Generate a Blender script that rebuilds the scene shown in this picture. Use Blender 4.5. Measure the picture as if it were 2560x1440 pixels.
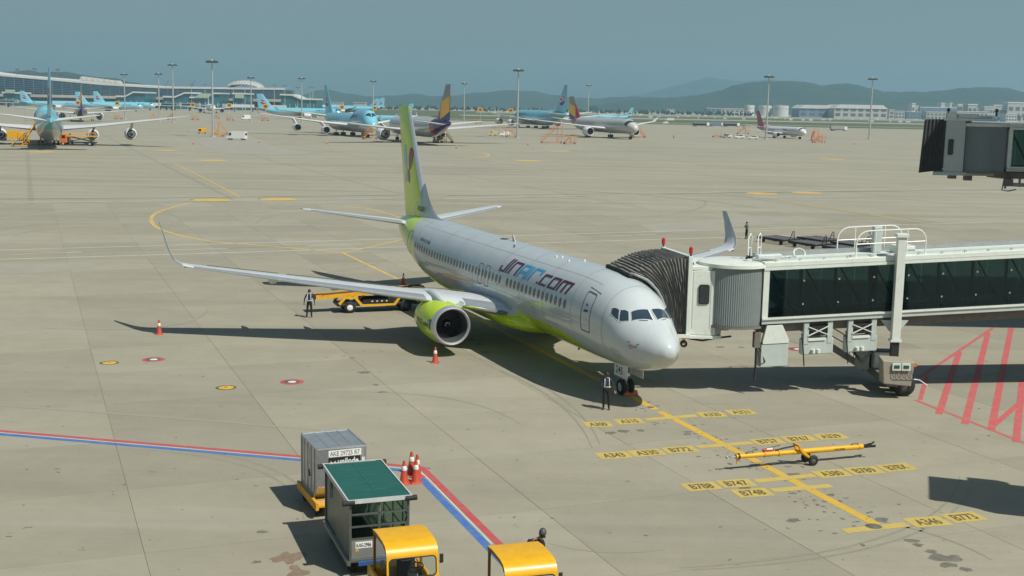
import bpy, bmesh, math, random
from math import sin, cos, pi, radians, sqrt, atan2, hypot
from mathutils import Vector, Matrix, Euler
random.seed(7)
S = bpy.context.scene
for o in list(bpy.data.objects): bpy.data.objects.remove(o, do_unlink=True)
COL = S.collection

# ------------------------------------------------------------------ camera
F, PITCH, ROLL, CH = 3072.94, 0.1478, 0.0193, 12.724      # focal length in photo pixels, radians, metres
cam = bpy.data.cameras.new('camera'); camo = bpy.data.objects.new('camera', cam); COL.objects.link(camo)
cam.sensor_width = 36; cam.lens = F/2560*36; cam.clip_start = .3; cam.clip_end = 40000
_r, _f, _u = Vector((1,0,0)), Vector((0,cos(PITCH),-sin(PITCH))), Vector((0,sin(PITCH),cos(PITCH)))
_r2 = cos(ROLL)*_r + sin(ROLL)*_u; _u2 = cos(ROLL)*_u - sin(ROLL)*_r
camo.matrix_world = Matrix(((_r2.x,_u2.x,-_f.x,0),(_r2.y,_u2.y,-_f.y,0),(_r2.z,_u2.z,-_f.z,CH),(0,0,0,1)))
S.camera = camo

# ------------------------------------------------------------------ sun and sky
SUN_EL, SUN_AZ = radians(52.5), radians(-41)               # the sun stands behind the viewer, to the right
sd = Vector((cos(SUN_EL)*cos(SUN_AZ), cos(SUN_EL)*sin(SUN_AZ), sin(SUN_EL)))
sun = bpy.data.lights.new('sun', 'SUN'); sun.energy = 5.0; sun.angle = radians(.53); sun.color = (1, .96, .86)
suno = bpy.data.objects.new('sun', sun); COL.objects.link(suno)
suno.rotation_euler = sd.to_track_quat('Z', 'Y').to_euler()
W = bpy.data.worlds.new('World'); S.world = W; W.use_nodes = True
wn = W.node_tree; wn.nodes.clear()
sky = wn.nodes.new('ShaderNodeTexSky'); sky.sky_type = 'NISHITA'; sky.sun_disc = False
sky.sun_elevation = SUN_EL; sky.sun_rotation = pi/2 - SUN_AZ
sky.altitude = 0; sky.air_density = 1.0; sky.dust_density = 1.6; sky.ozone_density = 1.6
tint = wn.nodes.new('ShaderNodeHueSaturation'); tint.inputs['Saturation'].default_value = .98; tint.inputs['Hue'].default_value = .485
bg = wn.nodes.new('ShaderNodeBackground'); bg.inputs['Strength'].default_value = .055
wo = wn.nodes.new('ShaderNodeOutputWorld')
wn.links.new(sky.outputs[0], tint.inputs['Color']); wn.links.new(tint.outputs[0], bg.inputs['Color']); wn.links.new(bg.outputs[0], wo.inputs['Surface'])
S.view_settings.view_transform = 'Standard'; S.view_settings.look = 'None'
S.view_settings.exposure = 0; S.view_settings.gamma = 1; S.view_settings.use_curve_mapping = False
try:
    S.cycles.volume_bounces = 1; S.cycles.max_bounces = 8; S.cycles.transparent_max_bounces = 16
    S.cycles.caustics_reflective = False; S.cycles.caustics_refractive = False
except Exception: pass

# ------------------------------------------------------------------ surveying: photo pixel -> ground point / point at a depth
def ray(u, v):
    a, b = (u-1280)/F, (v-720)/F
    d = _f + _r2*a - _u2*b
    return d/d.y
def G(u, v, z=0):
    d = ray(u, v); t = (z-CH)/d.z
    return Vector((d.x*t, d.y*t, z))
def D(u, v, Y):
    d = ray(u, v); return Vector((d.x*Y, Y, CH+d.z*Y))
def vh(u): return 720-(sin(PITCH)/cos(PITCH))*F*cos(ROLL) + (u-1280)*ROLL   # height of the horizon at column u (about)

# ------------------------------------------------------------------ materials
MATS = {}
def mat(name, col, rough=.6, metal=0, var=.08, scale=3.0, bump=0, bscale=40, coat=0, spec=.5, dirt=0, dirtcol=(.05,.045,.035)):
    if name in MATS: return MATS[name]
    m = bpy.data.materials.new(name); m.use_nodes = True; nt = m.node_tree; b = nt.nodes['Principled BSDF']
    b.inputs['Roughness'].default_value = rough; b.inputs['Metallic'].default_value = metal
    b.inputs['Coat Weight'].default_value = coat; b.inputs['Specular IOR Level'].default_value = spec
    b.inputs['Coat Roughness'].default_value = .08
    tc = nt.nodes.new('ShaderNodeTexCoord')
    n = nt.nodes.new('ShaderNodeTexNoise'); n.inputs['Scale'].default_value = scale; n.inputs['Detail'].default_value = 5; n.inputs['Roughness'].default_value = .6
    nt.links.new(tc.outputs['Object'], n.inputs['Vector'])
    mr = nt.nodes.new('ShaderNodeMapRange'); mr.inputs[1].default_value = .3; mr.inputs[2].default_value = .7
    mr.inputs[3].default_value = 1-var; mr.inputs[4].default_value = 1+var
    nt.links.new(n.outputs['Fac'], mr.inputs[0])
    mx = nt.nodes.new('ShaderNodeMix'); mx.data_type = 'RGBA'; mx.blend_type = 'MULTIPLY'; mx.inputs[0].default_value = 1
    mx.inputs[6].default_value = (*col, 1)
    nt.links.new(mr.outputs[0], mx.inputs[7]); out = mx.outputs[2]
    if dirt:
        n2 = nt.nodes.new('ShaderNodeTexNoise'); n2.inputs['Scale'].default_value = scale*2.7; n2.inputs['Detail'].default_value = 8; n2.inputs['Roughness'].default_value = .7
        nt.links.new(tc.outputs['Object'], n2.inputs['Vector'])
        r2 = nt.nodes.new('ShaderNodeMapRange'); r2.inputs[1].default_value = .52; r2.inputs[2].default_value = .75; r2.inputs[4].default_value = dirt
        nt.links.new(n2.outputs['Fac'], r2.inputs[0])
        m2 = nt.nodes.new('ShaderNodeMix'); m2.data_type = 'RGBA'; m2.inputs[7].default_value = (*dirtcol, 1)
        nt.links.new(r2.outputs[0], m2.inputs[0]); nt.links.new(out, m2.inputs[6]); out = m2.outputs[2]
    nt.links.new(out, b.inputs['Base Color'])
    if bump:
        n3 = nt.nodes.new('ShaderNodeTexNoise'); n3.inputs['Scale'].default_value = bscale; n3.inputs['Detail'].default_value = 4
        nt.links.new(tc.outputs['Object'], n3.inputs['Vector'])
        bp = nt.nodes.new('ShaderNodeBump'); bp.inputs['Strength'].default_value = bump; bp.inputs['Distance'].default_value = .02
        nt.links.new(n3.outputs['Fac'], bp.inputs['Height']); nt.links.new(bp.outputs[0], b.inputs['Normal'])
    MATS[name] = m
    return m
def glass(name, tintc, rough=.04, fres=1.45, boost=0.0):
    if name in MATS: return MATS[name]
    m = bpy.data.materials.new(name); m.use_nodes = True; nt = m.node_tree; nt.nodes.clear()
    o = nt.nodes.new('ShaderNodeOutputMaterial'); t = nt.nodes.new('ShaderNodeBsdfTransparent'); t.inputs[0].default_value = (*tintc, 1)
    g = nt.nodes.new('ShaderNodeBsdfGlossy'); g.inputs['Roughness'].default_value = rough; g.inputs['Color'].default_value = (.72,.92,1,1)
    fr = nt.nodes.new('ShaderNodeFresnel'); fr.inputs[0].default_value = fres
    mx = nt.nodes.new('ShaderNodeMixShader')
    nt.links.new(fr.outputs[0], mx.inputs[0]); nt.links.new(t.outputs[0], mx.inputs[1]); nt.links.new(g.outputs[0], mx.inputs[2])
    nt.links.new(mx.outputs[0], o.inputs[0]); MATS[name] = m
    return m

# ------------------------------------------------------------------ mesh helpers
class MB:
    def __init__(s): s.v = []; s.f = []; s.m = []
    def add(s, vs, fs, m=0):
        n = len(s.v); s.v += [tuple(x) for x in vs]; s.f += [tuple(i+n for i in f) for f in fs]; s.m += [m]*len(fs); return s
    def hexa(s, P, m=0): return s.add(P, [(0,3,2,1),(4,5,6,7),(0,1,5,4),(1,2,6,5),(2,3,7,6),(3,0,4,7)], m)
    def box(s, x0, x1, y0, y1, z0, z1, m=0):
        return s.hexa([(x0,y0,z0),(x1,y0,z0),(x1,y1,z0),(x0,y1,z0),(x0,y0,z1),(x1,y0,z1),(x1,y1,z1),(x0,y1,z1)], m)
    def poly(s, P, m=0): return s.add(P, [tuple(range(len(P)))], m)
    def prism(s, P, ext, m=0):                       # planar polygon swept along the vector ext
        e = Vector(ext); n = len(P); vs = [Vector(p) for p in P] + [Vector(p)+e for p in P]
        return s.add(vs, [tuple(range(n))[::-1], tuple(range(n,2*n))] + [(i,(i+1)%n,(i+1)%n+n,i+n) for i in range(n)], m)
    def bar(s, p, q, w, h=None, m=0, up=(0,0,1)):
        p, q = Vector(p), Vector(q); h = h or w; d = (q-p).normalized(); u = Vector(up)
        if abs(d.dot(u)) > .98: u = Vector((1,0,0))
        a = d.cross(u).normalized()*(w/2); b = a.cross(d).normalized()*(h/2)
        return s.hexa([p-a-b,p+a-b,p+a+b,p-a+b,q-a-b,q+a-b,q+a+b,q-a+b], m)
    def tube(s, pts, r, n=8, m=0, cap=True):
        pts = [Vector(p) for p in pts]; k = len(pts); rs = r if isinstance(r, (list,tuple)) else [r]*k
        d0 = (pts[1]-pts[0]).normalized(); u = Vector((0,0,1)) if abs(d0.z) < .95 else Vector((1,0,0))
        a = d0.cross(u).normalized(); vs = []; 
        for i, p in enumerate(pts):
            d = (pts[min(i+1,k-1)]-pts[max(i-1,0)]).normalized()
            a = (a - d*a.dot(d)).normalized(); b = d.cross(a)
            vs += [p+(a*cos(2*pi*j/n)+b*sin(2*pi*j/n))*rs[i] for j in range(n)]
        fs = [(i*n+j, i*n+(j+1)%n, (i+1)*n+(j+1)%n, (i+1)*n+j) for i in range(k-1) for j in range(n)]
        if cap: fs += [tuple(range(n))[::-1], tuple(range((k-1)*n, k*n))]
        return s.add(vs, fs, m)
    def loft(s, rings, m=0, cap=(True,True), mf=None):
        n = len(rings[0]); vs = [p for r in rings for p in r]; k0 = len(s.f)
        fs = [(i*n+j, i*n+(j+1)%n, (i+1)*n+(j+1)%n, (i+1)*n+j) for i in range(len(rings)-1) for j in range(n)]
        if cap[0]: fs.append(tuple(range(n))[::-1])
        if cap[1]: fs.append(tuple(range((len(rings)-1)*n, len(rings)*n)))
        return s.add(vs, fs, m)
    def lathe(s, prof, c=(0,0,0), axis='z', n=20, m=0, cap=(False,False)):   # prof: (axial, radius)
        c = Vector(c); rings = []
        for h, r in prof:
            ring = []
            for j in range(n):
                t = 2*pi*j/n
                if axis == 'z': ring.append(c+Vector((r*cos(t), r*sin(t), h)))
                elif axis == 'x': ring.append(c+Vector((h, r*cos(t), r*sin(t))))
                else: ring.append(c+Vector((r*sin(t), h, r*cos(t))))
            rings.append(ring)
        return s.loft(rings, m, cap)
    def build(s, name, mats, parent=None, smooth=False, bev=0, loc=None, rz=None):
        me = bpy.data.meshes.new(name); me.from_pydata(s.v, [], s.f)
        mats = mats if isinstance(mats, (list,tuple)) else [mats]
        for x in mats: me.materials.append(x)
        if len(mats) > 1: me.polygons.foreach_set('material_index', s.m)
        bm = bmesh.new(); bm.from_mesh(me); bmesh.ops.recalc_face_normals(bm, faces=bm.faces); bm.to_mesh(me); bm.free()
        if smooth:
            me.polygons.foreach_set('use_smooth', [True]*len(me.polygons))
            try: me.set_sharp_from_angle(angle=radians(smooth if smooth is not True else 40))
            except Exception: pass
        me.update()
        o = bpy.data.objects.new(name, me); COL.objects.link(o)
        if parent is not None: o.parent = parent
        if bev:
            b = o.modifiers.new('bevel', 'BEVEL'); b.width = bev; b.segments = 2; b.limit_method = 'ANGLE'; b.angle_limit = radians(40)
        if loc is not None: o.location = loc
        if rz is not None: o.rotation_euler.z = rz
        return o
def tag(o, label, cat, group=None):
    o['label'] = label; o['category'] = cat
    if group: o['group'] = group
    return o
def thing(name, label, cat, loc=(0,0,0), rz=0, group=None):
    o = bpy.data.objects.new(name, None); COL.objects.link(o); o.empty_display_size = .3
    o.location = loc; o.rotation_euler.z = rz
    return tag(o, label, cat, group)
def struct(o, kind='structure'): o['kind'] = kind; return o
def dup(root, loc, rz, label, group=None, scale=None):
    def cp(o, par):
        c = o.copy(); COL.objects.link(c)
        if par is not None: c.parent = par
        for ch in o.children: cp(ch, c)
        return c
    r = cp(root, None); r.location = loc; r.rotation_euler.z = rz; r['label'] = label
    if group: r['group'] = group
    if scale: r.scale = (scale,)*3
    return r
_txc = {}
def text_mesh(s, size=1, bold=0):                    # flat lettering as (verts, faces), left/base aligned at the origin, width returned
    k = (s, bold)
    if k not in _txc:
        c = bpy.data.curves.new('t', 'FONT'); c.body = s; c.size = 1; c.resolution_u = 3; c.offset = bold
        o = bpy.data.objects.new('t', c); COL.objects.link(o)
        dg = bpy.context.evaluated_depsgraph_get(); dg.update(); me = o.evaluated_get(dg).to_mesh()
        vs = [tuple(v.co) for v in me.vertices]; fs = [tuple(p.vertices) for p in me.polygons]
        o.evaluated_get(dg).to_mesh_clear(); bpy.data.objects.remove(o); bpy.data.curves.remove(c)
        _txc[k] = (vs, fs)
    vs, fs = _txc[k]
    x0 = min(v[0] for v in vs); x1 = max(v[0] for v in vs); y0 = min(v[1] for v in vs); y1 = max(v[1] for v in vs)
    k = size/(y1-y0)
    return [((v[0]-x0)*k, (v[1]-y0)*k) for v in vs], fs, (x1-x0)*k
def lettering(s, origin, right, up, size, material, parent, name='lettering', bold=.012, width=None, center=False):
    vs, fs, w = text_mesh(s, size, bold); k = (width/w) if width else 1
    o, r, u = Vector(origin), Vector(right).normalized(), Vector(up).normalized()
    off = -w*k/2 if center else 0
    b = MB(); b.add([o+r*(x*k+off)+u*y for x, y in vs], fs)
    return b.build(name, material, parent)
def empty_part(name, parent):
    o = bpy.data.objects.new(name, None); COL.objects.link(o); o.parent = parent; return o

M = dict(
    white=mat('white_paint', (.78,.79,.77), .35, var=.04, coat=.2),
    offwhite=mat('aged_white_paint', (.66,.69,.64), .45, var=.07, dirt=.25, dirtcol=(.3,.29,.25)),
    grey=mat('grey_paint', (.30,.32,.32), .5, var=.08, dirt=.2),
    lgrey=mat('light_grey_paint', (.5,.53,.52), .45, var=.07, dirt=.2, dirtcol=(.2,.19,.17)),
    dgrey=mat('dark_grey_paint', (.07,.075,.08), .5, var=.12),
    black=mat('black_rubber', (.018,.018,.019), .75, var=.2),
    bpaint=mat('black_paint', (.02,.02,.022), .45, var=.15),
    metal=mat('bare_metal', (.66,.67,.68), .42, .7, var=.05),
    steel=mat('dull_steel', (.42,.43,.43), .42, .85, var=.12, dirt=.25),
    yellow=mat('yellow_paint', (.72,.385,.008), .4, var=.07, coat=.12, dirt=.22, dirtcol=(.22,.13,.02), scale=5),
    oldyellow=mat('worn_yellow_paint', (.72,.36,.02), .5, var=.1, dirt=.3),
    orange=mat('orange_paint', (.62,.16,.03), .55, var=.1),
    red=mat('red_paint', (.5,.02,.02), .4, var=.08),
    skin=mat('skin', (.42,.25,.17), .55, var=.05),
    navy=mat('navy_cloth', (.018,.026,.062), .85, var=.2),
    dark=mat('dark_cloth', (.012,.012,.014), .85, var=.2),
    reflect=mat('reflective_band', (.75,.78,.76), .4, var=.03),
    darkglass=mat('dark_glazing', (.012,.02,.028), .06, var=.02, spec=.9),
    cone=mat('cone_plastic', (.46,.06,.028), .55, var=.12, dirt=.3),
)
# ------------------------------------------------------------------ ground
def concrete(name, slabs, base=(.298,.280,.214)):
    m = bpy.data.materials.new(name); m.use_nodes = True; nt = m.node_tree; b = nt.nodes['Principled BSDF']; L = nt.links.new
    geo = nt.nodes.new('ShaderNodeNewGeometry')
    def noise(sc, det, ro, lo, hi, a, bb, vec=None, dist=0):
        n = nt.nodes.new('ShaderNodeTexNoise'); n.inputs['Scale'].default_value = sc; n.inputs['Detail'].default_value = det; n.inputs['Roughness'].default_value = ro; n.inputs['Distortion'].default_value = dist
        L(vec or geo.outputs['Position'], n.inputs['Vector'])
        r = nt.nodes.new('ShaderNodeMapRange'); r.inputs[1].default_value = lo; r.inputs[2].default_value = hi; r.inputs[3].default_value = a; r.inputs[4].default_value = bb
        L(n.outputs['Fac'], r.inputs[0]); return r.outputs[0]
    def mul(a, bsock):
        x = nt.nodes.new('ShaderNodeMix'); x.data_type = 'RGBA'; x.blend_type = 'MULTIPLY'; x.inputs[0].default_value = 1
        if isinstance(a, tuple): x.inputs[6].default_value = (*a, 1)
        else: L(a, x.inputs[6])
        L(bsock, x.inputs[7]); return x.outputs[2]
    def mixc(a, col, fac):
        x = nt.nodes.new('ShaderNodeMix'); x.data_type = 'RGBA'; L(fac, x.inputs[0]); L(a, x.inputs[6]); x.inputs[7].default_value = (*col, 1); return x.outputs[2]
    c = mul(base, noise(.035, 4, .55, .3, .7, .93, 1.07))
    c = mul(c, noise(.6, 6, .6, .3, .7, .95, 1.05))
    c = mul(c, noise(9, 6, .75, .25, .75, .92, 1.08)); c = mul(c, noise(.17, 7, .7, .3, .7, .95, 1.05))
    # long rubber and tyre streaks running across the stands
    mp = nt.nodes.new('ShaderNodeMapping'); mp.inputs['Rotation'].default_value = (0,0,radians(-21.6)); mp.inputs['Scale'].default_value = (.012,.22,.1); L(geo.outputs['Position'], mp.inputs[0])
    c = mixc(c, (.190,.180,.142), noise(1, 6, .68, .48, .68, 0, .3 if slabs else .55, mp.outputs[0], .4))
    mp2 = nt.nodes.new('ShaderNodeMapping'); mp2.inputs['Rotation'].default_value = (0,0,radians(-24)); mp2.inputs['Location'].default_value = (7,3,0); mp2.inputs['Scale'].default_value = (.01,.17,.1); L(geo.outputs['Position'], mp2.inputs[0])
    c = mixc(c, (.335,.322,.262), noise(1, 6, .68, .51, .68, 0, .55 if slabs else .9, mp2.outputs[0], .3))
    # small dark spots of oil
    c = mixc(c, (.15,.14,.115), noise(1.6, 3, .55, .70, .76, 0, .7))
    if slabs:
        oi = nt.nodes.new('ShaderNodeObjectInfo'); r = nt.nodes.new('ShaderNodeMapRange'); r.inputs[3].default_value = .93; r.inputs[4].default_value = 1.075
        L(oi.outputs['Random'], r.inputs[0]); c = mul(c, r.outputs[0])
    else:
        # joints of the slabs too far away to build
        mp3 = nt.nodes.new('ShaderNodeMapping'); mp3.inputs['Rotation'].default_value = (0,0,radians(-21.6)); L(geo.outputs['Position'], mp3.inputs[0])
        sp = nt.nodes.new('ShaderNodeSeparateXYZ'); L(mp3.outputs[0], sp.inputs[0])
        mx = None
        for i, w in ((0,.030),(1,.018)):
            a = nt.nodes.new('ShaderNodeMath'); a.operation = 'DIVIDE'; a.inputs[1].default_value = 6.08*(4 if i == 0 else 5); L(sp.outputs[i], a.inputs[0])
            f = nt.nodes.new('ShaderNodeMath'); f.operation = 'FRACT'; L(a.outputs[0], f.inputs[0])
            l = nt.nodes.new('ShaderNodeMath'); l.operation = 'LESS_THAN'; l.inputs[1].default_value = w; L(f.outputs[0], l.inputs[0])
            k = nt.nodes.new('ShaderNodeMath'); k.operation = 'MULTIPLY'; k.inputs[1].default_value = .35; L(l.outputs[0], k.inputs[0])
            c = mixc(c, (.20,.187,.148), k.outputs[0])
    L(c, b.inputs['Base Color'])
    rr = noise(2.0, 4, .6, .3, .7, .62, .85); L(rr, b.inputs['Roughness']); b.inputs['Specular IOR Level'].default_value = .35
    n = nt.nodes.new('ShaderNodeTexNoise'); n.inputs['Scale'].default_value = 18; n.inputs['Detail'].default_value = 6; L(geo.outputs['Position'], n.inputs['Vector'])
    bp = nt.nodes.new('ShaderNodeBump'); bp.inputs['Strength'].default_value = .18; bp.inputs['Distance'].default_value = .02; L(n.outputs['Fac'], bp.inputs['Height']); L(bp.outputs[0], b.inputs['Normal'])
    return m
def field(name, col, c2, sc=.02):
    m = bpy.data.materials.new(name); m.use_nodes = True; nt = m.node_tree; b = nt.nodes['Principled BSDF']; L = nt.links.new
    geo = nt.nodes.new('ShaderNodeNewGeometry'); mp = nt.nodes.new('ShaderNodeMapping'); mp.inputs['Scale'].default_value = (sc*.25, sc, sc); L(geo.outputs['Position'], mp.inputs[0])
    n = nt.nodes.new('ShaderNodeTexNoise'); n.inputs['Scale'].default_value = 1; n.inputs['Detail'].default_value = 8; n.inputs['Roughness'].default_value = .65; L(mp.outputs[0], n.inputs['Vector'])
    r = nt.nodes.new('ShaderNodeMapRange'); r.inputs[1].default_value = .38; r.inputs[2].default_value = .62; L(n.outputs['Fac'], r.inputs[0])
    x = nt.nodes.new('ShaderNodeMix'); x.data_type = 'RGBA'; x.inputs[6].default_value = (*col,1); x.inputs[7].default_value = (*c2,1); L(r.outputs[0], x.inputs[0]); L(x.outputs[2], b.inputs['Base Color'])
    b.inputs['Roughness'].default_value = .9; b.inputs['Specular IOR Level'].default_value = .2
    return m
m_conc = concrete('apron_concrete_far', False, (.312,.296,.228)); m_slab = concrete('apron_concrete', True)
m_joint = mat('joint_filler', (.13,.122,.098), .9, var=.2)
m_grass = field('dry_grass', (.060,.095,.042), (.125,.14,.07)); m_soil = field('pale_ground', (.26,.25,.2), (.34,.32,.25)); m_taxi = field('taxiway_asphalt', (.20,.195,.17), (.27,.26,.22))
b = MB(); N = 48; b.add([(14500*cos(2*pi*i/N), 14500*sin(2*pi*i/N), -.9) for i in range(N)], [tuple(range(N))]); struct(b.build('ground', m_grass))
TH = radians(21.6); E1 = Vector((cos(TH), sin(TH), 0)); E2 = Vector((-sin(TH), cos(TH), 0))
b = MB(); b.poly([(-900,-40,-.012),(600,-40,-.012),(900,640,-.012),(900,905,-.012),(130,905,-.012),(-60,960,-.012),(-190,1250,-.012),(-240,1660,-.012),(-1300,1660,-.012)])
apron = struct(b.build('apron', m_conc))
# slabs one can tell apart: 6.08 m squares, 12 mm of open joint between them
SL = 6.08; J0 = Vector((-4.82,52.57,0)); j1 = J0.dot(E1) % SL; j2 = Vector((4.44,45.58,0)).dot(E2) % SL
cand = []
for i in range(-30, 40):
    for k in range(2, 40):
        c = E1*(j1+(i+.5)*SL)+E2*(j2+(k+.5)*SL)
        if 22 < c.y < 170 and abs(c.x) < c.y*.417+5.5: cand.append((c.length, c))
cand.sort(key=lambda t: t[0]); cand = cand[:300]
h = SL/2-.008
bm = MB(); bm.hexa([(-h,-h,-.30),(h,-h,-.30),(h,h,-.30),(-h,h,-.30),(-h,-h,0),(h,-h,0),(h,h,0),(-h,h,0)])
bed = MB(); s0 = bm.build('concrete_slab', m_slab, apron)
for n, (d, c) in enumerate(cand):
    o = s0 if n == 0 else s0.copy()
    if n: COL.objects.link(o)
    bed.poly([c+E1*(sx*SL/2)+E2*(sy*SL/2)+Vector((0,0,-.009)) for sx, sy in ((-1,-1),(1,-1),(1,1),(-1,1))])
    o.parent = apron; o.location = (c.x, c.y, random.uniform(-.0018, .0008)); o.rotation_euler.z = TH

bed.build('joint_bed', m_joint, apron)
# far strips of grass, taxiway and runway, lying along the field
def strip(name, y0, y1, m, x0=-60, x1=3200, z=-.5, sk=0, kind='structure'):
    b = MB(); b.poly([(x0,y0,z),(x1,y0+sk*(x1-x0),z),(x1*1.5,y1+sk*(x1*1.5-x0),z),(x0*1.2,y1,z)]); return struct(b.build(name, m), kind)
strip('service_road', 905, 990, m_soil, z=-.35)
strip('grass_field', 990, 1070, m_grass, z=-.5); strip('taxiway', 1070, 1120, m_taxi, z=-.4); strip('grass_field', 1120, 1400, m_grass, z=-.5)
strip('taxiway', 1400, 1560, m_soil, z=-.4); strip('grass_field', 1560, 1900, m_grass, z=-.5); strip('runway', 1900, 2150, m_taxi, z=-.4); strip('grass_field', 2150, 2320, m_soil, z=-.5); strip('airfield_edge', 2320, 3300, m_soil, x0=-900, z=-.45)
strip('taxiway', 1010, 1300, m_taxi, x0=-330, x1=-60, z=-.42); strip('grass_field', 1300, 2300, m_grass, x0=-420, x1=-60, z=-.52)

# ------------------------------------------------------------------ painted markings (parts of the apron)
def worn(name, col, amt=.35, sc=2.2, under=(.27,.256,.198)):
    m = bpy.data.materials.new(name); m.use_nodes = True; nt = m.node_tree; b = nt.nodes['Principled BSDF']; L = nt.links.new
    geo = nt.nodes.new('ShaderNodeNewGeometry'); n = nt.nodes.new('ShaderNodeTexNoise'); n.inputs['Scale'].default_value = sc; n.inputs['Detail'].default_value = 9; n.inputs['Roughness'].default_value = .72; L(geo.outputs['Position'], n.inputs['Vector'])
    r = nt.nodes.new('ShaderNodeMapRange'); r.inputs[1].default_value = .46; r.inputs[2].default_value = .70; r.inputs[3].default_value = amt*.25; r.inputs[4].default_value = amt*1.6; L(n.outputs['Fac'], r.inputs[0])
    x = nt.nodes.new('ShaderNodeMix'); x.data_type = 'RGBA'; x.inputs[6].default_value = (*col,1); x.inputs[7].default_value = (*under,1); L(r.outputs[0], x.inputs[0]); L(x.outputs[2], b.inputs['Base Color'])
    b.inputs['Roughness'].default_value = .7; return m
y_new = worn('line_yellow', (.60,.38,.035), .22); y_old = worn('stand_yellow', (.54,.40,.08), .42); y_far = worn('faded_yellow', (.60,.41,.10), .45, .5)
w_line = worn('line_white', (.62,.62,.56), .35, .8); w_faint = worn('faint_white', (.36,.35,.295), .6, .25)
r_line = worn('line_red', (.46,.055,.07), .28); bl_line = worn('line_blue', (.03,.14,.44), .26); k_text = worn('stencil_black', (.055,.05,.03), .25, 5, (.55,.42,.12)); r_hatch = worn('hatch_red', (.52,.075,.085), .38)
pale = worn('pale_patch', (.325,.315,.262), .5, .35); stain = worn('oil_stain', (.12,.112,.092), .45, 3.5)
def line(name, pts, w, m, z=.004, dash=None):
    P = [Vector((p.x,p.y,0)) for p in pts]; b = MB(); L_, R_ = [], []
    for i, p in enumerate(P):
        a = (p-P[i-1]).normalized() if i else None; c = (P[i+1]-p).normalized() if i < len(P)-1 else None
        if a is None: a = c
        if c is None: c = a
        t = (a+c).normalized(); nrm = Vector((-t.y,t.x,0)); k = (w/2)/max(.5, t.dot(a))
        L_.append(p+nrm*k+Vector((0,0,z))); R_.append(p-nrm*k+Vector((0,0,z)))
    n = len(P); b.add(L_+R_, [(i, i+1, n+i+1, n+i) for i in range(n-1)]); return b.build(name, m, apron)
def PX(*l): return [G(u,v) for u, v in l]
def smooth_path(pts, k=6):
    out = []
    for i in range(len(pts)-1):
        p0, p1, p2, p3 = pts[max(i-1,0)], pts[i], pts[i+1], pts[min(i+2,len(pts)-1)]
        for j in range(k):
            t = j/k; out.append(.5*((2*p1)+(p2-p0)*t+(2*p0-5*p1+4*p2-p3)*t*t+(3*p1-p0-3*p2+p3)*t**3))
    return out+[pts[-1]]
line('yellow_line', PX((2192,1312),(1900,1158)), .36, y_new); line('yellow_line', PX((1896,1156),(1650,1029)), .36, y_new); line('yellow_line', PX((1640,1024),(1560,982),(1200,800)), .34, y_new)
line('yellow_line', PX((1190,795),(985,693),(857,632)), .30, y_far)
line('yellow_line', smooth_path(PX((480,506),(425,520),(388,534),(378,550),(392,568),(440,586),(520,602),(620,611),(740,621),(857,632))), .38, y_far, .005)
line('yellow_line', smooth_path(PX((857,632),(940,614),(1020,595),(1100,570))), .3, y_far, .006)
line('yellow_line', smooth_path(PX((860,514),(930,524),(985,538),(1040,560))), .3, y_far)
line('yellow_line', PX((435,408),(520,450),(600,493)), .3, y_far); line('yellow_line', smooth_path(PX((1880,484),(1920,492),(2000,508),(2150,532),(2310,556))), .35, y_far)
line('yellow_line', smooth_path(PX((1165,376),(1205,382),(1222,388),(1200,394),(1150,398))), .6, y_far); line('yellow_line', PX((0,392),(120,381),(240,394)), .6, y_far)
for u, v in ((530,500),(697,498),(1905,484),(2018,482),(530,401),(415,376),(100,380),(1400,378),(2080,398),(1320,402)):
    c = G(u,v); r = 2.45 if v > 420 else 3.2
    if v > 420 and u < 800: bb = MB(); bb.add([c+Vector((cos(t*pi/14)*(r+.3), sin(t*pi/14)*(r+.3), .003)) for t in range(28)], [tuple(range(28))]); bb.build('marker_border', k_text, apron)
    bb = MB(); bb.add([c+Vector((cos(t*pi/14)*r, sin(t*pi/14)*r, .007)) for t in range(28)], [tuple(range(28))]); bb.build('turn_marker', y_far, apron)
line('white_line', PX((-60,627),(500,611),(1000,597),(1600,580),(2560,553),(2700,549)), .22, w_line); line('white_line', PX((-60,650),(500,634),(1010,617),(1560,601),(2000,588)), .22, w_line)
for a, c in (((30,636),(205,630)),((410,625),(570,621)),((770,614),(900,610)),((1150,602),(1280,598)),((1500,590),(1640,586)),((1800,580),(1950,576))): line('white_dash', PX(a,c), .18, w_line)
line('joint_line', PX((205,630),(410,625)), .12, m_joint); line('joint_line', PX((570,621),(770,614)), .12, m_joint); line('joint_line', PX((-40,498),(500,494),(1000,488)), .3, m_joint); line('joint_line', PX((1120,489),(1850,482),(2560,474)), .3, m_joint)
line('pale_band', PX((-40,506),(480,502),(980,496)), 2.6, w_faint); line('pale_band', PX((1110,497),(1800,480),(2560,470)), 2.4, w_faint); line('pale_band', PX((-40,406),(700,407),(1500,403),(2300,404)), 2.0, w_faint); line('pale_band', PX((-40,1010),(500,1050),(800,1075)), .22, worn('ghost_line', (.30,.288,.228), .5, 1.2))
line('pale_band', PX((1240,539),(1400,520),(1560,497)), .5, w_faint); line('pale_band', PX((0,545),(220,522)), .4, w_faint)
for q in (((480,352),(600,330),(700,372),(800,384),(690,388),(560,384)),((1600,562),(1900,540),(2080,548),(1640,582)),((0,665),(220,655),(240,668),(100,682),(0,684)),((420,505),(520,508),(500,517),(430,515)),((1300,375),(1420,371),(1420,378),(1310,381)),((1860,489),(2130,488),(2180,494),(1900,497))):
    bb = MB(); bb.poly([G(*p)+Vector((0,0,.003)) for p in q]); bb.build('repair_patch', pale, apron)
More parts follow.
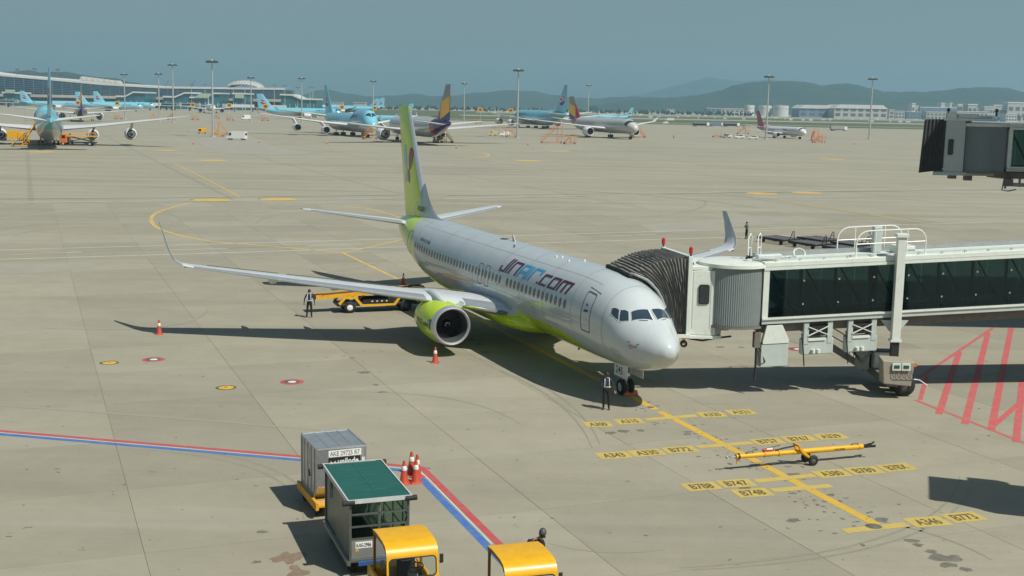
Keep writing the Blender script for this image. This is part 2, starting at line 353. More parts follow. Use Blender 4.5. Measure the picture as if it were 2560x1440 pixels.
# stop-position plates with stencilled aircraft types
def plate(u0, v0, u1, v1, s, hd=.43, m=y_old):
    p, q = G(u0,v0), G(u1,v1); r = (q-p).normalized(); up = Vector((-r.y,r.x,0)); up = (up*.93 - r*.37*0).normalized()
    z = Vector((0,0,.005)); bb = MB(); bb.poly([p-up*hd+z, q-up*hd+z, q+up*hd+z, p+up*hd+z]); o = bb.build('stop_plate', m, apron)
    if s: lettering(s, (p+q)/2-up*.27+Vector((0,0,.009)), r, up, .54, k_text, o, 'stencil', .02, width=(q-p).length*.66, center=True)
for a in ((1462,1062,1528,1060,'A300'),(1540,1055,1606,1052,'A310'),(1748,1038,1811,1035,'A320'),(1820,1032,1884,1029,'A321'),
          (1494,1141,1574,1136,'A343'),(1577,1135,1657,1129,'A330'),(1661,1127,1740,1122,'B772'),(1884,1106,1955,1101,'B757'),(1960,1099,2035,1095,'B767'),(2040,1093,2112,1089,'A339'),
          (1712,1219,1795,1213,'B788'),(1799,1211,1882,1206,'B747'),(2040,1187,2118,1181,'A380'),(2122,1179,2200,1174,'B789'),(2204,1172,2280,1165,'B78X'),
          (1838,1235,1925,1229,'B748'),(2274,1308,2364,1301,'A346'),(2368,1297,2452,1289,'B773')): plate(*a)
for a in ((1613,1049,1742,1039),(1742,1118,1880,1107),(1888,1203,2036,1188),(1930,1226,2078,1214),(2110,1328,2268,1311)): plate(*a, None, .2, y_old)
line('red_line', PX((-40,1074),(760,1142),(1055,1169),(1250,1362),(1320,1432)), .24, r_line); line('blue_line', PX((-40,1082),(760,1151),(1034,1179),(1060,1203),(1215,1362),(1300,1450)), .26, bl_line)
line('white_edge', PX((-40,1078),(760,1146.5),(1044,1174),(1070,1196),(1230,1360)), .05, w_line, .003)
for a, c, w in (((2300,943),(2485,818),.20),((2288,1000),(2580,1115),.20),((2398,880),(2347,1035),.30),((2470,832),(2412,1060),.30),((2528,818),(2478,1075),.30),((2575,985),(2475,1072),.26),((2556,950),(2540,1105),.30),((2318,938),(2300,1000),.2)):
    line('hatch_line', PX(a,c), w, r_hatch, .004+.001*random.random())
# hydrant and drain covers
c_white = mat('cover_white', (.68,.66,.55), .6); c_iron = mat('cover_iron', (.22,.22,.22), .5, .6, var=.2)
def cover(u, v, rings):
    c = G(u,v); par = apron; z = .004
    for k, (r, m, zz) in enumerate(rings):
        bb = MB(); bb.lathe([(z,0.001),(z+zz,r-.01),(z-.003,r)], c, n=28); o = bb.build(('pit_cover','cover_ring','cover_plate')[k], m, apron if k == 0 else par, smooth=True); z += .006
        if k == 0: par = o
for u, v in ((384,899),(730,955),(1993,873)): cover(u, v, ((.55,r_line,.002),(.37,c_iron,.003),(.19,c_white,.004)))
for u, v in ((273,907),(565,969)): cover(u, v, ((.46,k_text,.002),(.34,y_new,.003),(.06,k_text,.004)))
cover(2184,1316, ((.26,c_iron,.003),(.18,m_joint,.003)))
cover(1627,1018, ((.16,c_iron,.003),(.1,m_joint,.003)))
# oil stains and small scraps
b = MB()
def blob(u, v, r, el=1.0, ang=0):
    c = G(u,v); k = 11; P = []
    for i in range(k):
        t = 2*pi*i/k; rr = r*random.uniform(.55,1.15); x, y = rr*cos(t)*el, rr*sin(t); P.append(c+Vector((x*cos(ang)-y*sin(ang), x*sin(ang)+y*cos(ang), .0035+random.random()*.0008)))
    b.poly(P)
for u, v, r in ((910,931,.32),(940,962,.2),(955,980,.2),(880,895,.15),(860,890,.12),(1010,870,.22),(2350,1395,.32),(2385,1396,.25),(2372,1412,.22),(2418,1424,.2),(2330,1380,.2),(2205,1300,.22),(2280,1352,.2),(2295,1362,.16),(1986,1186,.2),(1972,1190,.14),(2078,1237,.14),(1983,1300,.22),(656,1330,.14),(640,1405,.12),(1560,1078,.25),(1600,1076,.2),(1530,1082,.2),(1800,868,.2),(1852,868,.2),(1905,880,.18),(1720,1085,.15),(1790,1094,.14),(1860,1220,.18),(1200,860,.2),(1215,880,.3),(1180,850,.25)): blob(u, v, r, random.uniform(.9,1.6), random.random())
for i in range(150):
    t = random.random(); blob(1600+590*t+random.gauss(0,34), 1010+310*t+random.gauss(0,22), random.uniform(.025,.09), random.uniform(.8,2), random.random()*3)
for i in range(170): blob(random.uniform(-20,2560), random.uniform(860,1435), random.uniform(.015,.06), random.uniform(.8,2.2), random.random()*3)
struct(b.build('oil_spots', stain, apron), 'stuff')
b = MB()
for u, v in ((715,1392),(730,1400),(742,1388),(738,1420),(745,1436),(700,1396)): blob(u, v, random.uniform(.14,.3), 1.5, random.random()*3)
b.build('rust_stain', worn('rust', (.20,.13,.085), .45, 4), apron)

# faint tyre marks swung across the stand
b = MB()
def tyre(u0, v0, u1, v1, bend, w):
    p, q = G(u0,v0), G(u1,v1); d = q-p; nn = Vector((-d.y,d.x,0)).normalized(); pts = [p.lerp(q,t/14)+nn*bend*4*(t/14)*(1-t/14) for t in range(15)]
    for i in range(14):
        t = (pts[i+1]-pts[i]).normalized(); s = Vector((-t.y,t.x,0))*w/2*min(1, .35+min(i,13-i)*.2); z = Vector((0,0,.0031)); b.poly([pts[i]-s+z, pts[i+1]-s+z, pts[i+1]+s+z, pts[i]+s+z])
for a in ((1370,1358,1660,1374,-.5,.05),(0,575,300,560,3,.3),(30,590,330,566,3,.3),(1120,880,1480,1120,1.5,.12),(1140,878,1500,1112,1.5,.12),(300,1120,760,1300,2,.1),(320,1112,790,1290,2,.1),(100,820,520,770,-4,.14),(1700,1420,2400,1190,-2,.1),(1730,1425,2430,1200,-2,.1),(820,980,1300,1060,2,.09),(2120,1290,2480,1400,.6,.12),(560,700,980,640,-3,.2),(1300,470,1900,520,5,.3),(1350,560,1760,500,-6,.3),(640,560,980,520,5,.25)): tyre(*a)
struct(b.build('tyre_marks', worn('tyre_mark', (.232,.219,.168), .8, 1.6), apron), 'stuff')
# ------------------------------------------------------------------ hills
def hnoise(x, y, s):
    from mathutils import noise as mn
    return mn.fractal(Vector((x/s, y/s, 3.7)), .9, 2.1, 5)
def hill(prof, Y, depth, seed, m, name='hill'):
    us = [p[0] for p in prof]; n = 150; ny = 15; vs = []; fs = []
    for j in range(ny):
        t = j/(ny-1)*2-1
        for i in range(n+1):
            u = us[0]+(us[-1]-us[0])*i/n
            for k in range(len(prof)-1):
                if prof[k][0] <= u <= prof[k+1][0]: break
            a, c = prof[k], prof[k+1]; f = (u-a[0])/(c[0]-a[0]); f = f*f*(3-2*f); v = a[1]+(c[1]-a[1])*f
            y = Y+t*depth; p = D(u, v, Y); zz = max(p.z, 1)
            e = max(0, cos(t*pi/2))**1.2
            z = zz*e*(1+.30*(1-e)*hnoise(p.x+seed*999, y, 420)) + hnoise(p.x+seed*77, y, 60)*4.5*min(1, zz/40) - 3
            vs.append((p.x*(1+t*depth/Y*.2), y, z))
    for j in range(ny-1):
        for i in range(n): fs.append((j*(n+1)+i, j*(n+1)+i+1, (j+1)*(n+1)+i+1, (j+1)*(n+1)+i))
    b = MB(); b.add(vs, fs); return struct(b.build(name, m, smooth=180))
m_forest = field('forest', (.018,.036,.026), (.036,.056,.036), .02)
hill([(-220,205),(-60,188),(40,178),(70,173),(100,183),(130,178),(170,180),(215,186),(262,191),(330,204),(420,226),(560,246)], 4200, 700, 1, m_forest)
hill([(690,258),(760,240),(800,224),(820,223),(870,232),(930,240),(1000,236),(1035,234),(1090,239),(1140,236),(1200,230),(1260,225),(1330,227),(1385,236),(1440,243),(1480,245),(1530,242),(1580,240),(1620,241),(1700,250),(1760,262)], 6400, 900, 2, m_forest)
hill([(1480,262),(1560,250),(1620,242),(1690,241),(1740,236),(1780,231),(1808,223),(1838,211),(1870,207),(1912,202),(1960,200),(2000,203),(2045,212),(2082,208),(2120,208),(2160,219),(2205,228),(2260,227),(2330,226),(2400,219),(2470,216),(2492,217),(2525,225),(2570,238),(2640,250),(2760,275)], 5200, 800, 3, m_forest)
hill([(1380,258),(1500,248),(1600,236),(1650,224),(1700,211),(1740,200),(1770,193),(1800,197),(1850,202),(1920,199),(2050,214),(2200,230),(2400,238),(2650,262)], 11500, 1200, 4, m_forest)

# ------------------------------------------------------------------ far buildings
m_glz = mat('terminal_glass', (.012,.075,.115), .3, var=.35, scale=.06, spec=.8); m_glz2 = mat('terminal_glass_teal', (.02,.12,.15), .3, var=.3, scale=.06, spec=.8)
m_roofw = mat('white_roof', (.60,.60,.57), .5, var=.05, scale=.1); m_wallc = mat('pale_wall', (.42,.415,.38), .7, var=.1, scale=.1); m_conc2 = mat('grey_wall', (.36,.36,.34), .7, var=.12, scale=.08)
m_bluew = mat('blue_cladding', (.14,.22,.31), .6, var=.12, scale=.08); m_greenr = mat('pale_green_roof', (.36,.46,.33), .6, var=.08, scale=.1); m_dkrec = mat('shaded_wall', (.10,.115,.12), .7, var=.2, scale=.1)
TY = 1580
def rl(u):
    T = [(-120,172),(0,187),(130,198),(250,209),(330,214),(400,218),(480,219),(720,222)]
    for a, c in zip(T, T[1:]):
        if a[0] <= u <= c[0]: return a[1]+(c[1]-a[1])*(u-a[0])/(c[0]-a[0])
    return 222
term = thing('terminal', 'long glass airport terminal with a white curving roof edge, far left background', 'building', (D(300,260,TY).x, TY, 0))
def tl(u, v, dy=0): return D(u, v, TY)-Vector((D(300,260,TY).x, TY, 0))+Vector((0,dy,0))
US = list(range(-110, 712, 24))
b = MB(); b.add([tl(u, rl(u)-1.5) for u in US+[713]]+[tl(u, rl(u)+3.0) for u in US+[713]]+[tl(u, rl(u)-3.5, 70) for u in US+[713]], sum([[(i,i+1,i+1+len(US)+1,i+len(US)+1),(i,i+2*(len(US)+1),i+1+2*(len(US)+1),i+1)] for i in range(len(US))], [])); roof = b.build('roof', m_roofw, term)
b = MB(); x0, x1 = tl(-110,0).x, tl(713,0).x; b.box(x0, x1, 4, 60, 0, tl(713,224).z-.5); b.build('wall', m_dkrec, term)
zc0, zc1 = 11.0, 14.5
for i, u in enumerate(US):
    a, c = tl(u+1,rl(u)+4), tl(u+23,rl(u+23)+4); zt0, zt1 = a.z, c.z; zm = zc1+.4; 
    for k in range(2):
        f0, f1 = k/2, (k+1)/2
        bb = MB(); y = 1.5
        bb.poly([(a.x,y,zm+(zt0-zm)*f0+.15),(c.x,y,zm+(zt1-zm)*f0+.15),(c.x,y,zm+(zt1-zm)*f1-.15),(a.x,y,zm+(zt0-zm)*f1-.15)]); bb.build('pane', m_glz if (i+k) % 5 else m_glz2, term)
    bb = MB(); bb.box(a.x-.5, a.x, .6, 2.5, 0, zt0); bb.build('mullion', m_bluew, term)
for k in range(1, 8):
    bb = MB(); pts = [(tl(u,0).x, zc1+(tl(u,rl(u)+4).z-zc1)*k/8) for u in US+[711]]; n = len(pts)
    bb.add([(x,.4,z-.2) for x, z in pts]+[(x,.4,z+.2) for x, z in pts]+[(x,1.4,z+.3) for x, z in pts], sum([[(i,i+1,n+i+1,n+i),(n+i,n+i+1,2*n+i+1,2*n+i)] for i in range(n-1)], [])); bb.build('louvre', m_bluew, term)
bb = MB(); bb.box(x0, x1, -1.5, 3, zc0, zc1); bb.build('band', m_wallc, term)
for k in range(7):                                                   # saw-tooth roof lights
    u = 176+k*14.5; p, q = tl(u, rl(u)-3, 30), tl(u+13, rl(u+13)-3, 30)
    bb = MB(); bb.prism([p, q, Vector(((p.x+q.x)/2, p.y, p.z+5.0-k*.25))], (0,22,0)); bb.build('roof_light', m_wallc, term)
dome = MB(); dc = tl(597,219,40); RX, RZ = 24, 9.5
for k in range(11):
    x = -RX+2*RX*k/10
ringsd = []
for k in range(9):
    y = -16+32*k/8; f = sqrt(max(.02, 1-(y/18)**2)); ringsd.append([dc+Vector((RX*cos(pi*j/16)*(.6+.4*f), y, RZ*sin(pi*j/16)*f)) for j in range(17)])
dome.add([p for r in ringsd for p in r], [(i*17+j, i*17+j+1, (i+1)*17+j+1, (i+1)*17+j) for i in range(8) for j in range(16)]); dm = dome.build('dome_roof', m_conc2, term, smooth=180)
for j in range(1, 16):
    bb = MB(); bb.tube([ringsd[k][j]+Vector((0,0,.3)) for k in range(9)], .35, 4); bb.build('rib', m_roofw, dm)
for p in ((20,172,186),(63,170,186),(122,172,190)):                  # roof antennas and cranes on the skyline
    bb = MB(); a = tl(p[0],p[2],30); c = tl(p[0],p[1],30); bb.tube([a,c],.35,5); bb.box(c.x-2.4,c.x+2.6,c.y-.6,c.y+.6,c.z-1.2,c.z+.6); bb.build('roof_mast', m_dkrec, term)
for u, s in ((395,1),(462,1),(470,-1)):
    bb = MB(); a = tl(u,217,30); bb.tube([a, a+Vector((5*s,0,9))], .3, 4); bb.build('crane_arm', m_dkrec, term)
def pier(out, label, roofpts, green=None):
    t = thing('boarding_pier', label, 'building', tuple(tl(out[0][0],0)[:1])+(0,0) if 0 else (D(out[0][0],260,TY-60).x, TY-60, 0))
    o = Vector((D(out[0][0],260,TY-60).x, TY-60, 0)); P = [D(u,v,TY-60)-o for u, v in out]
    b = MB(); b.prism(P, (0,45,0)); b.build('wall', m_glz2, t)
    R = [D(u,v,TY-60)-o for u, v in roofpts]
    b = MB()
    for a, c in zip(R, R[1:]): b.hexa([a+Vector((0,-2,-.6)),c+Vector((0,-2,-.6)),c+Vector((0,46,-.6)),a+Vector((0,46,-.6)),a+Vector((0,-2,1.2)),c+Vector((0,-2,1.2)),c+Vector((0,46,1.2)),a+Vector((0,46,1.2))])
    b.build('roof', m_roofw, t)
    if green:
        Q = [D(u,v,TY-63)-o for u, v in green]; b = MB(); b.prism(Q, (0,.8,0)); b.build('sloping_roof', m_greenr, t)
    n = max(2, int((P[-1]-P[0]).length/7))
    xs = [p.x for p in P]
    for k in range(n):
        x = min(xs)+(max(xs)-min(xs))*(k+.5)/n; b = MB(); b.box(x-.3, x+.3, -1.0, -.05, 0, 9); b.build('mullion', m_wallc, t)
pier([(8,266),(8,233),(40,234),(40,266)], 'boarding pier block with a pale green roof, farthest left of the terminal', [(6,232),(42,233)], [(14,224),(38,225),(36,233),(12,232)])
pier([(290,270),(290,243),(313,243),(334,232),(364,233),(364,270)], 'boarding pier with a kinked white roof, left of two before the glass terminal', [(290,241),(313,242),(334,231),(364,232)])
pier([(408,272),(408,244),(438,244),(462,234),(478,233),(478,272)], 'boarding pier with a kinked white roof, beside the tall lamp mast', [(408,242),(438,243),(462,233),(480,233)])
pier([(476,273),(476,245),(520,246),(535,234),(552,235),(552,273)], 'boarding pier with a pale green sloping roof panel in front of the terminal', [(474,244),(520,245),(536,234),(553,234)], [(500,233),(532,234),(518,245),(486,244)])
pier([(582,274),(582,235),(614,236),(614,274)], 'small boarding pier block with a green roof beneath the domed roof', [(580,234),(616,235)], [(587,236),(610,237),(610,246),(587,245)])
pier([(702,276),(702,238),(730,238),(753,249),(792,250),(792,276)], 'right end pier of the terminal with a roof stepping down', [(700,237),(730,238),(753,248),(793,249)])
def building(u0, u1, vt, vb, Y, label, wall, roofm=None, cat='building', depth=40, wins=5, pitched=False, name='far_building'):
    a, c = D(u0,vb,Y), D(u1,vb,Y); zt = D((u0+u1)/2,vt,Y).z; o = thing(name, label, cat, ((a.x+c.x)/2, Y, -.9)); w = (c.x-a.x)/2; zt += .9
    b = MB(); b.box(-w, w, 0, depth, 0, zt*(.93 if not pitched else .72)); b.build('wall', wall, o)
    b = MB()
    if pitched: b.prism([(-w-1,-1.5,zt*.72),(w+1,-1.5,zt*.72),(w*.82,-1.5,zt),(-w*.82,-1.5,zt)], (0,depth+3,0))
    else: b.box(-w-.6, w+.6, -.8, depth+.6, zt*.93+.02, zt)
    b.build('roof', roofm or m_roofw, o)
    for k in range(wins):
        x = -w+2*w*(k+.5)/wins; ww = w/wins*.62
        for r in range(1 if zt < 14 else 2):
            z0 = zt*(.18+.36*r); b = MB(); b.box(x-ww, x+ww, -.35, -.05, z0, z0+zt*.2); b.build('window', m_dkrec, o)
    return o
def tank(u0, u1, vt, vb, Y, label):
    a, c = D(u0,vb,Y), D(u1,vb,Y); zt = D((u0+u1)/2,vt,Y).z+.9; r = (c.x-a.x)/2
    o = thing('storage_tank', label, 'tank', ((a.x+c.x)/2, Y+r, -.9), 0, 'white fuel tanks')
    b = MB(); b.lathe([(0,r),(zt,r)], n=28); b.build('shell', m_roofw, o, smooth=30)
    b = MB(); b.lathe([(zt,r*1.01),(zt+r*.07,.01)], n=28); b.build('roof', m_wallc, o, smooth=30)
    b = MB(); b.lathe([(zt*.7,r*1.012),(zt*.74,r*1.012)], n=28); b.build('band', m_conc2, o)
tank(1862,1888,263,282,2560,'white storage tank, leftmost of the four beside the blue hangar'); tank(1899,1932,264,283,2560,'second white storage tank from the left, beside the lamp mast')
tank(1936,1975,264,284,2540,'largest white storage tank, third from the left'); tank(1981,2004,265,284,2560,'white storage tank half hidden behind the blue hangar')
hg = building(1998,2128,263,289,2450,'pale blue hangar with a low white roof and dark doors', m_bluew, m_roofw, wins=6, pitched=True, depth=70, name='hangar')
hg2 = building(2085,2218,262,291,2400,'long white hangar with striped walls, right of the blue hangar', m_wallc, m_roofw, wins=7, pitched=True, depth=80, name='hangar')
for u0, u1, vt, vb, Y, lab, wm, n in (
    (1767,1800,270,281,2500,'low blue arched building left of the white tanks', m_bluew, 3),(1802,1860,271,281,2520,'low cream shed just left of the storage tanks', m_wallc, 5),
    (1668,1686,273,280,2500,'small lone cream building at the foot of the hills', m_wallc, 2),(2222,2236,274,289,2480,'narrow pale building right of the long hangar', m_wallc, 1),
    (2238,2262,277,288,2480,'low white shed beside the narrow pale building', m_wallc, 3),(2279,2287,258,282,2700,'tall pale tower block of a twin tower', m_roofw, 1),(2287,2295,264,282,2710,'shorter half of the pale twin tower', m_wallc, 1),
    (2266,2302,279,291,2600,'dark shed with a white roof below the twin tower', m_bluew, 4),(2316,2374,279,292,2500,'white factory left of the raised jet bridge', m_wallc, 6),(2352,2362,257,270,2900,'small white arch shaped block on the hillside', m_roofw, 1),(2375,2380,257,266,2900,'thin white chimney stack on the hillside', m_roofw, 1),
    (2300,2412,268,280,2850,'long dark blue works hall behind the white factory', m_bluew, 8),(2395,2407,260,265,2950,'tiny white block high on the hillside', m_roofw, 1),(2419,2442,260,284,2600,'tall cream office block with a dark central slot', m_wallc, 2),(2405,2420,266,280,2650,'small cream wing left of the tall office block', m_wallc, 2),
    (2460,2488,266,280,2700,'cream apartment block right of the tall office block', m_wallc, 4),(2484,2526,262,282,2900,'pale grey works hall at far right', m_conc2, 5),(2519,2570,255,272,2750,'large grey warehouse with a dark sign band at the far right edge', m_wallc, 3),(2515,2542,284,296,2300,'small white gatehouse with windows right of the jet bridge roof', m_roofw, 4),
    (2392,2470,278,292,2550,'long low cream hall behind the raised jet bridge', m_wallc, 8),(2440,2520,272,290,2760,'blue roofed sheds at far right', m_bluew, 6),(828,854,255,265,2300,'small pale building behind the parked blue jets', m_wallc, 3),(884,912,256,265,2300,'low pale building behind the blue tails', m_wallc, 4)):
    building(u0, u1, vt, vb, Y, lab, wm, wins=n, depth=30)
# dark belt of trees along the far edge of the airfield
def treebelt(u0, u1, Y, hgt, name, label):
    b = MB(); a, c = D(u0,280,Y).x, D(u1,280,Y).x; n = int((c-a)/5)
    for i in range(n):
        x = a+(c-a)*(i+random.random())/n; y = Y+random.uniform(-14,14); hh = hgt*random.uniform(.5,1.1); r = random.uniform(2.5,5)
        for k in range(5):
            px, py, pz = x+random.gauss(0,r*.4), y+random.gauss(0,r*.4), hh*random.uniform(.3,.9)-.9; s = r*random.uniform(.45,.8)
            b.add([(px+s,py,pz),(px-s*.5,py+s*.8,pz),(px-s*.5,py-s*.8,pz),(px,py,pz+s*1.1),(px,py,pz-s)], [(0,1,3),(1,2,3),(2,0,3),(1,0,4),(2,1,4),(0,2,4)])
    o = b.build(name, m_forest); struct(o, 'stuff'); o['label'] = label; return o
treebelt(1000, 1880, 2440, 9, 'tree_belt', 'dark belt of far trees at the foot of the hills'); treebelt(2200, 2600, 2620, 11, 'tree_belt', 'dark far trees among the buildings on the right')
treebelt(790, 1000, 2400, 7, 'tree_belt', 'low far trees behind the blue tails')
# ------------------------------------------------------------------ airliners
def cr(tab, s, k):                                    # Catmull-Rom through a table
    n = len(tab)
    if s <= tab[0][0]: return tab[0][k]
    if s >= tab[-1][0]: return tab[-1][k]
    for i in range(n-1):
        if tab[i][0] <= s <= tab[i+1][0]: break
    x1, x2 = tab[i][0], tab[i+1][0]; y1, y2 = tab[i][k], tab[i+1][k]
    m1 = (y2-tab[i-1][k])/(x2-tab[i-1][0]) if i > 0 else (y2-y1)/(x2-x1)
    m2 = (tab[i+2][k]-y1)/(tab[i+2][0]-x1) if i < n-2 else (y2-y1)/(x2-x1)
    if abs(y2-y1) < 1e-6: m1 = m2 = 0
    h = x2-x1; t = (s-x1)/h
    return (2*t**3-3*t*t+1)*y1+(t**3-2*t*t+t)*h*m1+(-2*t**3+3*t*t)*y2+(t**3-t*t)*h*m2
class Fus:
    def __init__(f, tab): f.t = tab; f.L = tab[-1][0]
    def sec(f, s): return cr(f.t,s,1), cr(f.t,s,2), cr(f.t,s,3)
    def P(f, s, ph, off=0):                            # ph: angle from the crown, positive to the right-hand side
        t, b, w = f.sec(s); h = (t-b)/2
        p = Vector((-s, -w*sin(ph), (t+b)/2+h*cos(ph))); n = Vector((0,-sin(ph)/max(w,.05), cos(ph)/max(h,.05))).normalized()
        if off:
            e = .03; q = Vector((-(s+e), -cr(f.t,s+e,3)*sin(ph), (cr(f.t,s+e,1)+cr(f.t,s+e,2))/2+(cr(f.t,s+e,1)-cr(f.t,s+e,2))/2*cos(ph)))
            tg = (q-p).normalized(); n = (n-tg*n.dot(tg)).normalized(); p = p+n*off
        return p
    def zc(f, s): t, b, w = f.sec(s); return (t+b)/2
    def body(f, seg=40, ns=None):
        S_ = []; L = f.L; s = 0; 
        while s < L:
            S_.append(s); s += .04 if s < .2 else .1 if s < 1 else .25 if s < 8*L/38 else .9*L/38 if s < L*.62 else .5*L/38
        S_.append(L); b = MB(); b.loft([[f.P(s, 2*pi*j/seg) for j in range(seg)] for s in S_]); return b
    def patch(f, b, poly, off, n=4, m=0):               # four-cornered panel lying on the skin, corners (s, phi)
        A, B, C, Dd = poly; vs = []
        for i in range(n+1):
            for j in range(n+1):
                a, c = i/n, j/n
                s = (A[0]*(1-a)+B[0]*a)*(1-c)+(Dd[0]*(1-a)+C[0]*a)*c; p = (A[1]*(1-a)+B[1]*a)*(1-c)+(Dd[1]*(1-a)+C[1]*a)*c
                vs.append(f.P(s, radians(p), off))
        b.add(vs, [(i*(n+1)+j, i*(n+1)+j+1, (i+1)*(n+1)+j+1, (i+1)*(n+1)+j) for i in range(n) for j in range(n)], m)
    def rib(f, b, path, w, off, closed=True):           # narrow strip on the skin following (s, phi) points
        pts = [f.P(s, radians(p), off) for s, p in path]; k = len(pts)
        r = range(k if closed else k-1)
        for i in r:
            p, q = pts[i], pts[(i+1) % k]; nrm = Vector((0, p.y, p.z-f.zc(-p.x))).normalized(); d = (q-p)
            if d.length < 1e-5: continue
            a = d.normalized().cross(nrm)*(w/2); b.add([p-a, p+a, q+a, q-a], [(0,1,2,3)])
def foil(le, c, th, ang=0, n=9):
    xs = [.5*(1-cos(pi*i/(n-1))) for i in range(n)]
    yt = lambda x: 5*th*(.2969*sqrt(x)-.126*x-.3516*x*x+.2843*x**3-.1036*x**4)*c
    pts = [(x, yt(x)) for x in xs[::-1]]+[(x, -yt(x)*.8) for x in xs[1:-1]]
    le = Vector(le); return [le+Vector((-x*c, -y*sin(ang), y*cos(ang))) for x, y in pts]
def lift(secs, name, mats, parent, n=9, smooth=35):     # loft of foil sections (le, chord, thickness, angle)
    b = MB(); b.loft([foil(*s, n=n) for s in secs]); return b.build(name, mats, parent, smooth=smooth)
def leading(secs, frac, name, m, parent):
    b = MB(); R = []
    for le, c, th, ang in secs:
        le = Vector(le); yt = lambda x: 5*th*(.2969*sqrt(x)-.126*x-.3516*x*x+.2843*x**3-.1036*x**4)*c
        xs = [frac, frac*.5, frac*.18, frac*.04, 0, frac*.04, frac*.18, frac*.5]; sg = [1,1,1,1,0,-1,-1,-1]
        R.append([le+Vector((-(x*c)+.006, -(yt(x)*(1 if g >= 0 else .8)+.004)*g*sin(ang), (yt(x)*(1 if g >= 0 else .8)+.004)*g*cos(ang))) for x, g in zip(xs, sg)])
    n = 8
    b.add([p for r in R for p in r], [(i*n+j, i*n+j+1, (i+1)*n+j+1, (i+1)*n+j) for i in range(len(R)-1) for j in range(n-1)]); return b.build(name, m, parent, smooth=60)
def lerp3(a, b, t): return tuple(x+(y-x)*t for x, y in zip(a, b))
def engine(par, y, sf, z, r, ln, cowl, lip, seg=36, detail=True):
    e = empty_part('engine', par); e.location = (-sf, y, z)
    b = MB(); b.lathe([(-.10*ln,r*.985),(-.22*ln,r*1.05),(-.42*ln,r*1.06),(-.66*ln,r*.98),(-.80*ln,r*.86),(-.80*ln,r*.74),(-.5*ln,r*.8)], axis='x', n=seg); b.build('cowl', cowl, e, smooth=50)
    b = MB(); b.lathe([(-.22*ln,r*.74),(-.08*ln,r*.775),(-.028*ln,r*.815)], axis='x', n=seg); b.build('intake_duct', M['dgrey'], e, smooth=60)
    b = MB(); b.lathe([(-.028*ln,r*.815),(-.012*ln,r*.845),(0,r*.89),(-.015*ln,r*.945),(-.045*ln,r*.972),(-.10*ln,r*.989)], axis='x', n=seg); b.build('intake_lip', lip, e, smooth=60)
    b = MB(); b.lathe([(-.22*ln,r*.741),(-.225*ln,r*.2),(-.225*ln,.01)], axis='x', n=seg); fan = b.build('fan', M['bpaint'], e)
    b = MB(); b.lathe([(-.80*ln,r*.60),(-.98*ln,r*.42),(-.98*ln,r*.30),(-.85*ln,r*.28)], axis='x', n=seg); b.build('exhaust', M['steel'], e, smooth=50)
    b = MB(); b.lathe([(-.9*ln,r*.27),(-1.06*ln,r*.12),(-1.12*ln,.01)], axis='x', n=16); b.build('exhaust_cone', M['dgrey'], e, smooth=50)
    if detail:
        b = MB()
        for k in range(24):
            t = 2*pi*k/24; c, s_ = cos(t), sin(t); t2 = t+.2; c2, s2 = cos(t2), sin(t2)
            b.add([(-.215*ln, r*.22*c, r*.22*s_), (-.20*ln, r*.73*c, r*.73*s_), (-.22*ln, r*.73*c2, r*.73*s2), (-.22*ln, r*.22*c2, r*.22*s2)], [(0,1,2,3)])
        b.build('fan_blades', M['bpaint'], fan, smooth=20)
        b = MB(); b.lathe([(-.12*ln,.01),(-.15*ln,r*.1),(-.215*ln,r*.23)], axis='x', n=20); sp = b.build('spinner', M['bpaint'], fan, smooth=50)
        b = MB(); b.tube([(-.135*ln+.01*cos(a)-.012*k, (.04+.013*k)*cos(a)*r, (.04+.013*k)*sin(a)*r) for k, a in enumerate([.4*i for i in range(10)])], .016, 5); b.build('spinner_mark', M['white'], fan)
    return e
def wheel(par, p, r, w, name='wheel'):
    b = MB(); b.lathe([(-w/2,r*.6),(-w/2,r*.86),(-w*.36,r*.97),(0,r),(w*.36,r*.97),(w/2,r*.86),(w/2,r*.6)], p, 'y', 20); o = b.build(name, M['black'], par, smooth=50)
    b = MB(); b.lathe([(-w*.42,.01),(-w*.38,r*.6),(w*.38,r*.6),(w*.42,.01)], p, 'y', 16); b.build('rim', M['lgrey'], o, smooth=40); return o

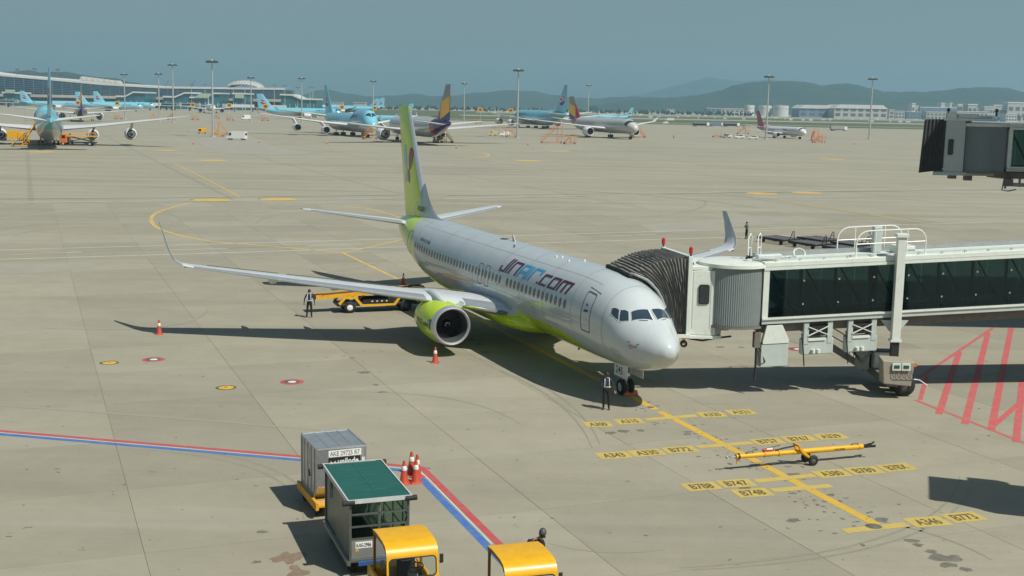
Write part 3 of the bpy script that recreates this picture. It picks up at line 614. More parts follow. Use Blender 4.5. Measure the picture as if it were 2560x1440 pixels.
def livery(name, base, ramp=None, col2=(.4,.5,.05), L=40, zmax=6.2, rough=.2, belly=None, extra=()):
    # white or coloured hull; 'ramp' is the painted edge z(s) below which col2 starts; extra: (s0,s1,colour) bands at the tail
    m = bpy.data.materials.new(name); m.use_nodes = True; nt = m.node_tree; b = nt.nodes['Principled BSDF']; Lk = nt.links.new
    tc = nt.nodes.new('ShaderNodeTexCoord'); sp = nt.nodes.new('ShaderNodeSeparateXYZ'); Lk(tc.outputs['Object'], sp.inputs[0])
    n = nt.nodes.new('ShaderNodeTexNoise'); n.inputs['Scale'].default_value = 1.3; n.inputs['Detail'].default_value = 6; Lk(tc.outputs['Object'], n.inputs['Vector'])
    mr = nt.nodes.new('ShaderNodeMapRange'); mr.inputs[1].default_value = .3; mr.inputs[2].default_value = .7; mr.inputs[3].default_value = .955; mr.inputs[4].default_value = 1.02; Lk(n.outputs['Fac'], mr.inputs[0])
    def mixc(a, col, fac):
        x = nt.nodes.new('ShaderNodeMix'); x.data_type = 'RGBA'; Lk(fac, x.inputs[0])
        if isinstance(a, tuple): x.inputs[6].default_value = (*a,1)
        else: Lk(a, x.inputs[6])
        x.inputs[7].default_value = (*col,1); return x.outputs[2]
    def math(op, a, v=None, bb=None):
        x = nt.nodes.new('ShaderNodeMath'); x.operation = op; Lk(a, x.inputs[0])
        if bb is not None: Lk(bb, x.inputs[1])
        elif v is not None: x.inputs[1].default_value = v
        return x.outputs[0]
    c = base
    if ramp:
        sx = math('MULTIPLY', sp.outputs[0], -1/L); cv = nt.nodes.new('ShaderNodeFloatCurve'); Lk(sx, cv.inputs['Value']); cu = cv.mapping.curves[0]
        for i, (s, z) in enumerate(ramp):
            if i < 2: cu.points[i].location = (s/L, z/zmax)
            else: cu.points.new(s/L, z/zmax)
        cv.mapping.use_clip = False; cv.mapping.update()
        d = math('SUBTRACT', math('MULTIPLY', cv.outputs[0], zmax), bb=sp.outputs[2]); d = math('MULTIPLY', d, 40)
        cl = nt.nodes.new('ShaderNodeClamp'); Lk(d, cl.inputs[0]); c = mixc(c, col2, cl.outputs[0])
    for s0, s1, col in extra:
        a = math('GREATER_THAN', math('MULTIPLY', sp.outputs[0], -1), s0); e = math('LESS_THAN', math('MULTIPLY', sp.outputs[0], -1), s1); c = mixc(c, col, math('MULTIPLY', a, bb=e))
    x = nt.nodes.new('ShaderNodeMix'); x.data_type = 'RGBA'; x.blend_type = 'MULTIPLY'; x.inputs[0].default_value = 1
    if isinstance(c, tuple): x.inputs[6].default_value = (*c,1)
    else: Lk(c, x.inputs[6])
    Lk(mr.outputs[0], x.inputs[7]); Lk(x.outputs[2], b.inputs['Base Color'])
    nb = nt.nodes.new('ShaderNodeTexNoise'); nb.inputs['Scale'].default_value = 1.7; nb.inputs['Detail'].default_value = 3; Lk(tc.outputs['Object'], nb.inputs['Vector'])
    bp = nt.nodes.new('ShaderNodeBump'); bp.inputs['Strength'].default_value = .10; bp.inputs['Distance'].default_value = .06; Lk(nb.outputs['Fac'], bp.inputs['Height']); Lk(bp.outputs[0], b.inputs['Normal']); Lk(bp.outputs[0], b.inputs['Coat Normal'])
    b.inputs['Roughness'].default_value = rough; b.inputs['Coat Weight'].default_value = .5; b.inputs['Coat Roughness'].default_value = .07
    return m

# ------------------------------------------------------------------ the near aircraft (single-aisle twin, white and lime green)
HD = -1.1836; PLX, PLY = 6.6796, 50.1303
LIME = (.51,.70,.014)
m_lime = mat('lime_paint', LIME, .25, var=.04, coat=.4); m_wing = mat('wing_grey', (.52,.56,.58), .32, var=.06, scale=1.2); m_slat = mat('polished_slat', (.72,.75,.77), .28, .75, var=.05)
m_hull = livery('hull_white_lime', (.50,.555,.575), [(0,-1),(4.6,1.0),(5.5,1.7),(6.5,2.2),(8,2.36),(12,2.38),(16,2.25),(21,2.15),(25,2.25),(27.6,2.55),(29.4,3.0),(30.4,3.95),(31.6,4.95),(32.6,5.6),(33.2,6.1),(40,6.19)], LIME)
tab737 = [(0,2.72,2.62,.02),(.04,2.86,2.47,.19),(.15,3.0,2.3,.36),(.5,3.3,1.98,.67),(1,3.56,1.75,.96),(1.5,3.80,1.60,1.2),(1.9,4.05,1.51,1.34),(2.4,4.48,1.45,1.48),(2.9,4.83,1.41,1.59),(3.5,5.04,1.38,1.68),(4.5,5.25,1.36,1.79),(6,5.38,1.35,1.86),(7.5,5.41,1.35,1.88),(12,5.41,1.35,1.88),(20,5.41,1.35,1.88),(25,5.41,1.35,1.88),(28,5.41,1.5,1.86),(31,5.40,2.05,1.7),(34,5.33,2.9,1.3),(36,5.2,3.55,.9),(37.5,5.0,4.1,.48),(38.0,4.85,4.35,.22)]
FU = Fus(tab737)
jet = thing('airliner', 'white and lime green twin jet parked nose towards the viewer at the jet bridge', 'airplane', (PLX,PLY,0), HD)
hull = FU.body(56).build('fuselage', m_hull, jet, smooth=60)
m_out = mat('panel_line', (.06,.065,.07), .5, var=.1); m_win = mat('cabin_window', (.085,.10,.11), .1, var=.05, spec=.8); m_wframe = mat('window_surround', (.20,.22,.235), .4)
m_ck = mat('cockpit_glass', (.03,.05,.075), .05, var=.05, spec=.9)
# cockpit windows: corners (s, phi) on each side
panes = {'a': [(2.97,54),(2.63,47.8),(2.38,61.8),(2.87,62.8)], 'b': [(2.57,45.8),(2.29,36.8),(1.99,46.2),(2.31,60.6)], 'c': [(2.20,34),(2.03,2.6),(1.50,4.4),(1.93,41.5)]}
for sgn in (1, -1):
    for k, pl in panes.items():
        b = MB(); FU.patch(b, [(s, sgn*p) for s, p in pl], .012, 6); w = b.build('cockpit_window', m_ck, jet, smooth=60)
        b = MB(); FU.rib(b, [(s, sgn*p) for s, p in pl], .035, .016); b.build('window_frame', M['white'], w)
    b = MB(); a = FU.P(1.52, radians(sgn*16), .02); c = FU.P(1.72, radians(sgn*30), .04); b.tube([a, c], .012, 5); b.build('wiper', m_out, jet)
# cabin windows, one part each, both sides
sw = [6.76+.508*i for i in range(46)]
bw = MB(); N = 10
def winring(s, ph, off, hs, hp): return [FU.P(s+hs*cos(2*pi*j/12)*(1 if abs(cos(2*pi*j/12)) < .9 else .95), ph+hp*sin(2*pi*j/12), off) for j in range(12)]
for sgn in (1, -1):
    for i, s in enumerate(sw):
        if 13.9 < s < 14.5 or s > 29.9: continue
        ph = radians(79.5)*sgn
        b = MB(); b.poly(winring(s, ph, .006, .155, radians(6.6))); o = b.build('cabin_window', m_wframe, jet)
        b = MB(); b.poly(winring(s, ph, .012, .105, radians(4.6))); b.build('pane', m_win, o)
    for s0, s1, p0, p1, nm in ((4.27,5.06,51,104,'front_door'),(30.9,31.7,58,108,'rear_door'),(16.5,17.08,66,97,'overwing_exit'),(17.5,18.08,66,97,'overwing_exit')):
        b = MB(); r = .1; dp = 4; pts = []
        for cs, cp, a0 in ((s1-r,p1-dp,0),(s0+r,p1-dp,90),(s0+r,p0+dp,180),(s1-r,p0+dp,270)):
            for j in range(5): t = radians(a0+22.5*j); pts.append((cs+r*cos(t), sgn*(cp+dp*sin(t))))
        full = []
        for i in range(len(pts)):
            a, c = pts[i], pts[(i+1) % len(pts)]
            for j in range(4): full.append((a[0]+(c[0]-a[0])*j/4, a[1]+(c[1]-a[1])*j/4))
        FU.rib(b, full, .045 if 'door' in nm else .035, .012); o = b.build(nm, m_out, jet)
        if nm == 'front_door':
            b = MB(); b.poly([FU.P(4.68+.07*cos(2*pi*j/10), sgn*(radians(69)+.035*sin(2*pi*j/10)), .014) for j in range(10)]); b.build('door_window', m_win, o)
            b = MB(); FU.patch(b, [(4.5,sgn*75),(4.85,sgn*76),(4.85,sgn*79),(4.5,sgn*78)], .014, 2); b.build('door_handle', m_out, o)
            b = MB(); FU.rib(b, [(5.1,sgn*45),(4.1,sgn*47)], .03, .014, False); b.build('rain_gutter', m_out, o)
# big lettering on the right-hand side: strokes on a slanted grid, laid on the skin
m_mar = mat('maroon_paint', (.085,.012,.05), .3, var=.05); m_cyan = mat('cyan_paint', (.03,.36,.66), .3, var=.05)
PH0, PH1 = 67.5, 45.0                                # base line and top of the capitals, degrees from the crown
def skin_pt(x, y, sgn=1, s0=15.35, k=.0, hgt=1.0):      # x: metres towards the nose, y: 0..1 of letter height, slanted
    s = s0-x-.45*y; return FU.P(s, radians((PH0+(PH1-PH0)*y)*sgn), .013)
def stroke(b, a, c, wx, wy):                           # stroke from a to c on the (x, y) grid
    n = max(1, int(hypot(c[0]-a[0], (c[1]-a[1])*1.3)/.12)); L_ = []
    vert = abs(c[1]-a[1])*1.3 > abs(c[0]-a[0])
    for i in range(n+1):
        t = i/n; x, y = a[0]+(c[0]-a[0])*t, a[1]+(c[1]-a[1])*t
        L_.append((skin_pt(x-wx/2,y), skin_pt(x+wx/2,y)) if vert else (skin_pt(x,y-wy/2), skin_pt(x,y+wy/2)))
    vs = [p for q in L_ for p in q]; b.add(vs, [(2*i,2*i+1,2*i+3,2*i+2) for i in range(n)])
def glyph(nm, x, strokes, m):
    b = MB(); wx, wy = .19, .155
    for a, c in strokes: stroke(b, (x+a[0],a[1]), (x+c[0],c[1]), wx, wy)
    return b.build(nm, m, logo)
logo = empty_part('airline_name', jet)
glyph('letter', .05, [((0,.06),(0,.42)),((0,.065),(.62,.065)),((.6,.0),(.6,1.12))], m_mar)
glyph('letter', .95, [((0,0),(0,1.12))], m_mar)
glyph('letter', 1.30, [((0,0),(0,1)),((0,.94),(.85,.94)),((.82,0),(.82,1))], m_mar)
glyph('letter', 2.45, [((0,0),(0,1)),((0,.94),(.8,.94)),((.78,0),(.78,1)),((0,.45),(.78,.45))], m_cyan)
glyph('letter', 3.52, [((0,0),(0,1.0))], m_cyan)
glyph('letter', 3.87, [((0,0),(0,1)),((0,.94),(.9,.94)),((.86,.62),(.86,1))], m_cyan)
glyph('full_stop', 5.0, [((0,0),(0,.16))], m_mar)
glyph('letter', 5.28, [((0,0),(0,.8)),((0,.74),(.75,.74)),((0,.065),(.75,.065))], m_mar)
glyph('letter', 6.32, [((0,0),(0,.8)),((0,.74),(.75,.74)),((0,.065),(.75,.065)),((.73,0),(.73,.8))], m_mar)
glyph('letter', 7.35, [((0,0),(0,.8)),((0,.74),(1.05,.74)),((.52,0),(.52,.8)),((1.03,0),(1.03,.8))], m_mar)
def skin_text(s, sstart, ph, size, m, nm, sgn=1):       # small print on the hull
    vs, fs, w = text_mesh(s, size, .01); b = MB(); b.add([FU.P(sstart-x*sgn, radians(ph*sgn)-sgn*y/1.95, .012) for x, y in vs], fs); return b.build(nm, m, jet)
m_seam = mat('skin_seam', (.27,.30,.315), .35, var=.05)
for s in (3.3,6.1,9.2,12.1,15.2,18.9,21.8,24.6,27.2,29.6):   # skin joints round the barrel and along it
    b = MB(); FU.rib(b, [(s, a) for a in range(-125,126,5)], .020, .007, False); b.build('skin_joint', m_seam, hull)
for sgn in (1,-1):
    for ph in (34,96):
        b = MB(); FU.rib(b, [(4.5+.8*i, ph*sgn) for i in range(33)], .013, .007, False); b.build('skin_joint', m_seam, hull)
for s0, s1, p0, p1, nm in ((7.7,8.95,112,134,'cargo_door'),(24.6,25.8,108,130,'cargo_door'),(2.2,2.7,112,124,'service_hatch'),(10.2,10.6,100,108,'service_hatch'),(22.4,22.8,104,112,'service_hatch')):
    b = MB(); FU.rib(b, [(s0,p0),((s0+s1)/2,p0),(s1,p0),(s1,(p0+p1)/2),(s1,p1),((s0+s1)/2,p1),(s0,p1),(s0,(p0+p1)/2)], .022, .010); b.build(nm, m_seam, jet)
skin_text('BOEING 737-800', 28.9, 66, .2, m_out, 'type_lettering')
# wings
for sgn in (1, -1):
    T = lambda x, y, z: (x, y*sgn, z)
    secs = [(T(-12.9,1.2,2.12),8.2,.125,0),(T(-13.6,1.9,2.2),7.35,.125,0),(T(-15.1,3.6,2.42),6.05,.12,0),(T(-16.15,5.4,2.62),4.55,.115,0),(T(-19.2,11.2,3.28),3.05,.10,0),(T(-21.95,16.4,3.9),1.72,.09,0)]
    secs += [(T(-22.2,16.95,4.0),1.62,.085,sgn*.35),(T(-22.5,17.3,4.25),1.5,.08,sgn*.8),(T(-22.95,17.5,4.7),1.3,.075,sgn*1.25),(T(-23.9,17.68,5.5),.85,.07,sgn*1.33),(T(-24.75,17.84,6.15),.55,.06,sgn*1.33)]
    wg = lift(secs[:6], 'wing', m_wing, jet, 11); lift(secs[5:], 'winglet', m_wing, wg, 9)
    leading([secs[1],secs[2]], .11, 'slat', m_slat, wg); leading(secs[3:6], .13, 'slat', m_slat, wg); leading(secs[6:], .12, 'winglet_edge', m_slat, wg)
    for k, y in enumerate((5.9, 9.0, 12.2)):
        f = (y-5.4)/11; x = -16.15-(.53)*(y-5.4); c = 4.55-.255*(y-5.4); te = x-c; z = 2.62+.115*(y-5.4)-.12
        b = MB(); b.tube([(te+1.5,y*sgn,z),(te+1.0,y*sgn,z-.14),(te+.2,y*sgn,z-.24),(te-.5,y*sgn,z-.2),(te-.95,y*sgn,z-.05)], [.03,.16,.22,.15,.02], 10); b.build('flap_fairing', M['offwhite'], wg, smooth=50)
    for y0, y1 in ((2.2,5.2),(5.6,11.6),(12.0,15.6)):
        pts = []
        for y in (y0, (y0+y1)/2, y1):
            x = -13.6-(y-1.9)*.88 if y < 3.6 else -15.1-(y-3.6)*.583 if y < 5.4 else -16.15-(y-5.4)*.527; c = 7.35-(y-1.9)*.765 if y < 3.6 else 6.05-(y-3.6)*.833 if y < 5.4 else 4.55-(y-5.4)*.2575
            z = 2.2+(y-1.9)*.125+.02 if y < 5.4 else 2.62+(y-5.4)*.1164
            pts.append((x-c*.72, y*sgn, z+c*.042))
        b = MB(); b.tube(pts, .018, 4); b.build('hinge_line', m_out, wg)
    b = MB(); b.lathe([(0,.0),(.03,.05),(.14,.07),(.3,.05),(.4,.01)], (-22.45,16.8*sgn,3.93), 'x', 10); b.build('tip_light', mat('green_lens', (.05,.45,.2), .2) if sgn < 0 else M['red'], wg, smooth=50)
    b = MB(); b.loft([[(-13.55-.9*max(0,q_-1.95)*1.0-.16*abs(cos(a))*0+.02+dx_, q_*sgn, 2.2+.13*sin(a)) for a, q_ in [(2*pi*j/14, 2.14+.2*cos(2*pi*j/14)) for j in range(14)]] for dx_ in (.05,-.12)]); b.build('landing_light', m_ck, wg, smooth=40)
    # wing-body fairing
    b = MB(); R = []
    for s, w, zt, zb in ((11.6,.35,2.0,1.4),(12.6,1.5,2.25,1.22),(14,2.0,2.45,1.10),(17,2.08,2.5,1.06),(20,2.05,2.45,1.08),(22.2,1.7,2.3,1.2),(24,.9,2.05,1.36)):
        R.append([(-s, sgn*(w*max(0,sin(pi*j/10))**.8), (zt+zb)/2+(zt-zb)/2*cos(pi*j/10)) for j in range(11)])
    b.add([p for r in R for p in r], [(i*11+j, i*11+j+1, (i+1)*11+j+1, (i+1)*11+j) for i in range(6) for j in range(10)]); b.build('wing_fairing', m_hull, hull, smooth=60)
    # engine and pylon
    eg = engine(jet, 4.83*sgn, 13.65, 1.62, 1.03, 4.5, m_lime, M['metal'])
    b = MB(); R = [[(x,4.83*sgn+y,z) for y, z in ((-h_,za),(h_,za),(h_*.9,zb),(h_*.45,zc_),(-h_*.45,zc_),(-h_*.9,zb))] for x, h_, za, zb, zc_ in ((-14.5,.04,2.55,2.58,2.62),(-15.1,.18,2.4,2.68,2.78),(-15.9,.27,2.3,2.84,2.98),(-16.8,.27,2.1,2.92,3.06),(-18.6,.14,2.2,2.7,2.78))]
    b.loft(R); b.build('pylon', M['lgrey'] if 0 else m_wing, jet, smooth=50)
    b = MB(); b.prism([(-.75,.72*-sgn,.78),(-1.5,.72*-sgn,.80),(-1.7,.98*-sgn,1.0),(-1.0,.98*-sgn,1.02)], (0,0,.03)); b.build('nacelle_strake', m_wing, eg)
    if sgn < 0:                                          # name and emblem on the outboard side of the cowl
        def cowl(x, t, off=.006):                        # x metres behind the lip, t angle above the horizontal
            rr = 1.03*cr([(0,.9,0),(.45,.985,0),(.99,1.05,0),(1.9,1.06,0),(3,.98,0)], x, 1)+off; return (-x, -rr*cos(t), rr*sin(t))
        vs, fs, w = text_mesh('JINAIR.com', .36, .012); b = MB(); b.add([cowl(2.75-x*1.05, -.18+y/1.05) for x, y in vs], fs); b.build('cowl_lettering', m_mar, eg)
        for (cx, ct, rx, rt, m) in ((.72,.10,.14,.20,m_cyan),(.56,.16,.13,.17,m_mar),(.60,-.12,.08,.12,m_mar)):
            b = MB(); b.poly([cowl(cx+rx*cos(a)*(.75+.3*sin(a)), ct+rt*sin(a)) for a in [2*pi*j/14 for j in range(14)]]); b.build('emblem_petal', m, eg)
# tail
finsec = lambda z: (cr([(5.1,32.1,0),(6.0,32.75,0),(7.5,33.72,0),(9.5,34.92,0),(12.3,36.62,0),(12.55,36.95,0)], z, 1), cr([(5.1,37.35,0),(7.5,37.95,0),(9.5,38.45,0),(12.3,39.1,0),(12.55,38.95,0)], z, 1))
b = MB(); R = []
for z in (5.0,5.6,6.4,7.5,9,10.5,12,12.4,12.55):
    a, c = finsec(z); th = .10 if z < 12.3 else .06; n = 9; xs = [.5*(1-cos(pi*i/(n-1))) for i in range(n)]; yt = lambda x: 5*th*(.2969*sqrt(x)-.126*x-.3516*x*x+.2843*x**3-.1036*x**4)*(c-a)
    R.append([(-a-x*(c-a), yt(x), z) for x in xs[::-1]]+[(-a-x*(c-a), -yt(x), z) for x in xs[1:-1]])
b.loft(R); fin = b.build('vertical_fin', m_lime, jet, smooth=45)
b = MB(); R = []
for z in (5.55,6.4,7.5,9,10.5,12.2):
    a, c = finsec(z); w = c-a; R.append([(-a-.05*w,.048*w*.95,z),(-a-.02*w,.03*w,z),(-a+.012,0,z),(-a-.02*w,-.03*w,z),(-a-.05*w,-.048*w*.95,z)])
b.add([p for r in R for p in r], [(i*5+j, i*5+j+1, (i+1)*5+j+1, (i+1)*5+j) for i in range(len(R)-1) for j in range(4)]); b.build('fin_edge', m_slat, fin, smooth=60)
b = MB(); R = []                                      # dorsal fillet, painted white
for s, z1, w in ((29.3,5.42,.02),(30.4,5.56,.07),(31.4,5.92,.12),(32.3,6.6,.15),(33.1,7.5,.17)):
    R.append([(-s,w*1.5,5.2),(-s,w,(5.3+z1)/2),(-s,.01,z1),(-s,-w,(5.3+z1)/2),(-s,-w*1.5,5.2)])
R.append([(-34.6,.26,5.2),(-34.3,.25,6.2),(-33.4,.03,7.5),(-34.3,-.25,6.2),(-34.6,-.26,5.2)])
b.add([p for r in R for p in r], [(i*5+j, i*5+j+1, (i+1)*5+j+1, (i+1)*5+j) for i in range(len(R)-1) for j in range(4)]); b.build('dorsal_fin', mat('hull_plain', (.50,.55,.58), .3, var=.03, coat=.3), fin, smooth=60)
def fin_pt(s, z, sgn=1):
    a, c = finsec(z); x = min(max((s-a)/(c-a),0.001),1); th = .10; y = 5*th*(.2969*sqrt(x)-.126*x-.3516*x*x+.2843*x**3-.1036*x**4)*(c-a); return Vector((-s, -(y+.012)*sgn, z))
def petal(b, cs, cz, rs, rz, tilt, pw=1.0, sgn=1, n=20):
    P = []
    for j in range(n):
        t = 2*pi*j/n; x, y = rs*cos(t)*(1-.28*pw*sin(t)), rz*sin(t); P.append((cs+x*cos(tilt)-y*sin(tilt), cz+x*sin(tilt)+y*cos(tilt)))
    b.add([fin_pt(cs, cz, sgn)]+[fin_pt(s, z, sgn) for s, z in P], [(0, 1+j, 1+(j+1) % n) for j in range(n)])
for sgn in (1, -1):
    m_mar2 = mat('rose_brown_paint', (.30,.05,.11), .35, var=.05); b = MB(); petal(b, 35.75, 9.0, .46, .78, .25, -1, sgn); b.build('emblem_petal', m_mar2, fin); b = MB(); petal(b, 36.15, 7.85, .26, .5, -.2, 1, sgn); b.build('emblem_petal', m_mar2, fin)
    b = MB(); petal(b, 37.1, 9.1, .42, .82, -.2, -1, sgn); b.build('emblem_petal', mat('pale_blue_paint', (.28,.52,.62), .3), fin); b = MB(); petal(b, 36.9, 7.9, .26, .55, .2, 1, sgn); b.build('emblem_petal', MATS['pale_blue_paint'], fin)
    vs, fs, w = text_mesh('HL8245', .35, .02); b = MB(); b.add([Vector((-((33.85-x) if sgn > 0 else (33.85-w+x)), -sgn*.285, 5.68+y)) for x, y in vs], fs); b.build('registration', m_out, fin)
    st = lift([((-33.6,.4*sgn,4.72),4.1,.1,0),((-34.2,1.2*sgn,4.82),3.65,.1,0),((-37.0,6.7*sgn,5.5),1.75,.09,0),((-37.45,7.15*sgn,5.56),1.1,.06,0)], 'tailplane', m_wing, jet); leading([((-34.2,1.2*sgn,4.82),3.65,.1,0),((-37.0,6.7*sgn,5.5),1.75,.09,0)], .10, 'tailplane_edge', m_slat, st)
# antennas, beacons
for s, ph, hh in ((17.5,0,.34),(8.8,180,.3),(14.5,180,.28),(30.8,0,.22)):
    b = MB(); p = FU.P(s, radians(ph)); u = 1 if ph == 0 else -1; b.prism([p+Vector((.18,-.015,0)),p+Vector((-.2,-.015,0)),p+Vector((-.28,-.015,hh*u)),p+Vector((-.14,-.015,hh*u))], (0,.03,0)); b.build('antenna', M['lgrey'], jet)
b = MB(); b.poly([FU.P(18.8+.36*cos(t*pi/8), .12*sin(t*pi/8)+.02, .012) for t in range(16)]); b.build('antenna_base', m_out, jet)
for s, ph in ((11.0,12),(10.6,8),(9.4,14),(16.2,16),(15.9,20),(9.0,-6)):
    b = MB(); p = FU.P(s, radians(ph)); b.lathe([(0,.05),(.05,.045),(.07,.005)], p, n=10); b.build('roof_fitting', M['dgrey'] if s > 15 else M['white'], jet)
for s, ph, hh in ((1.28,86,.1),(1.6,80,.14),(1.15,78,.1)):
    b = MB(); p = FU.P(s, radians(ph), .005); b.tube([p, FU.P(s-.12, radians(ph), .06)], .018, 6); b.build('pitot_probe', m_out, jet)
b = MB(); FU.rib(b, [(1.42+.1*cos(t*pi/8), 88+3.4*sin(t*pi/8)) for t in range(16)], .03, .012); b.build('port_ring', M['red'], jet)
# landing gear
def gear(x, y, zt, r, w, sp, name):
    g = empty_part(name, jet); b = MB(); b.tube([(x,y,zt),(x,y,r)], [.09,.075], 12); b.build('strut', M['lgrey'], g, smooth=40)
    b = MB(); b.tube([(x,y-sp,r),(x,y+sp,r)], .06, 10); b.build('axle', M['steel'], g)
    b = MB(); b.tube([(x,y,zt*.75),(x+.75,y,zt*.98)], .045, 8); b.build('drag_brace', M['lgrey'], g)
    b = MB(); b.bar((x-.1,y,zt*.5),(x-.28,y,zt*.36),.05); b.bar((x-.28,y,zt*.36),(x-.08,y,zt*.22),.05); b.build('torque_link', M['lgrey'], g)
    for s_ in (-1, 1): wheel(g, (x, y+s_*sp, r), r, w)
    return g
ng = gear(-4.0, 0, 1.7, .35, .22, .2, 'nose_gear')
b = MB(); b.box(-4.35,-3.1,.38,.41,.86,1.5); b.build('gear_door', M['white'], ng); b = MB(); b.box(-4.35,-3.1,-.41,-.38,.86,1.5); gd = b.build('gear_door', M['white'], ng)
lettering('245', (-4.2,-.415,1.0), (1,0,0), (0,0,1), .34, m_out, gd, 'door_number')
b = MB(); b.lathe([(0,.07),(.05,.08),(.06,.01)], (-3.78,0,.95), 'x', 12); b.build('taxi_light', M['metal'], ng)
for sg in (1,-1):
    mg = gear(-19.6, 2.86*sg, 2.2, .56, .4, .43, 'main_gear'); b = MB(); b.box(-20.2,-19.0,3.42*sg-.02,3.42*sg+.02,1.0,2.2); b.build('gear_door', m_wing, mg)

# ------------------------------------------------------------------ parked airliners in the background
def gen_fus(L, Wd, Hh, zc, hump=0, a380=False):
    D_ = Wd; n = [(0,-.10,-.14,.012),(.04,.0,-.27,.13),(.16,.12,-.36,.24),(.36,.24,-.43,.34),(.6,.37,-.47,.41),(.85,.455,-.49,.455),(1.2,.492,-.5,.487),(1.6,.5,-.5,.5)]
    tl_ = [(-3.1,.5,-.5,.5),(-2.3,.495,-.40,.475),(-1.4,.47,-.18,.37),(-.6,.42,.06,.22),(-.1,.36,.18,.09),(0,.33,.22,.05)]
    tab = [(s*D_, zc+t*Hh, zc+bb*Hh, w*Wd) for s, t, bb, w in n] + [(L*.45, zc+.5*Hh, zc-.5*Hh, .5*Wd)] + [(L+s*D_, zc+t*Hh, zc+bb*Hh, w*Wd) for s, t, bb, w in tl_]
    if hump:
        add = lambda s: hump*max(0, min(1, (s-2.0)/3.0))*(1-max(0, min(1,(s-hump_end)/4.0))) ; hump_end = 17.5
        ss = sorted(set([r[0] for r in tab]+[2,3,4,5,7,10,13,17,18.5,20,21.5,23,25])); base = Fus(tab); tab = [(s, cr(tab,s,1)+add(s), cr(tab,s,2), cr(tab,s,3)) for s in ss if s <= L]
    return Fus(tab)
KB = (.19,.50,.62); KT = (.12,.45,.64)
m_kblue = mat('sky_blue_paint', KB, .3, var=.04, coat=.3); m_silver = mat('silver_wing', (.62,.64,.64), .35, var=.05); m_nacw = mat('nacelle_white', (.74,.75,.75), .35, var=.04)
m_tred = mat('emblem_red', (.55,.03,.05), .4); m_tblue = mat('emblem_blue', (.015,.05,.25), .4); m_purple = mat('purple_paint', (.05,.02,.17), .35, var=.05); m_asred = mat('crimson_paint', (.48,.015,.045), .35); m_asyel = mat('golden_paint', (.92,.48,.015), .35); m_asgrey = mat('tail_grey', (.30,.29,.26), .4, var=.05); m_twred = mat('tail_rose', (.40,.09,.15), .4, var=.1)
SPEC = dict(
  b748=dict(L=74.5,W=6.5,H=7.0,zc=5.1,hump=1.55,wing=[(3.0,22.5,14.5,4.1),(11,30.5,9.6,4.9),(28,44.6,5.0,7.3),(34.2,52.2,1.0,8.3)],eng=[(11.7,23.5,2.35,1.55,5.6),(21.0,31.4,3.0,1.55,5.6)],fin=(60.5,70.6,69.8,74.6,8.2,19.4),stab=(63.5,9.2,70.6,3.2,11.0,6.9,8.4),gear=[(8,0),(33,-5.5),(33,5.5),(36.2,-1.9),(36.2,1.9)]),
  b744=dict(L=68.6,W=6.5,H=7.0,zc=5.1,hump=1.55,wing=[(3.0,20.0,14.5,4.1),(11,27.6,9.4,4.9),(28,40.6,4.6,7.2),(31.6,43.6,3.7,7.7)],wl=1.9,eng=[(11.7,21.3,2.2,1.4,5.4),(20.8,28.5,2.9,1.4,5.4)],fin=(56,65.5,64.6,69,8.2,19.3),stab=(58.4,9,65.2,3.2,11.0,6.9,8.4),gear=[(7.7,0),(31,-5.5),(31,5.5),(34,-1.9),(34,1.9)]),
  b772=dict(L=62.8,W=6.2,H=6.2,zc=5.2,wing=[(2.9,20,13,3.9),(10,26.3,8.2,4.6),(27,36.4,3.6,6.4),(31.4,40.5,1.0,7.0)],eng=[(9.6,19.5,2.6,1.95,6.8)],fin=(50.5,58.2,59.5,62.6,7.8,18.5),stab=(54,7.2,59.2,2.6,10.7,6.4,7.6),gear=[(6,0),(32,-5.5),(32,5.5)]),
  a330=dict(L=61.5,W=5.64,H=5.64,zc=5.0,wing=[(2.7,19.6,11.5,3.9),(9.4,25,7.2,4.6),(29.2,37.4,2.4,6.6)],wl=2.0,eng=[(9.4,20,2.5,1.5,6.0)],fin=(50,57.4,58.2,61.8,7.6,17.2),stab=(53.4,6.6,58.6,2.4,9.7,6.4,7.6),gear=[(6.7,0),(32,-5.3),(32,5.3)]),
  a359=dict(L=65.3,W=5.96,H=6.09,zc=5.1,wing=[(2.9,20,12.5,3.9),(9.8,26,7.6,4.6),(28.5,37.2,3.0,6.9),(32.2,41.6,.8,8.6)],eng=[(10.5,20.2,2.6,1.75,6.2)],fin=(52.5,60.2,61.2,64.8,7.8,17.0),stab=(56.6,6.8,61.8,2.5,9.3,6.4,7.6),gear=[(5,0),(33.5,-5.3),(33.5,5.3)],mask=True),
  a388=dict(L=71,W=7.14,H=8.41,zc=5.9,a380=True,wing=[(3.5,21,17.5,4.2),(14,32.5,10.2,5.4),(36,48.6,4.4,8.2),(39.5,51.3,3.4,8.8)],wl=1.0,eng=[(14.8,26.2,2.9,1.72,6.0),(25.7,35.2,3.6,1.72,6.0)],fin=(57,67.6,66.6,71.2,9.8,24.0),stab=(60.5,10.6,68,3.6,15.2,8.0,9.6),gear=[(5,0),(33,-6),(33,6),(36,-2.4),(36,2.4)]),
  b738=dict(L=38,W=3.76,H=4.0,zc=3.35,wing=[(1.7,13.3,7.6,2.2),(5.4,16.1,4.5,2.6),(16.8,22.1,1.65,3.9)],wl=2.3,eng=[(4.83,13.6,1.62,1.03,4.2)],fin=(32,36.7,37.4,39.2,5.0,12.4),stab=(33.6,4.0,37.3,1.4,7.15,4.8,5.6),gear=[(4,0),(19.6,-2.9),(19.6,2.9)]),
)
LIV = dict(
  kal=(livery('hull_skyblue', (.66,.68,.68), None), m_kblue), 
)
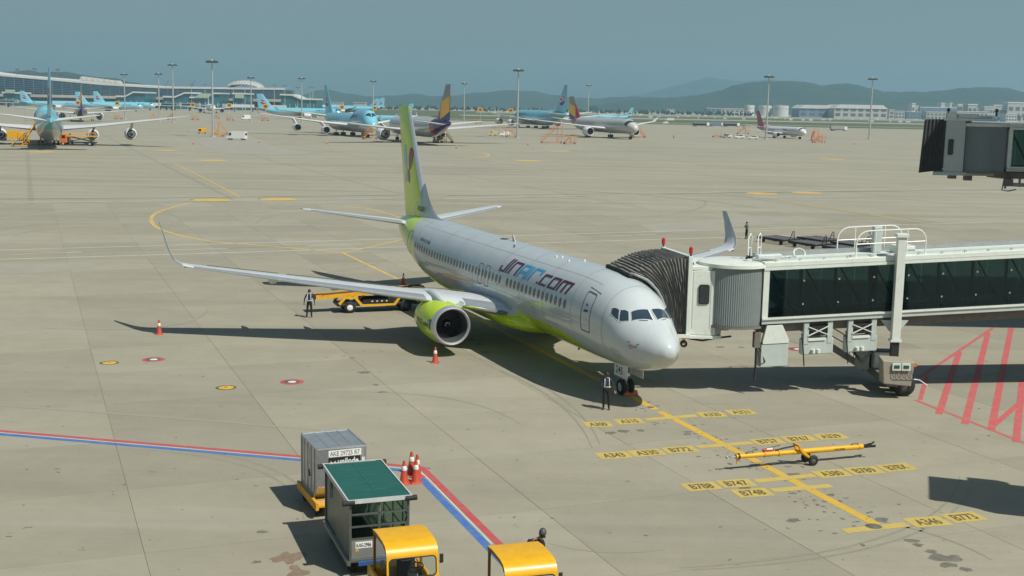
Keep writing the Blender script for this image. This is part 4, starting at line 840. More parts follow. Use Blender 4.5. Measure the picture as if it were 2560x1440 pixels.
def hull_kal(L, zc, H):
    k = 'hull_kal_%.0f_%.1f' % (L, zc)
    if k not in MATS: MATS[k] = livery(k, KB, [(0,zc-.16*H),(L*.5,zc-.16*H),(L*.8,zc-.15*H),(L*.9,zc-.05*H),(L,zc+.1*H)], (.60,.61,.60), L=L, zmax=12)
    return MATS[k]
def airliner(spec, liv, tail, heading, label, group=None, covers=True, gears=True, name='airliner'):
    """tail: ground point under the tail cone; heading: direction the nose points (radians)."""
    q = SPEC[spec]; L = q['L']; pos = Vector((tail.x, tail.y, 0))+Vector((cos(heading), sin(heading), 0))*L
    t = thing(name, label, 'airplane', pos, heading, group); f = gen_fus(L, q['W'], q['H'], q['zc'], q.get('hump',0)); zc, H = q['zc'], q['H']
    if liv == 'kal': hm = hull_kal(L, zc, H); finm = m_kblue
    elif liv == 'asi':
        k = 'hull_asi_%d' % L
        if k not in MATS: MATS[k] = livery(k, (.52,.52,.50), None, L=L, extra=((L*.80,L*.845,(.42,.03,.06)),(L*.845,L*1.1,(.05,.03,.16))))
        hm = MATS[k]; finm = m_asgrey
    elif liv == 'tway':
        k = 'hull_tway'
        if k not in MATS: MATS[k] = livery(k, (.72,.72,.71), None, L=L, extra=((L*.70,L*.8,(.62,.45,.46)),(L*.8,L*1.1,(.50,.20,.24))))
        hm = MATS[k]; finm = m_twred
    else: hm = m_nacw; finm = m_nacw
    f.body(28).build('fuselage', hm, t, smooth=60)
    wm = m_silver
    for sgn in (1, -1):
        secs = [((-s,y*sgn,z),c,.115-.0018*y*.6,0) for y, s, c, z in q['wing']]; w = lift(secs, 'wing', wm, t, 7)
        if q.get('wl'):
            (y, s, c, z) = q['wing'][-1]; h = q['wl']; lift([((-s,y*sgn,z),c,.09,0),((-s-.4*c,(y+.25)*sgn,z+.25),c*.75,.08,sgn*.9),((-s-1.1*c,(y+.5)*sgn,z+h),c*.35,.07,sgn*1.3)], 'winglet', m_kblue if liv == 'kal' and spec != 'b744' else wm, w, 7)
        for y, sf, z, r, ln in q['eng']:
            engine(t, y*sgn, sf, z, r, ln, m_nacw, M['metal'] if liv != 'asi' else m_nacw, 24, False)
            b = MB(); zz = z+r*.9
            for i in range(len(q['wing'])-1):
                if q['wing'][i][0] <= y <= q['wing'][i+1][0]: a, c = q['wing'][i], q['wing'][i+1]; k = (y-a[0])/(c[0]-a[0]); le = a[1]+(c[1]-a[1])*k; zw = a[3]+(c[3]-a[3])*k; ch = a[2]+(c[2]-a[2])*k
            b.prism([(-sf-ln*.25,y*sgn-.2,zz-.1),(-sf-ln*.85,y*sgn-.2,zz-.3),(-le-ch*.5,y*sgn-.2,zw-.1),(-le-.3,y*sgn-.2,zw+.1)], (0,.4,0)); b.build('pylon', wm, t)
        s0, c0, s1, c1, yy, z0, z1 = q['stab']; lift([((-s0,.3*sgn,z0),c0,.1,0),((-s1,yy*sgn,z1),c1,.08,0)], 'tailplane', wm, t, 7)
        # flight-deck glazing and door outlines
        D_ = q['W']; hz = q.get('hump', 0); sa, sb = (.55*D_, .85*D_) if not hz else (3.3, 4.4)
        b = MB()
        if q.get('mask'): f.patch(b, [(.98*D_,sgn*70),(.62*D_,sgn*2),(.42*D_,sgn*2),(.66*D_,sgn*86)], .03, 6)
        else: f.patch(b, [(sb,sgn*(58 if not hz else 40)),(sa+.12*D_,sgn*3),(sa-.10*D_,sgn*3),(sa+.12*D_,sgn*(68 if not hz else 46))], .03, 6)
        b.build('cockpit_window', m_ck, t)
        nW = 26; b = MB()
        for i in range(nW):
            s = L*.16+L*.62*i/nW; f.patch(b, [(s,sgn*76),(s+.3,sgn*76),(s+.3,sgn*83),(s,sgn*83)], .02, 1)
        b.build('cabin_windows', m_dkrec, t)
    sL, sLt, sT_, sTt, z0, z1 = q['fin'][0], q['fin'][1], q['fin'][2]-0, q['fin'][3], q['fin'][4], q['fin'][5]
    sTr = L-.8 if spec != 'b738' else 37.2
    def fsec(z): k = (z-z0)/(z1-z0); return sL+(sLt-sL)*k, sTr+(sTt-sTr)*k
    def frings(za, zb, n=2, pad=0):
        R = []
        for i in range(n+1):
            z = za+(zb-za)*i/n; a, c = fsec(z); w = c-a; xs = [0,.06,.25,.6,1]; ty = [0,.03,.05,.035,.002]
            R.append([(-a-x*w, (y*w+pad), z) for x, y in zip(xs, ty)]+[(-a-x*w, -(y*w+pad), z) for x, y in list(zip(xs, ty))[-2:0:-1]])
        return R
    b = MB(); b.loft(frings(z0-.12*(z1-z0), z1, 4)); fn = b.build('vertical_fin', finm, t, smooth=40)
    def fp(x, z, sg): # x 0..1 of chord
        a, c = fsec(z); w = c-a; y = cr([(0,0,0),(.06,.03,0),(.25,.05,0),(.6,.035,0),(1,.002,0)], x, 1)*w; return Vector((-a-x*w, (y+.03)*sg, z))
    for sg in (1, -1):
        if liv == 'kal':                                   # red and blue whirl with a white wave
            zc_ = z0+(z1-z0)*.40; R_ = (z1-z0)*.19; a, c = fsec(zc_); w = c-a; xc = .52
            def whirl(lo, m, nm):
                P = [fp(xc, zc_, sg)] if 0 else []
                for j in range(13): tt = pi*j/12*(1 if lo > 0 else -1); P.append(fp(xc+R_*cos(tt)/w*-1, zc_+R_*sin(tt), sg))
                for j in range(1, 8): kx = 1-2*j/8; P.append(fp(xc-(-1)*R_*kx/w*-1 if 0 else xc+R_*kx/w*(1), zc_+R_*(.13*lo+.22*sin(pi*kx)*(1)), sg))
                bb = MB(); bb.poly(P); bb.build(nm, m, fn)
            bb = MB(); bb.poly([fp(xc+R_*1.07*cos(2*pi*j/20)/w, zc_+R_*1.07*sin(2*pi*j/20), sg)-Vector((0,.012*sg,0)) for j in range(20)]); bb.build('emblem_disc', M['white'], fn)
            whirl(1, m_tred, 'emblem_red'); whirl(-1, m_tblue, 'emblem_blue')
        elif liv == 'asi':
            for Q, m in (([(0.01,0),(.34,0),(.12,.54),(.01,.68)],m_asred),([(.34,0),(.99,.25),(.99,.68),(.12,.54)],m_asyel),([(.34,0),(.68,0),(.99,0),(.99,.25)],m_purple)):
                bb = MB(); n_ = 7; vs_ = []
                for i_ in range(n_+1):
                    for j_ in range(n_+1):
                        a_, c_ = i_/n_, j_/n_; x_ = (Q[0][0]*(1-a_)+Q[1][0]*a_)*(1-c_)+(Q[3][0]*(1-a_)+Q[2][0]*a_)*c_; zf = (Q[0][1]*(1-a_)+Q[1][1]*a_)*(1-c_)+(Q[3][1]*(1-a_)+Q[2][1]*a_)*c_
                        vs_.append(fp(x_, z0+(z1-z0)*zf, sg)+Vector((0,.03*sg,0)))
                bb.add(vs_, [(i_*(n_+1)+j_, i_*(n_+1)+j_+1, (i_+1)*(n_+1)+j_+1, (i_+1)*(n_+1)+j_) for i_ in range(n_) for j_ in range(n_)]); bb.build('tail_stripe', m, fn)
        elif liv == 'tway':
            bb = MB(); bb.poly([fp(x, z0+(z1-z0)*zf, sg) for x, zf in ((.0,.75),(.3,.5),(.9,1.0),(.4,1.0))]); bb.build('tail_stripe', M['lgrey'], fn)
    if liv in ('kal','tway'):
        txt, mm_, sz = ('KOREAN AIR', m_tblue, q['H']*.17) if liv == 'kal' else ("t'way", m_twred, 1.5)
        for sgn in (1, -1):
            vs, fs, w_ = text_mesh(txt, sz, .02); s0_ = L*(.30 if liv == 'kal' else .40); bb = MB()
            bb.add([f.P((s0_-x) if sgn > 0 else (s0_-w_+x), sgn*(radians(74 if liv == 'kal' else 92)-y/(q['H']/2)), .03) for x, y in vs], fs); bb.build('hull_lettering', mm_, t)
    if gears:
        for s, y in q['gear']:
            g = empty_part('landing_gear', t); r = .62 if L > 45 else .5; b = MB(); b.tube([(-s,y,zc-H*.3),(-s,y,r)], .16 if L > 45 else .1, 8); b.build('strut', M['lgrey'], g)
            if s > 10 and L > 45:
                for dx in (-.75, .75):
                    for dy in (-.5, .5): wheel(g, (-s+dx, y+dy, r), r, .45)
            else:
                for dy in (-.32, .32): wheel(g, (-s, y+dy, r), r, .4)
    return t
def at(u, Y): p = D(u, 300, Y); return Vector((p.x, Y, 0))
H1, H2 = radians(112), radians(-67.5)
airliner('b748', 'kal', at(128,290), radians(111.8), 'pale blue four engined jet seen from behind at the far left', 'parked blue jets')
airliner('b772', 'asi', at(205,622), radians(110), 'grey jet with a golden tail seen from behind, beyond the far left jet', 'parked grey jets with striped tails')
airliner('a330', 'kal', at(52,1200), radians(4), 'blue jet side on before the glass terminal, leftmost of its tails', 'parked blue jets')
airliner('a330', 'kal', at(190,1150), radians(4), 'blue jet at the terminal with its tail behind the golden tail fin', 'parked blue jets')
airliner('b772', 'kal', at(234,1270), radians(3), 'long blue jet side on before the terminal, third tail from the left', 'parked blue jets')
airliner('b772', 'plain', at(520,1170), radians(-72), 'white jet facing forward before the terminal beside the tall lamp mast', None)
airliner('a330', 'kal', at(643,885), radians(-4), 'blue jet side on with a red and blue tail emblem, left of the blue jumbo', 'parked blue jets')
kj = airliner('b744', 'kal', at(812,508), radians(-66.5), 'blue double-deck-nosed jumbo with four engines facing the viewer', 'parked blue jets')
airliner('a330', 'kal', at(948,1380), radians(178), 'blue jet side on behind the jumbo, nearer of two tails facing right', 'parked blue jets')
airliner('b772', 'kal', at(962,1500), radians(178), 'blue jet behind the jumbo, farther of two tails facing right', 'parked blue jets')
airliner('b738', 'kal', at(1030,720), radians(170), 'small blue jet half hidden behind the grey jet with the golden tail', 'parked blue jets')
airliner('b772', 'asi', at(1126,372), radians(111.6), 'grey jet with a golden and purple tail seen from behind, near the lime fin', 'parked grey jets with striped tails')
airliner('a388', 'kal', at(1416,672), radians(113), 'blue double-deck jet seen from behind, beside the middle lamp mast', 'parked blue jets')
airliner('a359', 'asi', at(1421,552), radians(-68), 'silver jet with black framed cockpit windows facing the viewer', 'parked grey jets with striped tails')
airliner('b738', 'kal', at(1580,1100), radians(182), 'tiny far blue jet seen above the silver jet', 'parked blue jets')
airliner('b738', 'tway', at(1893,590), radians(-66.5), 'small white jet with a rose red tail at right behind the lamp mast', None)
airliner('a330', 'kal', at(770,1750), radians(20), 'blue tail fin rising behind the right end pier of the terminal', 'parked blue jets')
# ------------------------------------------------------------------ jet bridges
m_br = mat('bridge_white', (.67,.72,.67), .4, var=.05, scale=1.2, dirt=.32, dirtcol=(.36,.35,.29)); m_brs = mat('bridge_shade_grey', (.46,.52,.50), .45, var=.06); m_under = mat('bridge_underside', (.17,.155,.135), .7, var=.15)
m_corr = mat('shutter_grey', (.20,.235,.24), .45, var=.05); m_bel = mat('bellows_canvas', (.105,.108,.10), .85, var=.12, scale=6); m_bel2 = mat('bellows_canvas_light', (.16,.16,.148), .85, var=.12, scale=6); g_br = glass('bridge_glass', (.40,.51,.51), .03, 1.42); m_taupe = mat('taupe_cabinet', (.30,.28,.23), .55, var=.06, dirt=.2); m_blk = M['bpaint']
def rrect(x0, x1, z0, z1, r, n=4):
    P = []
    for cx, cz, a0 in ((x1-r,z1-r,0),(x0+r,z1-r,90),(x0+r,z0+r,180),(x1-r,z0+r,270)):
        for j in range(n+1): t = radians(a0+90*j/n); P.append((cx+r*cos(t), cz+r*sin(t)))
    return P
def tunnel_bridge(label, O, P0, ax, slope, length, near):
    t = thing('jet_bridge', label, 'jet bridge', O); O = Vector(O); A = Vector((ax[0],ax[1],0)).normalized(); Nn = Vector((-A.y,A.x,0)); P0 = Vector(P0)
    def TP(a, d, h): return P0+A*a+Nn*d+Vector((0,0,h+slope*a))-O
    def tb(b, a0, a1, d0, d1, h0, h1): b.hexa([TP(a0,d0,h0),TP(a1,d0,h0),TP(a1,d1,h0),TP(a0,d1,h0),TP(a0,d0,h1),TP(a1,d0,h1),TP(a1,d1,h1),TP(a0,d1,h1)]); return b
    Wd = 2.25; nP = int((length-.4)/1.62)
    tb(MB(), 0, length, .25, Wd-.25, -.42, -.02).build('floor_beam', m_under, t); tb(MB(), 0, length, .04, Wd-.04, 0, .10).build('floor', mat('dark_carpet', (.02,.03,.035), .9), t)
    rf = tb(MB(), 0, length, -.06, Wd+.06, 2.58, 2.80).build('roof', m_br, t, bev=.03)
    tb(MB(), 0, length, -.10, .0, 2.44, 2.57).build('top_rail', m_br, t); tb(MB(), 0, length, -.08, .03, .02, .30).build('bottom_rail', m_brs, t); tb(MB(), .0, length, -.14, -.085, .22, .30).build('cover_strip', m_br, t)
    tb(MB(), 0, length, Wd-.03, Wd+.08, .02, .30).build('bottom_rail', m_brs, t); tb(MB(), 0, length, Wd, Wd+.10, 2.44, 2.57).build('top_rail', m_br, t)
    for d in (0, Wd-.14): tb(MB(), 0, .26, d-.07, d+.2, .3, 2.44).build('end_post', m_br, t)
    for k in range(nP):
        a0 = .27+k*1.62; a1 = a0+1.60
        for d in (.02, Wd-.03):
            pn = tb(MB(), a0, a1, d, d+.015, .305, 2.435).build('pane', g_br, t)
            if d < 1:
                for hh in (.85, 1.9):
                    b = MB(); c = TP(a1+.01, d-.02, hh); b.lathe([(-.02,.045),(.0,.04),(.005,.005)], c, 'y', 8); b.build('glass_bolt', M['lgrey'], pn)
        b = MB(); b.bar(TP(a0+.1,.45,2.5), TP(a1-.1,.45,.2), .09, .07); b.build('truss_brace', M['dgrey'], t)
        b = MB(); b.bar(TP(a0-.02,.45,2.5), TP(a0-.02,.45,.2), .12, .1); b.build('truss_post', M['dgrey'], t)
    if near:
        b = MB()
        for k in range(int(length/1.1)): b.box(*sum(([x-.05, x+.05] for x in TP(.6+k*1.1, .12, 2.84)), [])); 
        b.build('roof_clips', m_brs, rf)
        tb(MB(), 0, length, .45, .55, 2.805, 2.87).build('roof_conduit', m_brs, rf); tb(MB(), 0, length, 1.85, 2.25, 2.81, 2.98).build('roof_duct', M['grey'], rf)
    # round end: shutter of upright slats under a white cap
    C = TP(-1.0, 1.2, 0); R = 1.5; z0, z1 = .0, 2.55
    for k in range(100):
        th = radians(-178+k*3.6); p = C+Vector((cos(th)*R, sin(th)*R, 0))
        if p.x > C.x+1.1 and abs(p.y-C.y) < 1.0: continue
        b = MB(); w = .045; tx, ty = -sin(th), cos(th); nx, ny = cos(th), sin(th)
        b.prism([p+Vector((tx*w,ty*w,z0)), p+Vector((nx*.022,ny*.022,z0)), p+Vector((-tx*w,-ty*w,z0)), p+Vector((-nx*.05,-ny*.05,z0))], (0,0,z1-z0)); b.build('shutter_slat', m_corr, t)
    b = MB(); b.lathe([(2.56,R+.02),(2.60,R+.14),(2.74,R+.14),(2.80,R-.1),(2.82,.01)], C, n=36); b.build('round_cap', m_br, t, smooth=30)
    b = MB(); b.lathe([(-.12,.01),(-.12,R+.06),(.0,R+.06)], C, n=36); b.build('round_base', m_under, t)
    b = MB(); b.lathe([(-.05,.6),(-.02,R-.16),(2.5,R-.16)], C, n=24); b.build('inner_drum', m_blk, t)
    return t, TP, C, tb
BO = (17.4,54.9,0)
br, TP, C, tb = tunnel_bridge('white glass sided jet bridge docked to the lime and white jet', BO, (11.15,54.05,3.24), (.993,.117), .053, 34, True)
Ov = Vector(BO)
def w2(x, y, z): return Vector((x,y,z))-Ov
# cab between the round end and the bellows
def hexw(n, f, zb, zt, m, nm, par=None, bev=0):
    b = MB(); P = [w2(x,y,zb) for x, y in f]+[w2(x,y,zt) for x, y in f]; b.hexa(P); return b.build(nm, m, par or br, bev=bev)
hexw(0, [(7.98,54.08),(9.12,54.02),(9.12,54.14),(7.98,54.2)], 2.72, 5.62, m_br, 'cab_wall', bev=.02)
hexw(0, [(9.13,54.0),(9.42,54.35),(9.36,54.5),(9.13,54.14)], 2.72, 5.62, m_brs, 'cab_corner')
hexw(0, [(7.2,57.5),(9.3,57.6),(9.3,57.75),(7.2,57.7)], 2.72, 5.7, m_br, 'cab_wall')
hexw(0, [(7.80,53.98),(7.98,53.98),(7.98,54.25),(7.80,54.25)], 2.62, 6.25, m_br, 'cab_post', bev=.02); hexw(0, [(7.0,57.55),(7.2,57.55),(7.2,57.8),(7.0,57.8)], 2.7, 6.25, m_br, 'cab_post')
hexw(0, [(7.80,54.26),(7.98,54.26),(7.2,57.54),(7.0,57.54)], 5.95, 6.24, m_br, 'cab_header')
hexw(0, [(8.0,54.05),(9.9,54.2),(9.9,57.3),(7.25,57.6)], 5.63, 5.80, m_br, 'cab_roof', bev=.02); hexw(0, [(7.6,53.95),(9.4,54.0),(9.4,57.6),(6.9,57.7)], 2.55, 2.70, m_br, 'cab_floor', bev=.02)
hexw(0, [(7.3,53.86),(7.98,53.9),(7.98,54.1),(7.3,54.0)], 2.60, 2.74, m_br, 'cab_sill')
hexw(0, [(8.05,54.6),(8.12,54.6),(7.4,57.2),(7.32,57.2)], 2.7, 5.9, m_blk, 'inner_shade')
b = MB(); P = rrect(8.30, 8.78, 4.12, 5.0, .10); b.prism([w2(x, 54.035, z) for x, z in P], (0,-.03,0)); cw = b.build('cab_window', M['bpaint'], br); b = MB(); P = rrect(8.34, 8.74, 4.16, 4.96, .08); b.prism([w2(x, 54.0, z) for x, z in P], (0,-.012,0)); b.build('window_pane', M['darkglass'], cw)
b = MB(); b.bar(w2(8.06,54.07,3.0), w2(8.06,54.07,5.55), .015, .03); b.build('panel_joint', m_brs, br); b = MB(); b.bar(w2(8.85,54.03,3.0), w2(8.85,54.03,5.55), .015, .03); b.build('panel_joint', m_brs, br)
for x, y in ((7.9,54.12),(7.1,57.66)):
    b = MB(); b.lathe([(0,.05),(.12,.05)], w2(x,y,6.26), n=8); l = b.build('beacon_base', M['dgrey'], br); b = MB(); b.lathe([(.12,.085),(.36,.085),(.42,.02)], w2(x,y,6.26), n=12); b.build('beacon', M['red'], l, smooth=40)
b = MB(); b.lathe([(-.08,.08),(-.08,.16),(.08,.16),(.08,.08)], w2(7.75,54.2,2.28), 'y', 14); b.build('bumper_wheel', M['black'], br); b = MB(); b.bar(w2(7.75,54.2,2.55), w2(7.75,54.2,2.28), .1); b.build('wheel_fork', M['oldyellow'], br)
b = MB(); b.tube([w2(8.0,54.3,2.5), w2(8.6,54.3,2.42), w2(9.3,54.6,2.5), w2(9.9,54.4,2.62)], .045, 8); b.build('service_hose', M['black'], br)
# bellows: folds from the cab frame to the fuselage
jm = Matrix.Translation((PLX,PLY,0)) @ Matrix.Rotation(HD, 4, 'Z')
def ringA(k):
    if k < 1: return Vector((7.85,54.1,2.85+3.3*k))
    if k < 2: return Vector((7.85,54.1,6.15)).lerp(Vector((7.08,57.65,6.12)), k-1)
    return Vector((7.08,57.65,6.12-3.3*(k-2)))
def ringB(k):
    if k < 1: s, p = 3.85+.45*k, -105+100*k
    elif k < 2: s, p = 4.3+2.2*(k-1), -5+1*(k-1)
    else: s, p = 6.5+.2*(k-2), -4-100*(k-2)
    return jm @ FU.P(s, radians(p), .10)
NR = 35; KS = [i*3/30 for i in range(31)]; rings = []
for r in range(NR):
    f = r/(NR-1); row = []; pk = .055 if r % 2 else -.015
    cen = ((ringA(.5)+ringA(2.5))/2).lerp((ringB(.5)+ringB(2.5))/2, f)
    for k in KS:
        p = ringA(k).lerp(ringB(k), f); bulge = .5*sin(pi*f)*(1 if 1 <= k <= 2 else max(0, 1-abs(k-(1 if k < 1 else 2))))*.45
        o = (p-cen); o.normalize(); p = p+o*pk+Vector((0,0,bulge))+Vector((hnoise(p.x*40+r*9,p.z*40,9),hnoise(p.y*50,p.z*31+r*5,9),hnoise(p.x*30,p.y*44+r*3,9)))*.032; row.append(p-Ov)
    rings.append(row)
n = len(KS)
for r in range(NR-1):
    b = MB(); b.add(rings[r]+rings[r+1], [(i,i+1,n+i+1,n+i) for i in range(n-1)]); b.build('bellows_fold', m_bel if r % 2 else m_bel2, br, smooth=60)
b = MB(); b.tube([p for p in rings[-1][8:24]], .09, 8); b.build('contact_pad', M['black'], br, smooth=60)
b = MB(); b.tube([p+Vector((0,0,-.1)) for p in rings[-4][0:12]], .06, 8); b.build('edge_hose', M['grey'], br, smooth=60)
# lift columns, wheels and control cabinet
def colz(d): return TP(6.14, d, 0)
for d, hgt in ((-.32, 7.28), (2.55, 7.1)):
    c = colz(d); b = MB(); b.box(c.x-.19, c.x+.19, c.y-.16, c.y+.16, 2.62, hgt); lc = b.build('lift_column', m_br, br, bev=.02)
    b = MB(); b.box(c.x-.25, c.x+.25, c.y-.21, c.y+.21, 2.52, 2.62); b.build('column_foot', m_br, lc); b = MB(); b.box(c.x-.27, c.x+.27, c.y-.22, c.y+.22, hgt-.05, hgt+.12); b.build('column_cap', m_br, lc, bev=.02)
    b = MB(); b.box(c.x-.17, c.x+.17, c.y-.13, c.y+.13, .75, 2.53); b.build('column_ram', m_blk, lc)
    b = MB(); b.prism([(c.x-.62,c.y+.2,3.45),(c.x+.62,c.y+.2,3.45),(c.x+.22,c.y+.2,2.95),(c.x-.22,c.y+.2,2.95)], (0,.08,0)); b.build('column_gusset', m_brs, lc)
c0, c1 = colz(-.32), colz(2.55)
b = MB(); b.box(c0.x-.25, c0.x+.25, c0.y-.1, c1.y+.3, .45, .8); b.build('bogie_beam', m_under, br)
for x, y in ((c0.x+.55,c0.y+.95),(c0.x+.55,c0.y+1.95)):
    b = MB(); b.lathe([(-.2,.22),(-.2,.44),(-.14,.5),(.14,.5),(.2,.44),(.2,.22)], (x,y,.5), 'y', 22); wl = b.build('bogie_wheel', M['black'], br, smooth=50); b = MB(); b.lathe([(-.16,.01),(-.14,.24),(.14,.24),(.16,.01)], (x,y,.5), 'y', 14); b.build('hub', M['dgrey'], wl)
b = MB(); b.lathe([(-.2,.22),(-.2,.44),(-.14,.5),(.14,.5),(.2,.44),(.2,.22)], (c0.x+.55,c0.y+.12,.5), 'y', 22); wl = b.build('bogie_wheel', M['black'], br, smooth=50); b = MB(); b.lathe([(-.16,.01),(-.14,.24),(.14,.24),(.16,.01)], (c0.x+.55,c0.y+.12,.5), 'y', 14); b.build('hub', M['dgrey'], wl)
b = MB(); b.hexa([(c0.x-.62,c0.y-.75,.72),(c0.x+.62,c0.y-.75,.62),(c0.x+.62,c0.y-.05,.62),(c0.x-.62,c0.y-.05,.72),(c0.x-.72,c0.y-.75,1.78),(c0.x+.72,c0.y-.75,1.72),(c0.x+.72,c0.y-.05,1.85),(c0.x-.72,c0.y-.05,1.9)]); cb = b.build('control_cabinet', m_taupe, br, bev=.04)
for k in range(2):
    x = c0.x-.1+.42*k; b = MB(); b.box(x-.19, x+.19, c0.y-.84, c0.y-.76, 1.36, 1.68); p = b.build('meter', M['offwhite'], cb); b = MB(); b.box(x-.12, x+.12, c0.y-.86, c0.y-.845, 1.46, 1.60); b.build('meter_screen', mat('green_screen', (.015,.09,.06), .15), p)
b = MB()
for k in range(5): x = c0.x-.3+.22*k; b.tube([(x,c0.y-.79,1.36),(x+.04,c0.y-.82,1.15),(x+.12,c0.y-.80,1.0),(x+.3,c0.y-.79,.98)], .012, 5)
b.build('cables', m_blk, cb)
b = MB(); b.box(c0.x+.74, c0.x+.86, c0.y-.6, c0.y-.5, 1.5, 1.66); b.build('beacon', M['orange'], cb); b = MB(); b.tube([(c0.x+.8,c0.y-.5,.9),(c0.x+1.1,c0.y-.4,.85),(c0.x+1.45,c0.y-.45,.62)], .025, 6); b.build('tow_arm', M['offwhite'], cb)
b = MB(); b.box(c1.x+.15, c1.x+1.2, c1.y-.6, c1.y+.2, .5, 1.55); gb = b.build('equipment_box', m_br, br, bev=.03); b = MB(); b.box(c1.x+.3, c1.x+1.05, c1.y-.5, c1.y+.1, 1.56, 1.62); b.build('box_lid', M['dgrey'], gb)
b = MB(); b.box(c1.x-.75, c1.x-.2, c1.y-1.0, c1.y-.5, .8, 2.2); b.build('grey_locker', M['grey'], br, bev=.04)
b = MB()
for k in range(3): b.tube([TP(4.3,.2,-.9)+Vector((0,0,0)), TP(4.35+.1*k,.1,-1.5-.12*k), TP(4.8,.05,-1.85-.1*k), TP(5.25+.04*k,.1,-1.5), TP(5.35,.2,-.6)], .035, 7)
b.build('hose_loop', M['black'], br, smooth=60)
# hanging units beneath the tunnel
def hung(a, kind):
    if kind == 0:
        b = MB(); b.prism([TP(a-.1,-.05,-.05),TP(a+.62,-.05,-.05),TP(a+.95,-.05,-.75),TP(a+.95,-.05,-.9),TP(a-.25,-.05,-.9),TP(a-.25,-.05,-.75)], (0,.4,0)); h = b.build('hanging_bracket', m_br, br, bev=.02)
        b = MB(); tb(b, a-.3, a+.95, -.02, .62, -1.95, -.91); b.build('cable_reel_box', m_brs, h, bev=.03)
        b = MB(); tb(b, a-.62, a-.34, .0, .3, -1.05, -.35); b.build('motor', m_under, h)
        b = MB(); b.tube([TP(a-.5,.1,-1.0),TP(a-.48,.12,-1.9),TP(a-.52,.1,-2.6)], .05, 7); b.tube([TP(a-.4,.1,-1.0),TP(a-.1,-.05,-1.7),TP(a-.3,-.05,-1.8),TP(a-.42,.1,-1.2)], .025, 6); b.build('hanging_cable', M['black'], h)
    else:
        h = tb(MB(), a, a+.22, -.02, .2, -1.0, -.02).build('hanging_bracket', m_brs, br); tb(MB(), a+1.1, a+1.32, -.02, .2, -1.0, -.02).build('hanger_leg', m_brs, h)
        for s in (0, 1): b = MB(); b.bar(TP(a+.2,-.05,-.22 if s else -.62), TP(a+1.12,-.05,-.62 if s else -.22), .05, .04); b.build('cross_brace', m_br, h)
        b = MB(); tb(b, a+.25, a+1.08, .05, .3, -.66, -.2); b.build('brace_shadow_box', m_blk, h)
        b = MB(); tb(b, a-.05, a+1.4, .0, .45, -1.5, -.78); b.build('console', m_brs, h, bev=.04)
        for x in (.45,.68): b = MB(); b.lathe([(0,.09),(.16,.09),(.18,.01)], TP(a+x,-.08,-1.42), n=12); b.build('socket', m_br, h, smooth=40)
        b = MB(); tb(b, a+.2, a+1.0, -.05, .0, -.86, -.74); b.build('hood', m_br, h)
        b = MB(); b.tube([TP(a-.1,0,-.5),TP(a,0,-1.2),TP(a+.08,0,-2.0)], .03, 6); b.build('hanging_cable', M['black'], h)
hung(.35, 0); hung(2.0, 1); hung(4.05, 1)
# service stair down the far side
sa, sb = w2(13.0,57.3,3.0), w2(17.0,57.8,.55)
for dy in (0, .75):
    b = MB(); b.bar(sa+Vector((0,dy,0)), sb+Vector((0,dy,0)), .06, .30); b.build('stair_stringer', M['grey'], br)
    b = MB(); b.tube([sa+Vector((-.3,dy,1.0)), sb+Vector((0,dy,1.0))], .025, 6); b.tube([sa+Vector((-.3,dy,.6)), sb+Vector((0,dy,.6))], .02, 6); [b.tube([sa.lerp(sb,q)+Vector((0,dy,0)), sa.lerp(sb,q)+Vector((0,dy,1.0))], .02, 6) for q in (.15,.5,.85)]; b.build('stair_rail', M['lgrey'], br)
for k in range(11): p = sa.lerp(sb,(k+.5)/11); b = MB(); b.box(p.x-.14, p.x+.14, p.y, p.y+.75, p.z-.02, p.z+.03); b.build('stair_tread', M['lgrey'], br)
# on the roof: guard rails, cabinets, cables
def hoop(a0, a1, d, hh, r):
    pts = [TP(a0,d,2.8)]+[TP(a0+r-r*cos(t), d, 2.8+hh-r+r*sin(t)) for t in [pi/2*j/5 for j in range(6)]]+[TP(a1-r+r*sin(t), d, 2.8+hh-r+r*cos(t)) for t in [pi/2*j/5 for j in range(6)]]+[TP(a1,d,2.8)]
    b = MB(); b.tube(pts, .032, 7); b.tube([TP(a0,d,2.8+hh*.5), TP(a1,d,2.8+hh*.5)], .026, 6); [b.tube([TP(a0+(a1-a0)*q,d,2.8), TP(a0+(a1-a0)*q,d,2.8+hh)], .026, 6) for q in (.27,.73)]; b.build('guard_rail', M['white'], br, smooth=50)
hoop(4.3, 7.55, .25, 1.15, .55); hoop(4.1, 7.2, 2.0, 1.15, .55)
b = MB(); tb(b, 6.4, 7.2, .5, 1.5, 2.81, 3.15); b.build('roof_unit', m_br, br, bev=.04); b = MB(); tb(b, 5.55, 5.95, 1.3, 1.6, 2.81, 4.0); b.build('roof_cabinet', m_brs, br, bev=.04)
b = MB(); tb(b, -.05, 1.05, .7, 1.15, 2.81, 3.02); b.build('roof_unit', m_br, br, bev=.03); b = MB(); p = C+Vector((-.4,-.35,0)); b.box(p.x-.2,p.x+.2,p.y-.15,p.y+.15,2.84,3.32); b.build('roof_box', m_brs, br)
for dx in (0,.45):
    b = MB(); q = TP(-.35+dx,1.3,2.8); b.tube([q, q+Vector((0,0,1.0)), q+Vector((.1,.1,1.15)), q+Vector((.2,.3,1.0)), q+Vector((.2,.35,0))], .03, 7); b.tube([q+Vector((0,0,.5)), q+Vector((.2,.35,.5))], .025, 6); b.build('ladder_hoop', M['white'], br, smooth=50)
